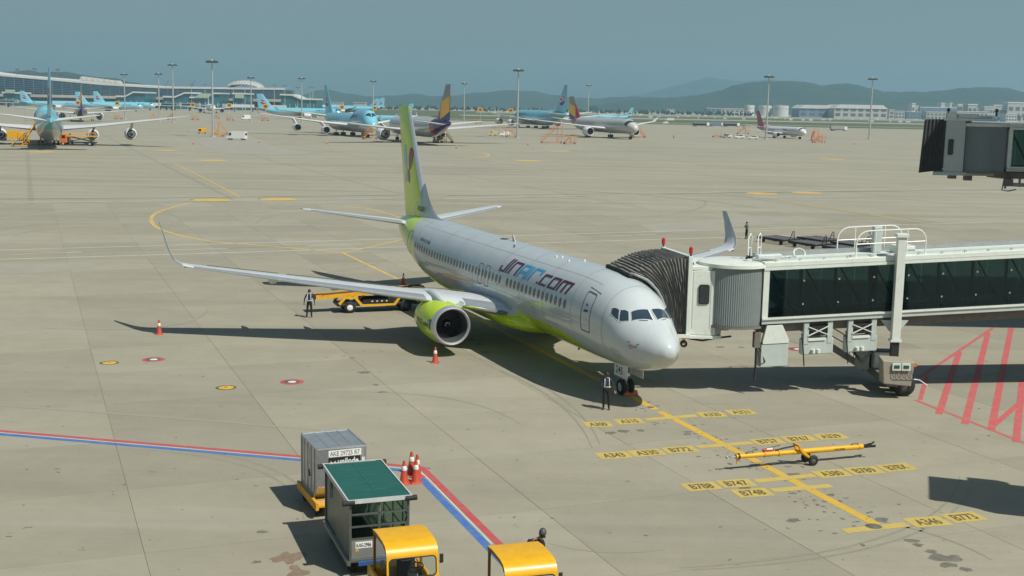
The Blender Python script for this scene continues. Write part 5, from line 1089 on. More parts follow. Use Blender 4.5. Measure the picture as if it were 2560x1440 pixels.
b = MB(); cc = TP(1.9,.9,2.95); b.tube([cc+Vector((cos(t)*.26, sin(t)*.14, .05+sin(t)*.2)) for t in [2*pi*j/16 for j in range(17)]], .05, 7); b.tube([TP(1.0,.8,2.9),TP(1.4,.9,2.88),TP(1.75,.8,2.9)], .035, 6); b.build('cable_coil', M['lgrey'], br, smooth=50)
b = MB(); b.tube([TP(-.4,.5,2.86),TP(.1,.4,2.9),TP(.6,.45,2.86),TP(1.2,.6,2.9)], .045, 7); b.build('roof_hose', M['grey'], br, smooth=50)
b = MB(); b.tube([TP(-.6,.8,2.9),TP(-.45,.7,3.0),TP(-.3,.85,2.95),TP(-.5,.95,2.92),TP(-.55,.75,3.02)], .05, 7); b.build('cable_bundle', M['black'], br, smooth=50)
# raised bridge of the next stand
BO2 = (40,73.5,0)
b2, TP2, C2, tb2 = tunnel_bridge('raised grey jet bridge with retracted bellows at the right edge', BO2, (28.6,72.0,9.42), (.985,.17), -.004, 26, False)
O2 = Vector(BO2)
def h2(f, zb, zt, m, nm, bev=0):
    b = MB(); b.hexa([Vector((x,y,zb))-O2 for x, y in f]+[Vector((x,y,zt))-O2 for x, y in f]); return b.build(nm, m, b2, bev=bev)
h2([(24.95,71.9),(26.1,72.0),(26.1,72.15),(24.95,72.05)], 9.35, 12.3, m_brs, 'cab_wall', .02); h2([(26.2,75.0),(27.6,75.2),(27.6,75.4),(26.2,75.2)], 9.35, 12.3, m_brs, 'cab_wall'); h2([(24.8,71.9),(28.0,72.2),(28.0,75.2),(26.1,75.2)], 12.31, 12.45, m_br, 'cab_roof'); h2([(24.3,71.8),(28.0,72.1),(28.0,75.2),(25.6,75.2)], 9.15, 9.34, m_brs, 'cab_floor')
for f, zt in (([(24.95,71.85),(25.5,71.9),(25.4,72.4),(25.0,72.35)],12.75),([(25.7,72.2),(26.9,72.3),(26.9,73.0),(25.7,72.9)],12.72),([(27.0,72.6),(27.9,72.7),(27.9,73.6),(27.0,73.5)],12.62)): h2(f, 12.46, zt, m_br, 'roof_box', .03)
b = MB(); P = rrect(25.12, 25.42, 10.35, 11.25, .07); b.prism([Vector((x, 71.9, z))-O2 for x, z in P], (0,-.03,0)); b.build('cab_window', M['darkglass'], b2)
for x in (25.1, 27.9):
    b = MB(); b.lathe([(12.6,.06),(12.85,.06),(12.86,.10),(13.0,.1),(13.05,.01)], Vector((x,72.2,0))-O2, n=10); b.build('beacon', M['dgrey'], b2, smooth=40)
for r in range(12):
    x = 24.9-.105*r; k = .08 if r % 2 else 0; b = MB(); pr = [Vector((x-.01*r,71.95-k,9.45-.015*r))-O2, Vector((x+.04,72.0-k,12.3+k))-O2, Vector((x+1.3,75.1+k,12.3+k))-O2, Vector((x+1.25-.01*r,75.15+k,9.45))-O2]; k2 = .08 if (r+1) % 2 else 0; x2 = x-.105
    qr = [Vector((x2-.01*r-.01,71.95-k2,9.435-.015*r))-O2, Vector((x2+.04,72.0-k2,12.3+k2))-O2, Vector((x2+1.3,75.1+k2,12.3+k2))-O2, Vector((x2+1.25-.01*r-.01,75.15+k2,9.42))-O2]
    b.add(pr+qr, [(i,i+1,i+5,i+4) for i in range(3)]); b.build('bellows_fold', mat('bellows_black', (.042,.046,.048), .85, var=.2), b2)
for x, y, z0, z1 in ((25.6,72.3,8.95,9.15),(26.6,72.5,8.85,9.15),(28.9,72.2,8.6,9.0)): b = MB(); b.box(x-.2-O2.x,x+.2-O2.x,y-.2-O2.y,y+.2-O2.y,z0,z1); b.build('underside_unit', m_under, b2)
b = MB(); b.tube([TP2(.3,.4,0),TP2(.3,.4,-1.0)], .07, 6); b.tube([TP2(1.2,.4,0),TP2(1.2,.4,-.9)], .07, 6); b.bar(TP2(.2,.4,-.75), TP2(4.5,.4,-.85), .18, .22); b.tube([TP2(.2,.4,-.4),TP2(.1,.4,-1.1),TP2(.5,.4,-1.15),TP2(1.0,.4,-1.05)], .04, 6); b.build('cable_carrier', M['grey'], b2)
for d in (-.35, 2.6):
    c = TP2(10.5, d, 0); b = MB(); b.box(c.x-.25, c.x+.25, c.y-.2, c.y+.2, .5, 12.9); b.build('lift_column', m_brs, b2)
    b = MB(); b.lathe([(-.2,.2),(-.2,.5),(.2,.5),(.2,.2)], (c.x,c.y,.5), 'y', 18); b.build('bogie_wheel', M['black'], b2)
b2.location.x += .05
# unseen walkway block, added and sized to cast the ground shadow at lower right
wk = thing('shadow_walkway', 'unseen white walkway block beyond the right edge, added to cast a ground shadow', 'walkway', (24.0,34.4,0), radians(-18))
b = MB(); b.box(-5.2,9,-.6,2.0,5.4,5.65); b.build('floor', m_under, wk); b = MB(); b.box(-5.3,9.1,-.7,2.1,7.9,8.2); rf = b.build('roof', m_br, wk, bev=.04)
b = MB(); b.box(-5.2,9,-.6,-.5,5.66,6.0); b.build('side_wall', m_br, wk); b = MB(); b.box(-5.2,9,1.9,2.0,5.66,7.89); b.build('side_wall', m_br, wk); b = MB(); b.box(-5.2,-5.1,-.49,1.89,5.66,7.89); b.build('end_wall', m_br, wk)
for k in range(8): b = MB(); b.box(-5.15+k*1.77,-5.15+k*1.77+1.7,-.57,-.55,6.01,7.89); b.build('pane', g_br, wk)
for x in (-4, 7): b = MB(); b.box(x-.3,x+.3,.4,1.0,0,5.39); b.build('column', m_brs, wk)
for x0, x1, y1 in ((-3.6,-2.6,2.3),(-1.5,.4,2.42),(1.2,2.2,2.3)): b = MB(); b.box(x0,x1,.8,y1,8.21,8.75); b.build('roof_unit', m_brs, rf)  # added boxes that roughen the edge of the cast shadow

# unseen block; its overhanging roof is added to shade the raised bridge
tm = thing('roof_shade_block', 'unseen terminal block beyond the right edge, its roof added to shade the raised bridge', 'building', (52,70,0), 0)
b = MB(); b.box(-6,10,-14,14,0,24.9); b.build('wall', m_br, tm); b = MB(); b.box(-19.5,11,-9.5,10,25,26); b.build('roof', m_brs, tm)
for k in range(7): b = MB(); b.box(-6.12,-6.01,-13+k*3.9,-9.5+k*3.9,6,22); b.build('pane', M['darkglass'], tm)
# ------------------------------------------------------------------ ground equipment near the viewer
def place(name, label, cat, x, y, deg, group=None): return thing(name, label, cat, (x,y,0), radians(deg), group)
def rubber_wheel(par, x, y, r, w, name='wheel', rim=None):
    b = MB(); b.lathe([(-w/2,r*.55),(-w/2,r*.88),(-w*.3,r),(w*.3,r),(w/2,r*.88),(w/2,r*.55)], (x,y,r), 'y', 20); o = b.build(name, M['black'], par, smooth=50)
    b = MB(); b.lathe([(-w*.44,.01),(-w*.4,r*.3),(-w*.3,r*.55),(w*.3,r*.55),(w*.4,r*.3),(w*.44,.01)], (x,y,r), 'y', 16); b.build('rim', rim or M['lgrey'], o, smooth=40); return o
# freight container on its dolly
m_alu = mat('dented_aluminium', (.50,.52,.53), .32, .7, var=.14, scale=2.5, bump=.9, bscale=2.2, dirt=.4, dirtcol=(.25,.24,.21)); m_gtext = mat('print_grey', (.22,.22,.21), .6); 
ud = place('container_dolly', 'orange container dolly carrying the aluminium freight container', 'trolley', -5.56, 37.73, -66.5)
b = MB(); b.box(-1.15,1.2,-.86,.86,.36,.46); b.build('deck', M['oldyellow'], ud, bev=.02)
for y in (-.84,.84): b = MB(); b.box(-1.2,1.25,y-.05,y+.05,.30,.55); b.build('side_rail', M['oldyellow'], ud, bev=.01)
for x in (-.8,.85):
    for y in (-.7,.7): rubber_wheel(ud, x, y, .18, .14)
b = MB(); b.bar((1.2,0,.4),(2.3,0,.32),.08); b.lathe([(-.03,.05),(-.03,.11),(.03,.11),(.03,.05)], (2.38,0,.32), n=14); b.build('drawbar', M['steel'], ud)
for k in range(5): b = MB(); b.tube([(-.9+k*.45,-.76,.475),(-.9+k*.45,.76,.475)], .035, 8); b.build('roller', M['steel'], ud)
uc = place('freight_container', 'dented aluminium freight container with printed code, behind the green roofed cart', 'container', -5.56, 37.73, -66.5)
z0, z1 = .52, 2.16; P = [(-1.0,z0),(.56,z0),(1.0,z0+.46),(1.0,z1),(-1.0,z1)]
b = MB(); b.prism([(x,-.765,z) for x, z in P], (0,1.53,0)); b.build('shell', m_alu, uc, bev=.012)
for x in (-.99,.99):
    b = MB(); b.bar((x,-.78,z1-.01),(x,.78,z1-.01),.05); b.build('edge_profile', M['metal'], uc)
for y in (-.77,.77): b = MB(); b.bar((-1.0,y,z1-.01),(1.0,y,z1-.01),.05); b.bar((-1.0,y,z0),(.56,y,z0),.06); b.bar((1.0,y,z0+.46),(1.0,y,z1),.05); b.bar((-1.0,y,z0),(-1.0,y,z1),.05); b.build('edge_profile', m_alu, uc)
b = MB(); b.box(1.003,1.012,-.42,.62,1.88,2.09); pl = b.build('code_plate', M['white'], uc); lettering('AKE 29725 R7', (1.018,-.38,1.915), (0,1,0), (0,0,1), .15, m_gtext, pl, 'container_code', width=.95)
b = MB(); b.box(1.003,1.012,-.42,.60,1.56,1.86); pl = b.build('name_plate', M['bpaint'], uc); lettering('unilode', (1.018,-.13,1.63), (0,1,0), (0,0,1), .2, M['white'], pl, 'container_name', bold=.02, width=.66)
b = MB(); b.poly([(1.019,-.36,1.76),(1.019,-.28,1.70),(1.019,-.20,1.76),(1.019,-.20,1.66),(1.019,-.28,1.62),(1.019,-.36,1.66)]); b.build('name_emblem', M['white'], pl)
b = MB(); b.box(1.003,1.010,.64,.74,1.45,1.8); b.build('side_label', M['offwhite'], uc)
for k in range(4):
    b = MB(); b.bar((-.62+.42*k,-.772,z0+.08),(-.62+.42*k,-.772,z1-.06),.03,.012); b.build('panel_rib', m_alu, uc)
for y in (-.38,0,.38): b = MB(); b.bar((-.95,y,z1+.004),(.95,y,z1+.004),.03,.01); b.build('panel_rib', m_alu, uc)
b = MB(); b.box(-.75,.0,-.772,-.767,1.5,1.95); b.build('door_panel', m_alu, uc); b = MB(); b.bar((-.05,-.78,1.25),(.05,-.78,1.05),.025); b.build('door_latch', M['dgrey'], uc)
# covered baggage cart with a green roof
m_groof = mat('green_roof_sheet', (.014,.095,.076), .5, var=.10, scale=1.5, dirt=.15, dirtcol=(.10,.24,.2)); m_cartp = mat('cart_panel', (.13,.145,.13), .4, .35, var=.16, scale=1.6, dirt=.6, dirtcol=(.05,.075,.06)); m_mesh = glass('plastic_sheet', (.42,.54,.48), .1, 1.4)
ct = place('baggage_cart', 'covered baggage cart with a dark green flat roof behind the yellow tug', 'trolley', -4.03, 33.52, -70.3)
b = MB(); b.box(-1.74,1.74,-.85,.85,2.14,2.19); rf = b.build('roof', m_groof, ct)
b = MB(); [b.box(*q) for q in ((-1.78,1.78,-.89,-.852,2.10,2.215),(-1.78,1.78,.852,.89,2.10,2.215),(-1.78,-1.742,-.852,.852,2.10,2.215),(1.742,1.78,-.852,.852,2.10,2.215))]; b.build('roof_trim', M['lgrey'], ct)
b = MB(); b.bar((-1.6,0,2.196),(1.3,0,2.196),.02,.012); [b.bar((x,-.5,2.196),(x,.45,2.196),.02,.01) for x in (-1,-.35,.3,.95)]; b.build('roof_seams', mat('green_seam', (.03,.15,.12), .5), rf)
for x in (-1.72,1.72):
    for y in (-.86,.86): b = MB(); b.tube([(x+.04*(1 if x > 0 else -1),y-.16,2.13),(x+.04*(1 if x > 0 else -1),y+.16,2.13)], .075, 12); b.build('corner_buffer', M['black'], ct, smooth=40)
b = MB(); b.box(-1.7,1.7,-.83,.83,.42,.52); b.build('chassis', m_cartp, ct, bev=.02)
b = MB(); b.box(-1.72,1.72,-.88,-.80,.36,.50); b.box(-1.72,1.72,.80,.88,.36,.50); b.build('kerb_rail', M['steel'], ct)
for x in (-1.68,1.68):
    for y in (-.80,.80): b = MB(); b.box(x-.03,x+.03,y-.03,y+.03,.52,2.10); b.build('corner_post', m_cartp, ct)
for k in range(2):                                     # sliding panels on the closed side
    b = MB(); b.box(-1.64+k*1.5,.02+k*1.62,-.79-.03*k,-.77-.03*k,.56,2.08); b.build('side_panel', m_cartp, ct)
b = MB(); b.prism([(-.95,-.83,1.45),(-.85,-.83,1.45),(-.85,-.83,1.75),(-.75,-.83,1.75),(-.9,-.83,1.95),(-1.05,-.83,1.75),(-.95,-.83,1.75)], (0,.012,0)); b.build('arrow_mark', M['bpaint'], ct)
b = MB(); b.box(1.66,1.69,-.77,.77,.53,1.05); fp = b.build('front_panel', mat('galvanised_sheet', (.33,.335,.325), .45, .5, var=.1, scale=2), ct); b = MB(); b.box(-1.69,-1.66,-.77,.77,.53,1.05); b.build('rear_panel', MATS['galvanised_sheet'], ct)
b = MB(); b.box(1.692,1.70,-.66,-.2,.82,1.0); pl = b.build('number_plate', M['white'], fp); lettering('KAS-2986', (1.706,-.63,.855), (0,1,0), (0,0,1), .11, M['bpaint'], pl, 'plate_number', width=.4); b = MB(); b.box(1.692,1.70,-.66,-.58,.74,.79); b.build('sticker', M['yellow'], fp)
for x in (-1.67,1.67):
    for z in (1.06,1.40,1.74): b = MB(); b.box(x-.02,x+.02,-.77,.77,z,z+.05); b.build('cross_rail', m_cartp, ct)
    b = MB(); b.box(x-.02,x+.02,-.03,.03,1.11,2.10); b.build('mid_post', m_cartp, ct)
    for z in (1.12,1.46,1.80):
        for s_ in (-1,1): b = MB(); b.box(x-.006,x+.006,.04 if s_ > 0 else -.76,.76 if s_ > 0 else -.04,z,z+.27); b.build('clear_sheet', m_mesh, ct)
for x in (-1.1,.0,1.1): b = MB(); b.box(x-.02,x+.02,.785,.815,.52,2.10); b.build('side_post', m_cartp, ct)
for z in (1.1,1.6): b = MB(); b.box(-1.64,1.64,.79,.81,z,z+.04); b.build('side_rail', m_cartp, ct)
for x in (-1.2,1.2):
    b = MB(); b.bar((x,.80,1.14),(x+.35,.80,1.56),.03); b.build('brace', m_cartp, ct)
    for y in (-.66,.66): rubber_wheel(ct, x, y, .20, .16)
b = MB(); b.bar((1.7,0,.42),(2.4,0,.36),.10,.08); b.build('drawbar', mat('blue_paint', (.03,.10,.30), .5, var=.15), ct); b = MB(); b.box(1.72,1.80,-.6,.6,.36,.46); b.build('bumper_bar', MATS['blue_paint'], ct)
# two yellow tugs
def tug(label, x, y, deg, plate_txt):
    t = place('baggage_tug', label, 'tow tractor', x, y, deg, 'yellow baggage tugs'); Yl = M['yellow']
    w = .66
    prof = [(-.78,1.86),(-.4,1.905),(.30,1.905),(.55,1.86),(.68,1.76),(.735,1.62)]
    b = MB(); n = len(prof); b.add([(x,-w,z) for x, z in prof]+[(x,w,z) for x, z in prof]+[(x,-w,z-.035) for x, z in prof]+[(x,w,z-.035) for x, z in prof], sum([[(i,i+1,n+i+1,n+i),(2*n+i,3*n+i,3*n+i+1,2*n+i+1),(i,2*n+i,2*n+i+1,i+1),(n+i,n+i+1,3*n+i+1,3*n+i)] for i in range(n-1)], [])+[(0,n,3*n,2*n),(n-1,3*n-1,4*n-1,2*n-1)]); b.build('roof', Yl, t, smooth=50)
    dk = mat('brown_frame', (.20,.10,.02), .5, var=.1)
    for s_ in (-1,1):
        b = MB(); b.bar((-.74,s_*(w-.04),.6),(-.74,s_*(w-.04),1.86),.06); b.build('rear_post', dk, t)
        b = MB(); b.prism([(.735,s_*w,1.63),(.80,s_*w,1.05),(.74,s_*w,1.05),(.66,s_*w,1.66)], (0,-s_*.05,0)); b.build('screen_pillar', Yl, t)
        b = MB(); b.prism([(-.78,s_*w,1.84),(.30,s_*w,1.87),(.55,s_*w,1.82),(.66,s_*w,1.72),(.60,s_*w,1.68),(.5,s_*w,1.76),(.28,s_*w,1.81),(-.78,s_*w,1.78)], (0,-s_*.04,0)); b.build('roof_edge', dk, t)
        b = MB(); b.prism([(.80,s_*w,1.05),(.88,s_*w,.32),(.25,s_*w,.32),(.25,s_*w,.62),(.45,s_*w,1.0)], (0,-s_*.04,0)); b.build('front_wing', Yl, t)
        b = MB(); b.box(-1.25,-.2,s_*w-.04,s_*w+.04,.3,.78); b.build('rear_wing', Yl, t, bev=.03)
        b = MB(); b.box(.66,.70,s_*(w+.10)-.05,s_*(w+.10)+.05,1.34,1.58); mr = b.build('mirror', M['bpaint'], t, bev=.015); b = MB(); b.tube([(.70,s_*w,1.42),(.68,s_*(w+.1),1.44)], .012, 5); b.build('mirror_arm', M['bpaint'], mr)
        rubber_wheel(t, .45, s_*(w-.05), .26, .18); rubber_wheel(t, -.85, s_*(w-.05), .30, .22)
    # front with the window opening
    def fr(y, z): return (.735+(1.62-z)*.115, y, z)
    P = [fr(y, z) for y, z in rrect(-w+.06, w-.06, 1.08, 1.58, .10)]; b = MB()
    outer = [fr(y, z) for y, z in rrect(-w, w, .98, 1.64, .03)]; k = len(P)
    b.add(P+outer, [(i,(i+1)%k,k+(i+1)%k,k+i) for i in range(k)]); b.build('windscreen_surround', Yl, t)
    b = MB(); b.tube(P+[P[0]], .016, 6); b.build('windscreen_seal', M['black'], t, smooth=60)
    b = MB(); b.poly([Vector(p)-Vector((.01,0,0)) for p in P]); b.build('windscreen', glass('clear_screen', (.80,.86,.84), .02, 1.35), t)
    b = MB(); b.hexa([(.80,-w,.32),(.90,-w,.32),(.90,w,.32),(.80,w,.32),(.74,-w,.975),(.812,-w,.975),(.812,w,.975),(.74,w,.975)]); b.build('front_panel', Yl, t, bev=.02)
    b = MB(); b.box(.88,.98,-w-.03,w+.03,.22,.36); b.build('bumper', M['bpaint'], t, bev=.02)
    for s_ in (-1,1): b = MB(); b.lathe([(0,.10),(.03,.09),(.04,.01)], (.86,s_*.45,.62), 'x', 14); b.build('headlamp', M['reflect'], t, smooth=40)
    b = MB(); b.bar((.83,.12,.985),(.835,.30,1.06),.015); b.build('wiper', M['bpaint'], t)
    if plate_txt:
        b = MB(); b.hexa([(.826,-.36,.80),(.832,-.36,.80),(.832,.12,.80),(.826,.12,.80),(.812,-.36,.94),(.818,-.36,.94),(.818,.12,.94),(.812,.12,.94)]); pl = b.build('number_plate', M['white'], t); lettering(plate_txt, (.840,-.34,.82), (0,1,0), (-.1,0,1), .09, M['bpaint'], pl, 'plate_number', width=.44)
    b = MB(); b.box(-1.25,.80,-.6,.6,.26,.42); b.build('chassis', M['bpaint'], t); b = MB(); b.box(-1.2,-.82,-.58,.58,.43,.80); b.build('rear_deck', Yl, t, bev=.03)
    b = MB(); b.box(-.72,-.12,-.05,.45,.50,.62); b.hexa([(-.72,-.05,.60),(-.60,-.05,.60),(-.60,.45,.60),(-.72,.45,.60),(-.78,-.03,1.38),(-.70,-.03,1.38),(-.70,.43,1.38),(-.78,.43,1.38)]); st = b.build('seat', M['dark'], t, bev=.03)
    for z in (.98,1.1,1.22): b = MB(); b.bar((-.655,.06,z),(-.655,.34,z),.02,.015); b.build('seat_seam', M['reflect'], st)
    b = MB(); b.box(-.72,-.12,-.55,-.12,.50,.62); b.build('engine_cover', M['dgrey'], t, bev=.03)
    b = MB(); cc = Vector((.25,.22,1.12)); b.tube([cc+Vector((.10*sin(a),.19*cos(a),.17*sin(a))) for a in [2*pi*j/16 for j in range(17)]], .014, 6); b.tube([cc, cc+Vector((.22,0,-.3))], .025, 6); b.bar(cc+Vector((0,-.18,0)), cc+Vector((0,.18,0)), .02); b.build('steering_wheel', M['bpaint'], t, smooth=50)
    b = MB(); b.box(.40,.72,-.6,.6,.62,.96); b.build('dashboard', M['dgrey'], t, bev=.03)
    b = MB(); b.box(-1.36,-1.25,-.08,.08,.32,.46); b.build('tow_hook', M['bpaint'], t)
    return t
tug('yellow tug with an empty black seat, hitched before the green roofed cart', -2.58, 29.85, -70.5, 'KAS-3-404')
tug('yellow tug at the bottom edge with a driver looking past its roof', .38, 28.78, -72.5, None)
# belt loader beneath the wing
bl = place('belt_loader', 'yellow belt loader with a long conveyor under the wing', 'belt loader', -8.45, 75.05, 19.4)
b = MB(); b.box(-2.5,2.7,-.75,.75,.42,.58); b.build('chassis', M['bpaint'], bl, bev=.03)
for s_ in (-1,1):
    P = [(-2.45,.62),(-2.1,1.0),(-1.35,1.0),(-.95,.52),(1.0,.52),(1.4,1.05),(2.15,1.05),(2.55,.62),(2.55,.5),(2.05,.93),(1.5,.93),(1.1,.40),(-1.05,.40),(-1.45,.88),(-2.0,.88),(-2.35,.5)]
    b = MB(); b.prism([(x,s_*.8,z) for x, z in P], (0,-s_*.10,0)); b.build('side_frame', M['yellow'], bl)
    b = MB(); b.box(-.9,1.0,s_*.74-.03,s_*.74+.03,.58,.80); b.build('side_skirt', M['bpaint'], bl)
    for x in (-1.72,1.78): rubber_wheel(bl, x, s_*.68, .36, .24, rim=M['white'] if x < 0 else M['dgrey'])
b = MB(); a, c = Vector((-3.75,0,.98)), Vector((2.9,0,1.36))
for s_ in (-1,1): b = MB(); b.bar(a+Vector((0,s_*.42,0)), c+Vector((0,s_*.42,0)), .07, .26); b.build('conveyor_side', M['oldyellow'], bl)
b = MB(); b.bar(a+Vector((0,0,.06)), c+Vector((0,0,.06)), .76, .05); b.build('belt', M['black'], bl)
b = MB(); b.tube([a+Vector((-.05,-.4,0)), a+Vector((-.05,.4,0))], .13, 12); b.build('belt_roller', M['bpaint'], bl); b = MB(); b.tube([c+Vector((.05,-.4,0)), c+Vector((.05,.4,0))], .13, 12); b.build('belt_roller', M['bpaint'], bl)
b = MB(); b.bar((-1.2,0,.58),(-.4,0,1.2),.10); b.bar((.9,0,.58),(1.6,0,1.4),.10); b.build('lift_arm', M['oldyellow'], bl)
b = MB(); b.tube([a+Vector((.4,-.5,.15)), a+Vector((.4,-.5,.22)), c+Vector((-.6,-.5,.22))], .022, 6); b.build('hand_rail', M['bpaint'], bl)
b = MB(); b.box(1.5,2.5,-.72,-.1,.58,1.1); b.build('driver_seat_box', M['bpaint'], bl, bev=.04); b = MB(); b.box(1.6,1.72,-.62,-.2,1.1,1.5); b.build('seat_back', M['dark'], bl, bev=.03)
for k in range(4): b = MB(); b.box(-.4+k*.3,-.3+k*.3,-.78,-.755,.66,.72); b.build('rail_bolt', M['reflect'], bl)
# towbar
tw = place('towbar', 'long yellow aircraft towbar lying on its small wheels across the lead-in line', 'towbar', 10.62, 43.28, 20.2)
A_, B_ = Vector((-2.72,0,.52)), Vector((2.62,0,.47))
b = MB(); b.tube([A_, A_.lerp(B_,.47)], .085, 14); b.build('rear_tube', M['yellow'], tw, smooth=40); b = MB(); b.tube([A_.lerp(B_,.44), B_], .098, 14); mt = b.build('main_tube', M['yellow'], tw, smooth=40)
for f in (.02,.22,.33,.97): b = MB(); p = A_.lerp(B_,f); b.tube([p-Vector((.03,0,0)), p+Vector((.03,0,0))], .112, 14); b.build('collar', M['bpaint'] if f < .1 else M['oldyellow'], tw, smooth=40)
b = MB(); b.tube([A_, A_+Vector((-.22,0,-.01))], .035, 8); b.tube([A_+Vector((-.32+.08*cos(t),.08*sin(t),-.01)) for t in [2*pi*j/12 for j in range(13)]], .022, 6); b.build('tow_eye', M['steel'], tw)
b = MB(); b.tube([A_+Vector((.06,0,-.08)), A_+Vector((.06,0,-.28))], .03, 8); b.build('jack_foot', M['yellow'], tw)
b = MB(); b.bar(B_, B_+Vector((.2,0,0)), .12, .1); [b.bar(B_+Vector((.15,s_*.07,0)), B_+Vector((.48,s_*.14,.02)), .05, .08) for s_ in (-1,1)]; b.bar(B_+Vector((.3,-.1,.09)), B_+Vector((.55,.05,.12)), .04, .05); b.build('tow_head', M['bpaint'], tw)
for f, s_ in ((.07,1),(.9,1)): b = MB(); p = A_.lerp(B_,f)+Vector((0,-.05,.09)); b.tube([p, p+Vector((.04,-.02,.07)), p+Vector((.26,-.02,.08)), p+Vector((.3,0,.01))], .014, 6); b.build('hand_grip', M['bpaint'], tw)
for s_ in (-1,1):
    b = MB(); b.bar((-.18,s_*.14,.62),(.32,s_*.16,.24),.07,.09); b.build('axle_arm', M['yellow'], tw); rubber_wheel(tw, .36, s_*.24, .19, .11, rim=M['dgrey'])
b = MB(); b.bar((-.2,-.16,.7),(-.05,-.16,.52),.08); b.bar((-.2,.16,.7),(-.05,.16,.52),.08); b.bar((-.22,-.2,.75),(-.22,.2,.75),.07); b.build('axle_bracket', M['oldyellow'], tw)
b = MB(); b.tube([(.36,-.3,.19),(.36,.3,.19)], .025, 8); b.build('axle', M['steel'], tw)
b = MB(); b.tube([(-1.62,0,.66),(-1.18,0,.67)], .055, 12); hp = b.build('hand_pump', M['red'], tw, smooth=40); b = MB(); b.tube([(-1.5,0,.73),(-1.1,0,.77),(-.92,0,.80)], .016, 6); b.build('pump_handle', M['bpaint'], hp); b = MB(); b.box(-1.5,-1.25,-.06,.06,.68,.735); b.build('pump_label', M['white'], hp)
b = MB(); b.tube([(-1.1,0,.62),(-.7,.05,.66),(-.3,0,.72)], .03, 7); b.build('hydraulic_hose', M['bpaint'], tw)
lettering('KAS-2603', (1.35,-.108,.44), (1,0,-.01), (0,0,1), .08, M['bpaint'], mt, 'bar_number')
# black pallet dollies
def pallet_dolly(label, x, y, deg):
    t = place('pallet_dolly', label, 'trolley', x, y, deg, 'black pallet dollies')
    for y_ in (-1.15,1.15): b = MB(); b.box(-1.75,1.75,y_-.06,y_+.06,.34,.56); b.build('side_beam', M['bpaint'], t)
    for k in range(9): b = MB(); b.tube([(-1.6+k*.4,-1.08,.5),(-1.6+k*.4,1.08,.5)], .06, 7); b.build('roller', M['dgrey'], t)
    for x_ in (-1.2,1.2):
        for y_ in (-.85,.85): rubber_wheel(t, x_, y_, .2, .16, rim=M['dgrey'])
    for x_ in (-1.72,1.72): b = MB(); b.box(x_-.04,x_+.04,-1.08,1.08,.36,.52); b.build('end_beam', M['bpaint'], t)
    b = MB(); [b.bar((1.75,s_*.35,.42),(1.95,s_*.06,1.35),.06) for s_ in (-1,1)]; b.bar((1.85,-.2,.95),(1.85,.2,.95),.05); b.build('raised_drawbar', M['bpaint'], t); return t
d0 = pallet_dolly('black roller dolly nearest the lone worker behind the bridge roof', 25.7, 118.4, -58)
for k, (x, y, l) in enumerate(((27.9,114.7,'black roller dolly second in the left row beyond the bridge'),(30.2,111.0,'black roller dolly in the left row, closest to the bridge roof'),(29.6,118.6,'black roller dolly at the back of the right row beyond the bridge'),(31.9,114.8,'black roller dolly in the middle of the right row'),(34.2,111.0,'black roller dolly in the right row, closest to the bridge roof'))): dup(d0, (x,y,0), radians(-58+random.uniform(-3,3)), l)
# traffic cones
def cone(label, x, y, rz=0):
    t = thing('traffic_cone', label, 'traffic cone', (x,y,0), rz, 'traffic cones on the apron')
    b = MB(); b.hexa([(-.21,-.21,.0),(.21,-.21,.0),(.21,.21,.0),(-.21,.21,.0),(-.19,-.19,.045),(.19,-.19,.045),(.19,.19,.045),(-.19,.19,.045)]); b.build('base', M['cone'], t, bev=.012)
    b = MB(); b.lathe([(.045,.165),(.07,.152),(.76,.045),(.80,.035),(.81,.005)], n=20); b.build('cone_body', M['cone'], t, smooth=50)
    b = MB(); b.lathe([(.47,.0935),(.475,.0955),(.625,.0735),(.63,.071)], n=20); b.build('reflective_sleeve', M['reflect'], t, smooth=50); return t
c0_ = cone('orange cone standing alone in the wing shadow at left', -19.16, 65.79, .3)
for l, (x, y) in {'orange cone standing in front of the lime green engine':(-3.74,59.77), 'orange cone in the shade behind the wing near the belt loader':(-7.7,86.2), 'leftmost cone of the cluster behind the green roofed cart':(-3.52,40.1), 'nearest right cone of the cluster beside the red line':(-3.13,40.25), 'rear left cone of the cluster beside the red line':(-3.36,41.2), 'rear right cone half hidden in the cluster beside the red line':(-3.14,40.85)}.items(): dup(c0_, (x,y,0), random.random(), l)
# chocks at the nose wheel
ck = place('wheel_chock', 'orange wheel chock at the nose wheel', 'chock', G(1574,986).x, G(1574,986).y, -68); b = MB(); b.prism([(.18,-.35,.01),(-.18,-.35,.01),(-.06,-.35,.17),(.06,-.35,.17)], (0,.7,0)); b.build('block', M['orange'], ck)
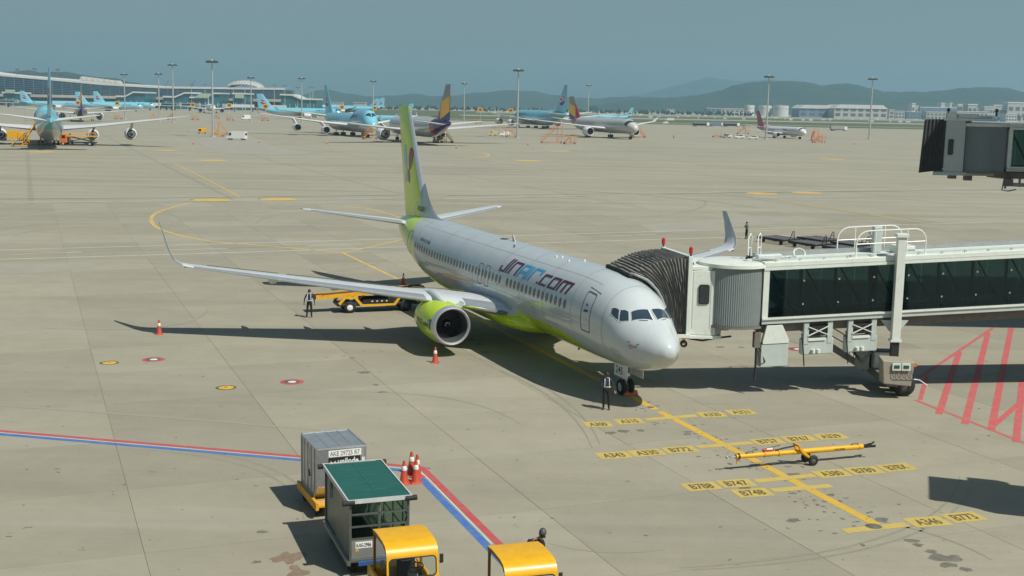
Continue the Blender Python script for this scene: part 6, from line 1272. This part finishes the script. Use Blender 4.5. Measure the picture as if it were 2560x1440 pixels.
# ------------------------------------------------------------------ people
def figure(label, x, y, deg, J, cols, head, extras=None, group=None, h=1.0):
    """J: joints of one continuous body; edges follow fixed topology."""
    t = thing('person', label, 'person', (x,y,0), radians(deg), group)
    names = ['pelvis','belly','chest','neck','head0','head1','lsh','lel','lwr','lha','rsh','rel','rwr','rha','lhip','lkn','lan','ltoe','rhip','rkn','ran','rtoe']
    R = dict(pelvis=(.15,.11),belly=(.145,.10),chest=(.165,.115),neck=(.055,.055),head0=(.075,.085),head1=(.08,.09),lsh=(.065,.06),lel=(.046,.045),lwr=(.032,.03),lha=(.04,.022),lhip=(.092,.092),lkn=(.066,.066),lan=(.047,.05),ltoe=(.045,.03))
    for k in list(R):
        if k[0] == 'l' and k != 'l': R['r'+k[1:]] = R[k]
    E = [('pelvis','belly'),('belly','chest'),('chest','neck'),('neck','head0'),('head0','head1'),('chest','lsh'),('lsh','lel'),('lel','lwr'),('lwr','lha'),('chest','rsh'),('rsh','rel'),('rel','rwr'),('rwr','rha'),('pelvis','lhip'),('lhip','lkn'),('lkn','lan'),('lan','ltoe'),('pelvis','rhip'),('rhip','rkn'),('rkn','ran'),('ran','rtoe')]
    me = bpy.data.meshes.new('body'); me.from_pydata([Vector(J[n])*h for n in names], [(names.index(a), names.index(c)) for a, c in E], [])
    o = bpy.data.objects.new('tmp', me); COL.objects.link(o); m = o.modifiers.new('s', 'SKIN'); m.use_smooth_shade = True
    sv = me.skin_vertices[0].data
    for i, n in enumerate(names): sv[i].radius = tuple(a*h for a in R[n]); sv[i].use_root = (i == 0)
    s2 = o.modifiers.new('d', 'SUBSURF'); s2.levels = 1; s2.render_levels = 1
    dg = bpy.context.evaluated_depsgraph_get(); dg.update(); ev = o.evaluated_get(dg); mm = ev.to_mesh()
    b = MB(); b.add([tuple(v.co) for v in mm.vertices], [tuple(p.vertices) for p in mm.polygons]); ev.to_mesh_clear(); bpy.data.objects.remove(o)
    def near(c, keys): return min((c-Vector(J[k])*h).length for k in keys)
    # five fingers on each hand
    nbody = len(b.f)
    for sd_ in ('l','r'):
        wr, ha = Vector(J[sd_+'wr'])*h, Vector(J[sd_+'ha'])*h; d = (ha-wr).normalized(); sx = d.cross(Vector((1,0,0))); sx = sx.normalized() if sx.length > .1 else Vector((0,1,0)); nn = sx.cross(d)
        for k in range(4):
            p = ha+sx*(-.027+.018*k)*h; l = (.075,.085,.08,.062)[k]*h; b.tube([p, p+d*l*.55+nn*.006, p+d*l+nn*.022], [.009*h,.0085*h,.006*h], 6)
        p = wr.lerp(ha,.55)-sx*.035*h; b.tube([p, p+(d*.7-sx*.7)*.035*h, p+(d-sx*.35)*.07*h], [.011*h,.010*h,.007*h], 6)
    bo = b.build('body', [cols['skin'], cols['top'], cols['legs'], cols['shoes']], t, smooth=180)
    for i, pl in enumerate(bo.data.polygons):
        c = pl.center
        if i >= nbody: k = 0
        elif c.z > Vector(J['neck']).z*h-.02*h and abs(c.x) < .22*h and near(c,['neck','head0','head1']) < .2*h: k = 0
        elif near(c, ['lha','rha']) < .075*h: k = 0
        elif c.z < .09*h: k = 3
        elif c.z < Vector(J['pelvis']).z*h+.06*h and near(c,['lha','rha','lwr','rwr','lel','rel']) > .085*h: k = 2
        else: k = 1
        pl.material_index = k
    hd = Vector(J['head0']).lerp(Vector(J['head1']), .5)*h
    fw = Vector(head.get('fwd', (1,0,0))).normalized(); sd2 = Vector((0,0,1)).cross(fw).normalized(); up = fw.cross(sd2)
    def hp(f, s_, u): return hd+(fw*f+sd2*s_+up*u)*h
    b = MB(); b.loft([[hp(cos(2*pi*j/14)*.105*r-.008, sin(2*pi*j/14)*.088*r, z) for j in range(14)] for z, r in ((.0+(-.02),1.0),(.05,1.03),(.09,.86),(.12,.55),(.133,.05))]); hr = b.build(head.get('kind','hair'), cols['hair'], t, smooth=60)
    if head.get('kind') == 'cap': b = MB(); b.prism([hp(.08,-.06,.045),hp(.17,-.045,.035),hp(.17,.045,.035),hp(.08,.06,.045)], up*.012*h); b.build('peak', cols['hair'], hr)
    b = MB(); b.tube([hp(.088,0,.015), hp(.112,0,-.02)], [.010*h,.014*h], 6); b.build('nose', cols['skin'], t, smooth=60)
    for s_ in (-1,1):
        b = MB(); b.lathe([(-.008*h,.001),(0,.011*h),(.008*h,.001)], hp(.083,s_*.032,.02), n=8); b.build('eye', M['bpaint'], t); b = MB(); b.lathe([(-.03*h,.004),(0,.016*h),(.03*h,.004)], hp(-.005,s_*.088,.0), n=8); b.build('ear', cols['skin'], t)
    if head.get('mask'): b = MB(); b.loft([[hp(.095-.02*abs(a)*6, a, z)+fw*.012*h for a in (-.06,-.03,0,.03,.06)] for z in (-.085,-.05,-.012)], cap=(False,False)); b.v and b.build('face_mask', cols.get('mask', M['bpaint']), t)
    else: b = MB(); b.bar(hp(.088,-.025,-.055), hp(.088,.025,-.055), .012*h, .008*h); b.build('mouth', M['red'], t)
    return t
stand = dict(pelvis=(0,0,.92),belly=(0,0,1.08),chest=(.0,0,1.30),neck=(.0,0,1.46),head0=(.015,0,1.54),head1=(.02,0,1.64),
    lsh=(0,.17,1.38),lel=(-.02,.25,1.12),lwr=(.06,.27,.88),lha=(.08,.27,.79),rsh=(0,-.17,1.38),rel=(-.02,-.25,1.12),rwr=(.06,-.27,.88),rha=(.08,-.27,.79),
    lhip=(0,.09,.86),lkn=(.03,.11,.48),lan=(0,.12,.09),ltoe=(.16,.14,.04),rhip=(0,-.09,.86),rkn=(.03,-.11,.48),ran=(0,-.12,.09),rtoe=(.16,-.14,.04))
def pose(**k): d = dict(stand); d.update(k); return d
def vest(t, h=1.0, col=None):
    col = col or M['reflect']
    b = MB(); b.loft([[Vector((.135*cos(2*pi*j/16), .185*sin(2*pi*j/16), z))*h for j in range(16)] for z in (1.03,1.07)], cap=(False,False)); b.build('reflective_belt', col, t, smooth=60)
    for s_ in (-1,1): b = MB(); b.tube([Vector(p)*h for p in ((.135,s_*.10,1.06),(.145,s_*.10,1.25),(.10,s_*.095,1.41),(-.02,s_*.09,1.45),(-.12,s_*.10,1.36),(-.14,s_*.10,1.06))], .014*h, 6); b.build('reflective_strap', col, t, smooth=60)
C1 = dict(skin=M['skin'], top=M['navy'], legs=M['dark'], shoes=M['bpaint'], hair=M['bpaint'])
p1 = figure('worker in navy clothes with reflective straps standing by the nose wheel', 4.09, 50.9, -88, pose(rel=(.06,-.27,1.1),rwr=(.2,-.12,1.02),rha=(.24,-.05,1.02),lwr=(.1,.33,.9),lha=(.15,.36,.82),lel=(-.02,.27,1.12)), C1, dict(kind='cap', mask=True, fwd=(1,0,-.1)), h=.96); vest(p1, .96)
b = MB(); b.box(.22,.30,-.12,.04,.97,1.02); b.build('handheld_device', M['bpaint'], p1)
p2 = figure('worker in dark clothes seen from behind near the belt loader', -11.99, 71.9, 92, pose(lel=(-.02,.28,1.14),rel=(-.02,-.28,1.14),lwr=(.02,.31,.9),rwr=(.02,-.31,.9),lha=(.03,.31,.81),rha=(.03,-.31,.81),lkn=(.03,.13,.48),lan=(0,.16,.09),ltoe=(.16,.18,.04)), C1, dict(kind='cap'), h=1.0); vest(p2)
p3_ = figure('worker standing alone beyond the bridge, hands raised to the face', 23.16, 121.4, 200, pose(lel=(.12,.22,1.18),lwr=(.2,.08,1.38),lha=(.2,.04,1.45),rel=(.12,-.22,1.15),rwr=(.24,-.06,1.25),rha=(.27,-.02,1.3),rkn=(.06,-.08,.48),lan=(-.05,.06,.09),ltoe=(.1,.07,.04)), dict(C1, top=mat('green_vest', (.10,.16,.10), .8)), dict(kind='hair', fwd=(1,0,-.35)), h=1.02)
p4_ = figure('far worker walking on the apron right of the silver jet', 66.6, 519.3, 10, pose(lkn=(.2,.1,.5),lan=(.25,.1,.09),ltoe=(.4,.1,.05),rkn=(-.05,-.1,.48),ran=(-.25,-.1,.12),rtoe=(-.12,-.1,.04)), C1, dict(kind='hair'), h=1.0)
dr = figure('driver in a dark jacket leaning out beside the roof of the right yellow tug', G(1332,1330,1.75).x*30.7/G(1332,1330,1.75).y, 30.7, -75, pose(belly=(.02,.04,1.1),chest=(.03,.10,1.33),neck=(.05,.19,1.49),head0=(.07,.22,1.57),head1=(.08,.25,1.68),lsh=(.02,.27,1.36),lel=(-.1,.30,1.12),lwr=(-.05,.2,.95),lha=(-.02,.18,.88),rsh=(.02,-.07,1.42)), dict(C1, top=M['dark'], hair=M['dgrey']), dict(kind='cap', mask=True, fwd=(1,-.2,0)), h=1.06)
# ------------------------------------------------------------------ light masts
m_pole = mat('galvanised_pole', (.50,.52,.50), .4, .5, var=.06, scale=.3)
def mast(label, u, vtop, Y=None, vb=None, hgt=None, big=True):
    if vb is not None: g = G(u, vb); hgt = D(u, vtop, g.y).z
    else: g = Vector((D(u, vtop, Y).x, Y, 0)); hgt = D(u, vtop, Y).z
    t = thing('light_mast', label, 'light mast', (g.x,g.y,0), 0, 'tall light masts')
    k = hgt/27; b = MB(); b.tube([(0,0,0),(0,0,hgt*.82),(0,0,hgt)], [.42*k,.30*k,.17*k], 12); b.build('pole', m_pole, t, smooth=40)
    b = MB(); b.lathe([(hgt-.7,.5*k),(hgt-.6,1.5*k),(hgt-.45,1.5*k),(hgt-.4,.4*k)], n=18); b.build('lamp_ring', M['dgrey'], t)
    for j in range(10 if big else 6):
        a = 2*pi*j/(10 if big else 6); r = 1.75*k; b = MB(); p = Vector((r*cos(a), r*sin(a), hgt-.35)); d = Vector((cos(a), sin(a), 0)); s = d.cross(Vector((0,0,1)))
        b.hexa([p-s*.42*k-d*.15,p+s*.42*k-d*.15,p+s*.42*k+d*.45*k+Vector((0,0,-.35)),p-s*.42*k+d*.45*k+Vector((0,0,-.35)),p-s*.42*k-d*.15+Vector((0,0,.45)),p+s*.42*k-d*.15+Vector((0,0,.45)),p+s*.42*k+d*.45*k+Vector((0,0,.1)),p-s*.42*k+d*.45*k+Vector((0,0,.1))]); b.build('floodlight', M['dgrey'], t)
    b = MB(); b.lathe([(hgt-.1,.35*k),(hgt+.35,.3*k),(hgt+.45,.05)], n=12); b.build('top_cap', M['white'], t)
    b = MB(); b.lathe([(0,.9*k),(.35,.9*k),(.4,.5*k)], n=12); b.build('footing', m_wallc, t)
    return t
mast('tallest light mast at left, rising beside the white van', 533, 152, vb=342); mast('light mast in the middle, right of the blue double-deck jet wing', 1293, 174, vb=345); mast('light mast standing before the small white jet', 1915, 190, vb=348); mast('rightmost light mast, before the white hangar', 2173, 196, vb=348)
for l, u, vt, Y in (('light mast before the terminal, left of two near its kinked pier',310,185,740),('light mast before the terminal, second from the left',396,184,700),('thin light mast just left of the tallest mast',431,161,650),('light mast in front of the domed roof',627,193,720),('light mast between the terminal end and the blue jumbo',754,195,740),('light mast behind the blue jumbo nose',933,202,790),('light mast right of the golden tail fin',1161,208,820),('light mast behind the silver jet, before the hills',1472,213,960)): mast(l, u, vt, Y, big=False)
for l, u, vt, Y in (('short lamp post on the terminal roof line above the kinked pier',478,211,1520),('short lamp post left of the domed roof',512,211,1520),('short lamp post under the left side of the dome',583,212,1520),('short lamp post right of the dome',612,212,1520),('short lamp post near the terminal right corner',686,212,1520),('short lamp post at the terminal right corner',712,213,1520),('short lamp post above the right end pier',744,218,1520),('twin lamp post at the end of the right pier, left one',775,217,1520),('twin lamp post at the end of the right pier, right one',782,217,1530)): mast(l, u, vt, Y, big=False)
# ------------------------------------------------------------------ far vehicles and equipment
m_carw = mat('car_white', (.74,.74,.72), .25, coat=.5, var=.03)
def van(label, u, v, deg, L=5.6, H=2.5, group='white vehicles on the apron', m=None, Wd=2.0, name='van'):
    g = G(u, v); t = thing(name, label, name, g, radians(deg), group); m = m or m_carw
    P = [(-L/2,.45),(-L/2,H*.97),(-L/2+.15,H),(L/2-1.6,H),(L/2-1.05,H*.93),(L/2-.55,1.35),(L/2-.1,1.05),(L/2,.8),(L/2,.45)]
    b = MB(); b.prism([(x,-Wd/2,z) for x, z in P], (0,Wd,0)); b.build('body', m, t, bev=.06)
    b = MB(); b.poly([(L/2-1.02,-Wd/2+.12,H*.90),(L/2-1.02,Wd/2-.12,H*.90),(L/2-.53,Wd/2-.12,1.40),(L/2-.53,-Wd/2+.12,1.40)]); b.v = [(x+.03,y,z+.02) for x, y, z in b.v]; b.build('windscreen', M['darkglass'], t)
    for s_ in (-1,1):
        b = MB(); b.prism([(L/2-1.75,s_*(Wd/2+.005),H*.88),(L/2-1.2,s_*(Wd/2+.005),H*.86),(L/2-.75,s_*(Wd/2+.005),1.42),(L/2-1.75,s_*(Wd/2+.005),1.42)], (0,s_*.01,0)); b.build('side_window', M['darkglass'], t)
        for x in (-L/2+1.0, L/2-1.0): rubber_wheel(t, x, s_*(Wd/2-.12), .36, .24)
        b = MB(); b.box(L/2-.04,L/2+.02,s_*.65-.15,s_*.65+.15,.72,.92); b.build('headlamp', M['reflect'], t)
    b = MB(); b.box(-L/2-.01,-L/2+.02,-Wd/2+.25,Wd/2-.25,1.5,H*.85); b.build('rear_window', M['darkglass'], t); return t
def car(label, u, v, deg, group='white vehicles on the apron', m=None):
    g = G(u, v); t = thing('car', label, 'car', g, radians(deg), group); m = m or m_carw
    P = [(-2.25,.35),(-2.3,.85),(-2.15,1.0),(-1.7,1.45),(-1.3,1.66),(.4,1.66),(1.15,1.08),(2.1,.92),(2.3,.7),(2.28,.35)]
    b = MB(); b.prism([(x,-.9,z) for x, z in P], (0,1.8,0)); b.build('body', m, t, bev=.07)
    for s_ in (-1,1):
        b = MB(); b.prism([(-1.6,s_*.905,1.08),(-1.2,s_*.905,1.55),(.32,s_*.905,1.55),(.9,s_*.905,1.08)], (0,s_*.01,0)); b.build('side_window', M['darkglass'], t)
        for x in (-1.4,1.4): rubber_wheel(t, x, s_*.8, .33, .22)
    b = MB(); b.poly([(.5,-.75,1.66),(.5,.75,1.66),(1.2,.75,1.12),(1.2,-.75,1.12)]); b.v = [(x+.03,y,z) for x, y, z in b.v]; b.build('windscreen', M['darkglass'], t); b = MB(); b.poly([(-1.32,-.7,1.65),(-1.32,.7,1.65),(-1.75,.7,1.42),(-1.75,-.7,1.42)]); b.v = [(x-.03,y,z+.01) for x, y, z in b.v]; b.build('rear_window', M['darkglass'], t); return t
van('white panel van parked beside the tallest light mast', 592, 350, 168, 6.4, 2.7)
van('white pickup van beside the middle light mast', 1262, 341, 185, 4.6, 1.9); van('yellowish van half hidden behind the white van near the middle mast', 1232, 340, 180, 4.0, 2.1, m=mat('van_cream', (.55,.50,.25), .35))
car('white car, left of three parked before the small white jet', 1816, 344, 190); car('white car, middle of three parked before the small white jet', 1848, 346, 188); car('white car, right of three parked before the small white jet', 1882, 348, 176)
van('tiny white pickup on the far service road', 1663, 310, 180, 4.5, 1.9); van('white box truck behind the blue side-on jet', 615, 299, 200, 6, 3.0); van('white bus far away on the service road', 1674, 302, 180, 9, 2.8)
def lorry(label, u, v, deg, L, cols, kind='tank'):
    g = G(u, v); t = thing('lorry', label, 'truck', g, radians(deg), 'lorries on the far service road')
    b = MB(); b.box(L/2-2.0,L/2,-1.2,1.2,.6,2.8); b.build('cab', cols[0], t, bev=.15); b = MB(); b.box(-L/2,L/2-2.1,-1.1,1.1,.6,1.0); b.build('chassis', M['bpaint'], t)
    b = MB()
    if kind == 'tank': b.lathe([(-L/2,.2),(-L/2+.1,1.0),(L/2-2.3,1.0),(L/2-2.2,.2)], (0,0,2.05), 'x', 16)
    else: b.box(-L/2,L/2-2.25,-1.2,1.2,1.02,3.3)
    b.build('tank' if kind == 'tank' else 'load_box', cols[1], t, smooth=40)
    b = MB(); b.box(L/2,L/2+.03,-1.0,1.0,1.7,2.5); b.build('windscreen', M['darkglass'], t)
    for x in (-L/2+1.2,-L/2+2.6,L/2-1.2):
        for s_ in (-1,1): rubber_wheel(t, x, s_*1.0, .5, .3)
    return t
lorry('dark tanker lorry, leftmost in the group before the far taxiway', 1752, 316, 8, 12, (m_carw, M['dgrey'])); lorry('blue grey container lorry in the middle of the far group', 1790, 316, 5, 11, (m_carw, m_bluew), 'box'); lorry('white nosed tanker lorry at the right of the far group', 1828, 317, 5, 12, (m_carw, M['dgrey'])); lorry('grey lorry at the left of the rightmost light mast', 2096, 327, 5, 11, (m_carw, M['grey']), 'box')
# orange steps and docks
def steps(label, u, v, deg, L, H, m=None, wide=2.0):
    g = G(u, v); t = thing('maintenance_stairs', label, 'stairs', g, radians(deg), 'orange maintenance stairs'); m = m or M['orange']; w = wide/2
    for s_ in (-1,1):
        b = MB(); b.bar((-L/2,s_*w,.4),(L/2-1.6,s_*w,H),.14,.2); b.build('stringer', m, t); b = MB(); b.bar((-L/2,s_*w,1.4),(L/2-1.6,s_*w,H+1.0),.09); b.bar((L/2-1.6,s_*w,H+1.0),(L/2,s_*w,H+1.0),.09); b.bar((L/2,s_*w,H+1.0),(L/2,s_*w,H),.09); b.build('handrail', m, t)
        for x in (L/2-1.6,L/2): b = MB(); b.bar((x,s_*w,.35),(x,s_*w,H),.13); b.build('post', m, t)
        b = MB(); b.bar((-L/2,s_*w,.35),(L/2,s_*w,.35),.14); b.build('base_rail', m, t); b = MB(); b.bar((L/2-1.6,s_*w,.4),(L/2,s_*w,H*.6),.08); b.build('brace', m, t)
        for x in (-L/2+.3,L/2-.3): rubber_wheel(t, x, s_*w, .3, .2)
    b = MB(); b.box(L/2-1.6,L/2,-w,w,H-.08,H); b.build('platform', m, t)
    n = max(4, int(H/.4))
    for k in range(n): f = (k+.5)/n; b = MB(); x = -L/2+(L-1.6)*f; z = .4+(H-.4)*f; b.box(x-.15,x+.15,-w,w,z-.03,z+.03); b.build('tread', m, t)
    return t
m_or2 = mat('faded_orange', (.55,.24,.07), .6, var=.12)
steps('large orange stairs standing alone below the silver jet', 1378, 358, 0, 7.2, 5.6); steps('small orange steps right of the large lone stairs', 1424, 360, 10, 4.0, 2.4, m_or2); steps('orange stairs behind the white van near the middle mast', 1255, 338, 180, 6, 4.8, m_or2); steps('low orange steps at the foot of the middle mast', 1278, 343, 175, 4.4, 3.0, m_or2)
steps('orange stairs at the nose of the silver jet', 1596, 344, 190, 6, 4.6); steps('orange stairs under the engine of the golden tailed grey jet', 1117, 357, 170, 4, 3.0, M['oldyellow']); steps('orange stairs between the jumbo and the golden tailed jet', 925, 348, 20, 5.0, 4.0, m_or2)
steps('orange dock cluster right of the small white jet', 2046, 357, 20, 5, 2.6); steps('thin red orange hoist behind the dock cluster', 2036, 352, 0, 2.8, 4.2); steps('orange stairs behind the three white cars', 1857, 335, 0, 6, 3.4, m_or2); steps('low orange barrier steps left of the white cars', 1792, 343, 0, 4, 1.2, m_or2)
steps('yellow stairs at the foot of the tallest mast', 552, 336, 190, 5, 4.6, m_or2); steps('low orange dock right of the tallest mast', 545, 341, 180, 4, 1.5, M['oldyellow']); steps('tall scaffold steps at the tail of the far left blue jet', 88, 362, 15, 6.0, 7.2, M['oldyellow'], 2.6); steps('yellow steps left of the scaffold at the far left jet', 52, 366, 15, 4.2, 3.0, M['oldyellow'])
for l, u, v in (('orange hoist before the terminal beside the kinked pier',296,298),('orange hoist left of the thin mast',384,300),('orange hoist before the tallest mast',488,300),('orange hoist below the white forward-facing jet',540,296),('orange hoist right of the white jet',576,301),('orange hoist before the side-on blue jet',663,302),('orange hoist near the second mast from the left',428,300),('orange steps below the blue double-deck jet wing tip',1196,310)): steps(l, u, v, random.choice((0,20,175)), 4.2, 3.6 if u in (384,428) else 2.2, M['orange'] if u % 2 else m_or2, 2.0)
# high-loader truck under the tail of the far left jet
ht = thing('loader_truck', 'orange scissor lift truck with a long flat bed under the far left blue jet', 'truck', G(196,364), radians(4))
b = MB(); b.box(-4.5,-2.6,-1.2,1.2,.7,3.0); b.build('cab', M['orange'], ht, bev=.15); b = MB(); b.box(-4.53,-4.5,-1,1,1.8,2.7); b.build('windscreen', M['darkglass'], ht); b = MB(); b.box(-3.9,-3.0,-1.23,-1.2,1.9,2.7); b.build('side_window', M['darkglass'], ht)
b = MB(); b.box(-2.5,4.6,-1.1,1.1,.7,1.0); b.build('chassis', M['bpaint'], ht)
for s_ in (-1,1):
    b = MB(); b.bar((-2,s_*.9,1.1),(3.6,s_*.9,2.3),.16); b.bar((-2,s_*.9,2.3),(3.6,s_*.9,1.1),.16); b.build('scissor_arm', M['dgrey'], ht)
    b = MB(); b.bar((-2.6,s_*1.1,3.4),(4.6,s_*1.1,3.4),.08); [b.bar((x,s_*1.1,2.6),(x,s_*1.1,3.4),.07) for x in (-2.6,-.8,1,2.8,4.6)]; b.build('bed_rail', M['oldyellow'], ht)
    for x in (-3.6,3.2): rubber_wheel(ht, x, s_*1.0, .5, .3)
b = MB(); b.box(-2.6,4.7,-1.2,1.2,2.35,2.6); b.build('bed', M['oldyellow'], ht)
yv = thing('service_truck', 'yellow service truck parked under the left wing of the far left jet', 'truck', G(30,352), radians(5)); b = MB(); b.box(-3.4,1.8,-1.1,1.1,.7,2.9); b.build('load_box', M['yellow'], yv, bev=.08); b = MB(); b.box(1.9,3.5,-1.1,1.1,.6,2.4); b.build('cab', M['yellow'], yv, bev=.15); b = MB(); b.box(3.5,3.53,-.9,.9,1.4,2.2); b.build('windscreen', M['darkglass'], yv)
for x in (-2.2,2.6):
    for s_ in (-1,1): rubber_wheel(yv, x, s_*.95, .45, .28)
# yellow stand signs
def sign(label, u, v, Y):
    p = D(u, v, Y); t = thing('stand_sign', label, 'sign', (p.x,Y,0), 0, 'yellow stand number signs'); b = MB(); b.tube([(0,0,0),(0,0,p.z)], .15, 6); b.build('post', M['lgrey'], t); b = MB(); b.box(-2.0,2.0,-.25,.0,p.z-1.6,p.z+1.6); b.build('board', M['oldyellow'], t); b = MB(); b.box(-1.1,1.1,-.27,-.255,p.z-.8,p.z+.8); b.build('number_panel', M['dgrey'], t)
for l, u, v, Y in (('yellow stand sign left of the white forward-facing jet',482,262,1050),('yellow stand sign right of the white forward-facing jet',573,263,1050),('yellow stand sign before the emblem of the side-on blue jet',664,266,850),('yellow stand sign above the jumbo hump',855,268,1000),('yellow stand sign behind the jumbo nose',936,270,1000),('yellow stand sign left of the blue double-deck jet',1201,274,1000),('yellow stand sign over the double-deck jet wing',1277,276,1010),('yellow stand sign near the long terminal jet',293,258,1050),('yellow stand sign left of the golden tail',195,257,1050)): sign(l, u, v, Y)
# boarding bridges of the far terminal
def far_bridge(label, u, v, Y, L, deg):
    p = D(u, v, Y); t = thing('far_jet_bridge', label, 'jet bridge', (p.x,Y,0), radians(deg), 'far jet bridges at the terminal')
    b = MB(); b.box(-L/2,L/2,-1.6,1.6,4.6,7.8); b.build('tunnel', M['lgrey'], t); b = MB(); b.box(L/2,L/2+4,-2.2,2.2,4.4,8.2); b.build('cab', M['grey'], t)
    for x in (L*.2,-L*.45): b = MB(); b.box(x-.5,x+.5,-1.4,1.4,0,4.6); b.build('column', M['dgrey'], t)
    b = MB(); b.box(-L/2+.5,L/2-.5,-1.65,-1.61,5.6,7.2); b.build('glazing', M['darkglass'], t)
for l, u, Y, L, a in (('far jet bridge before the terminal, right of the long blue jet',388,1330,26,205),('far jet bridge beside the thin mast',420,1330,24,-20),('far jet bridge left of the white forward-facing jet',462,1330,28,-15),('far jet bridge below the domed roof',600,1330,30,200),('far jet bridge behind the side-on blue tail',690,1300,22,190),('far jet bridge at the far left of the terminal',10,1350,26,-10),('far jet bridge behind the far left fin',165,1340,28,195)): far_bridge(l, u, 262, Y, L, a)
# far cones and small barriers on the remote stands
for k, (u, v, l) in enumerate(((648,357,'small far cone right of the white van'),(483,361,'small far cone left of the repaired patch'),(1320,363,'small far cone left of the large lone stairs'),(818,361,'small far cone before the golden tailed jet wing'),(470,330,'small far cone near the yellow generator'),(2136,361,'small far cone left of the rightmost mast'),(1141,371,'small far cone under the tail of the golden tailed jet'),(1862,334,'small far cone behind the white cars'))):
    g = G(u, v); dup(c0_, (g.x,g.y,0), random.random(), l, scale=1.25)
gn = thing('generator', 'yellow wheeled generator left of the tallest mast', 'generator', G(505,334), radians(10)); b = MB(); b.box(-1.6,1.6,-.8,.8,.5,2.0); b.build('housing', M['yellow'], gn, bev=.08); b = MB(); b.box(-1.2,-.2,-.82,-.8,.9,1.7); b.build('grille', M['bpaint'], gn)
for x in (-1.1,1.1):
    for s_ in (-1,1): rubber_wheel(gn, x, s_*.7, .3, .2)
# white runway and taxiway edge boards far away
eb = MB()
for k in range(46):
    u = 1240+k*24+random.uniform(-6,6); p = D(u, 280, random.choice((1650,1780,2050,2200))); w = random.uniform(.8,3.5); eb.box(p.x-w,p.x+w,p.y,p.y+.5,-.4,random.uniform(.8,2.2))
struct(eb.build('runway_boards', m_roofw), 'stuff')
# ------------------------------------------------------------------ haze over the airfield
hz = MB(); hz.box(-14000,14000,-600,13500,-3,480); hm = bpy.data.materials.new('haze'); hm.use_nodes = True; nt = hm.node_tree; nt.nodes.clear()
o = nt.nodes.new('ShaderNodeOutputMaterial'); v = nt.nodes.new('ShaderNodeVolumePrincipled'); v.inputs['Color'].default_value = (.44,.74,.94,1); v.inputs['Density'].default_value = 1.25e-4; v.inputs['Anisotropy'].default_value = .25
nt.links.new(v.outputs[0], o.inputs['Volume']); struct(hz.build('haze', hm), 'stuff')
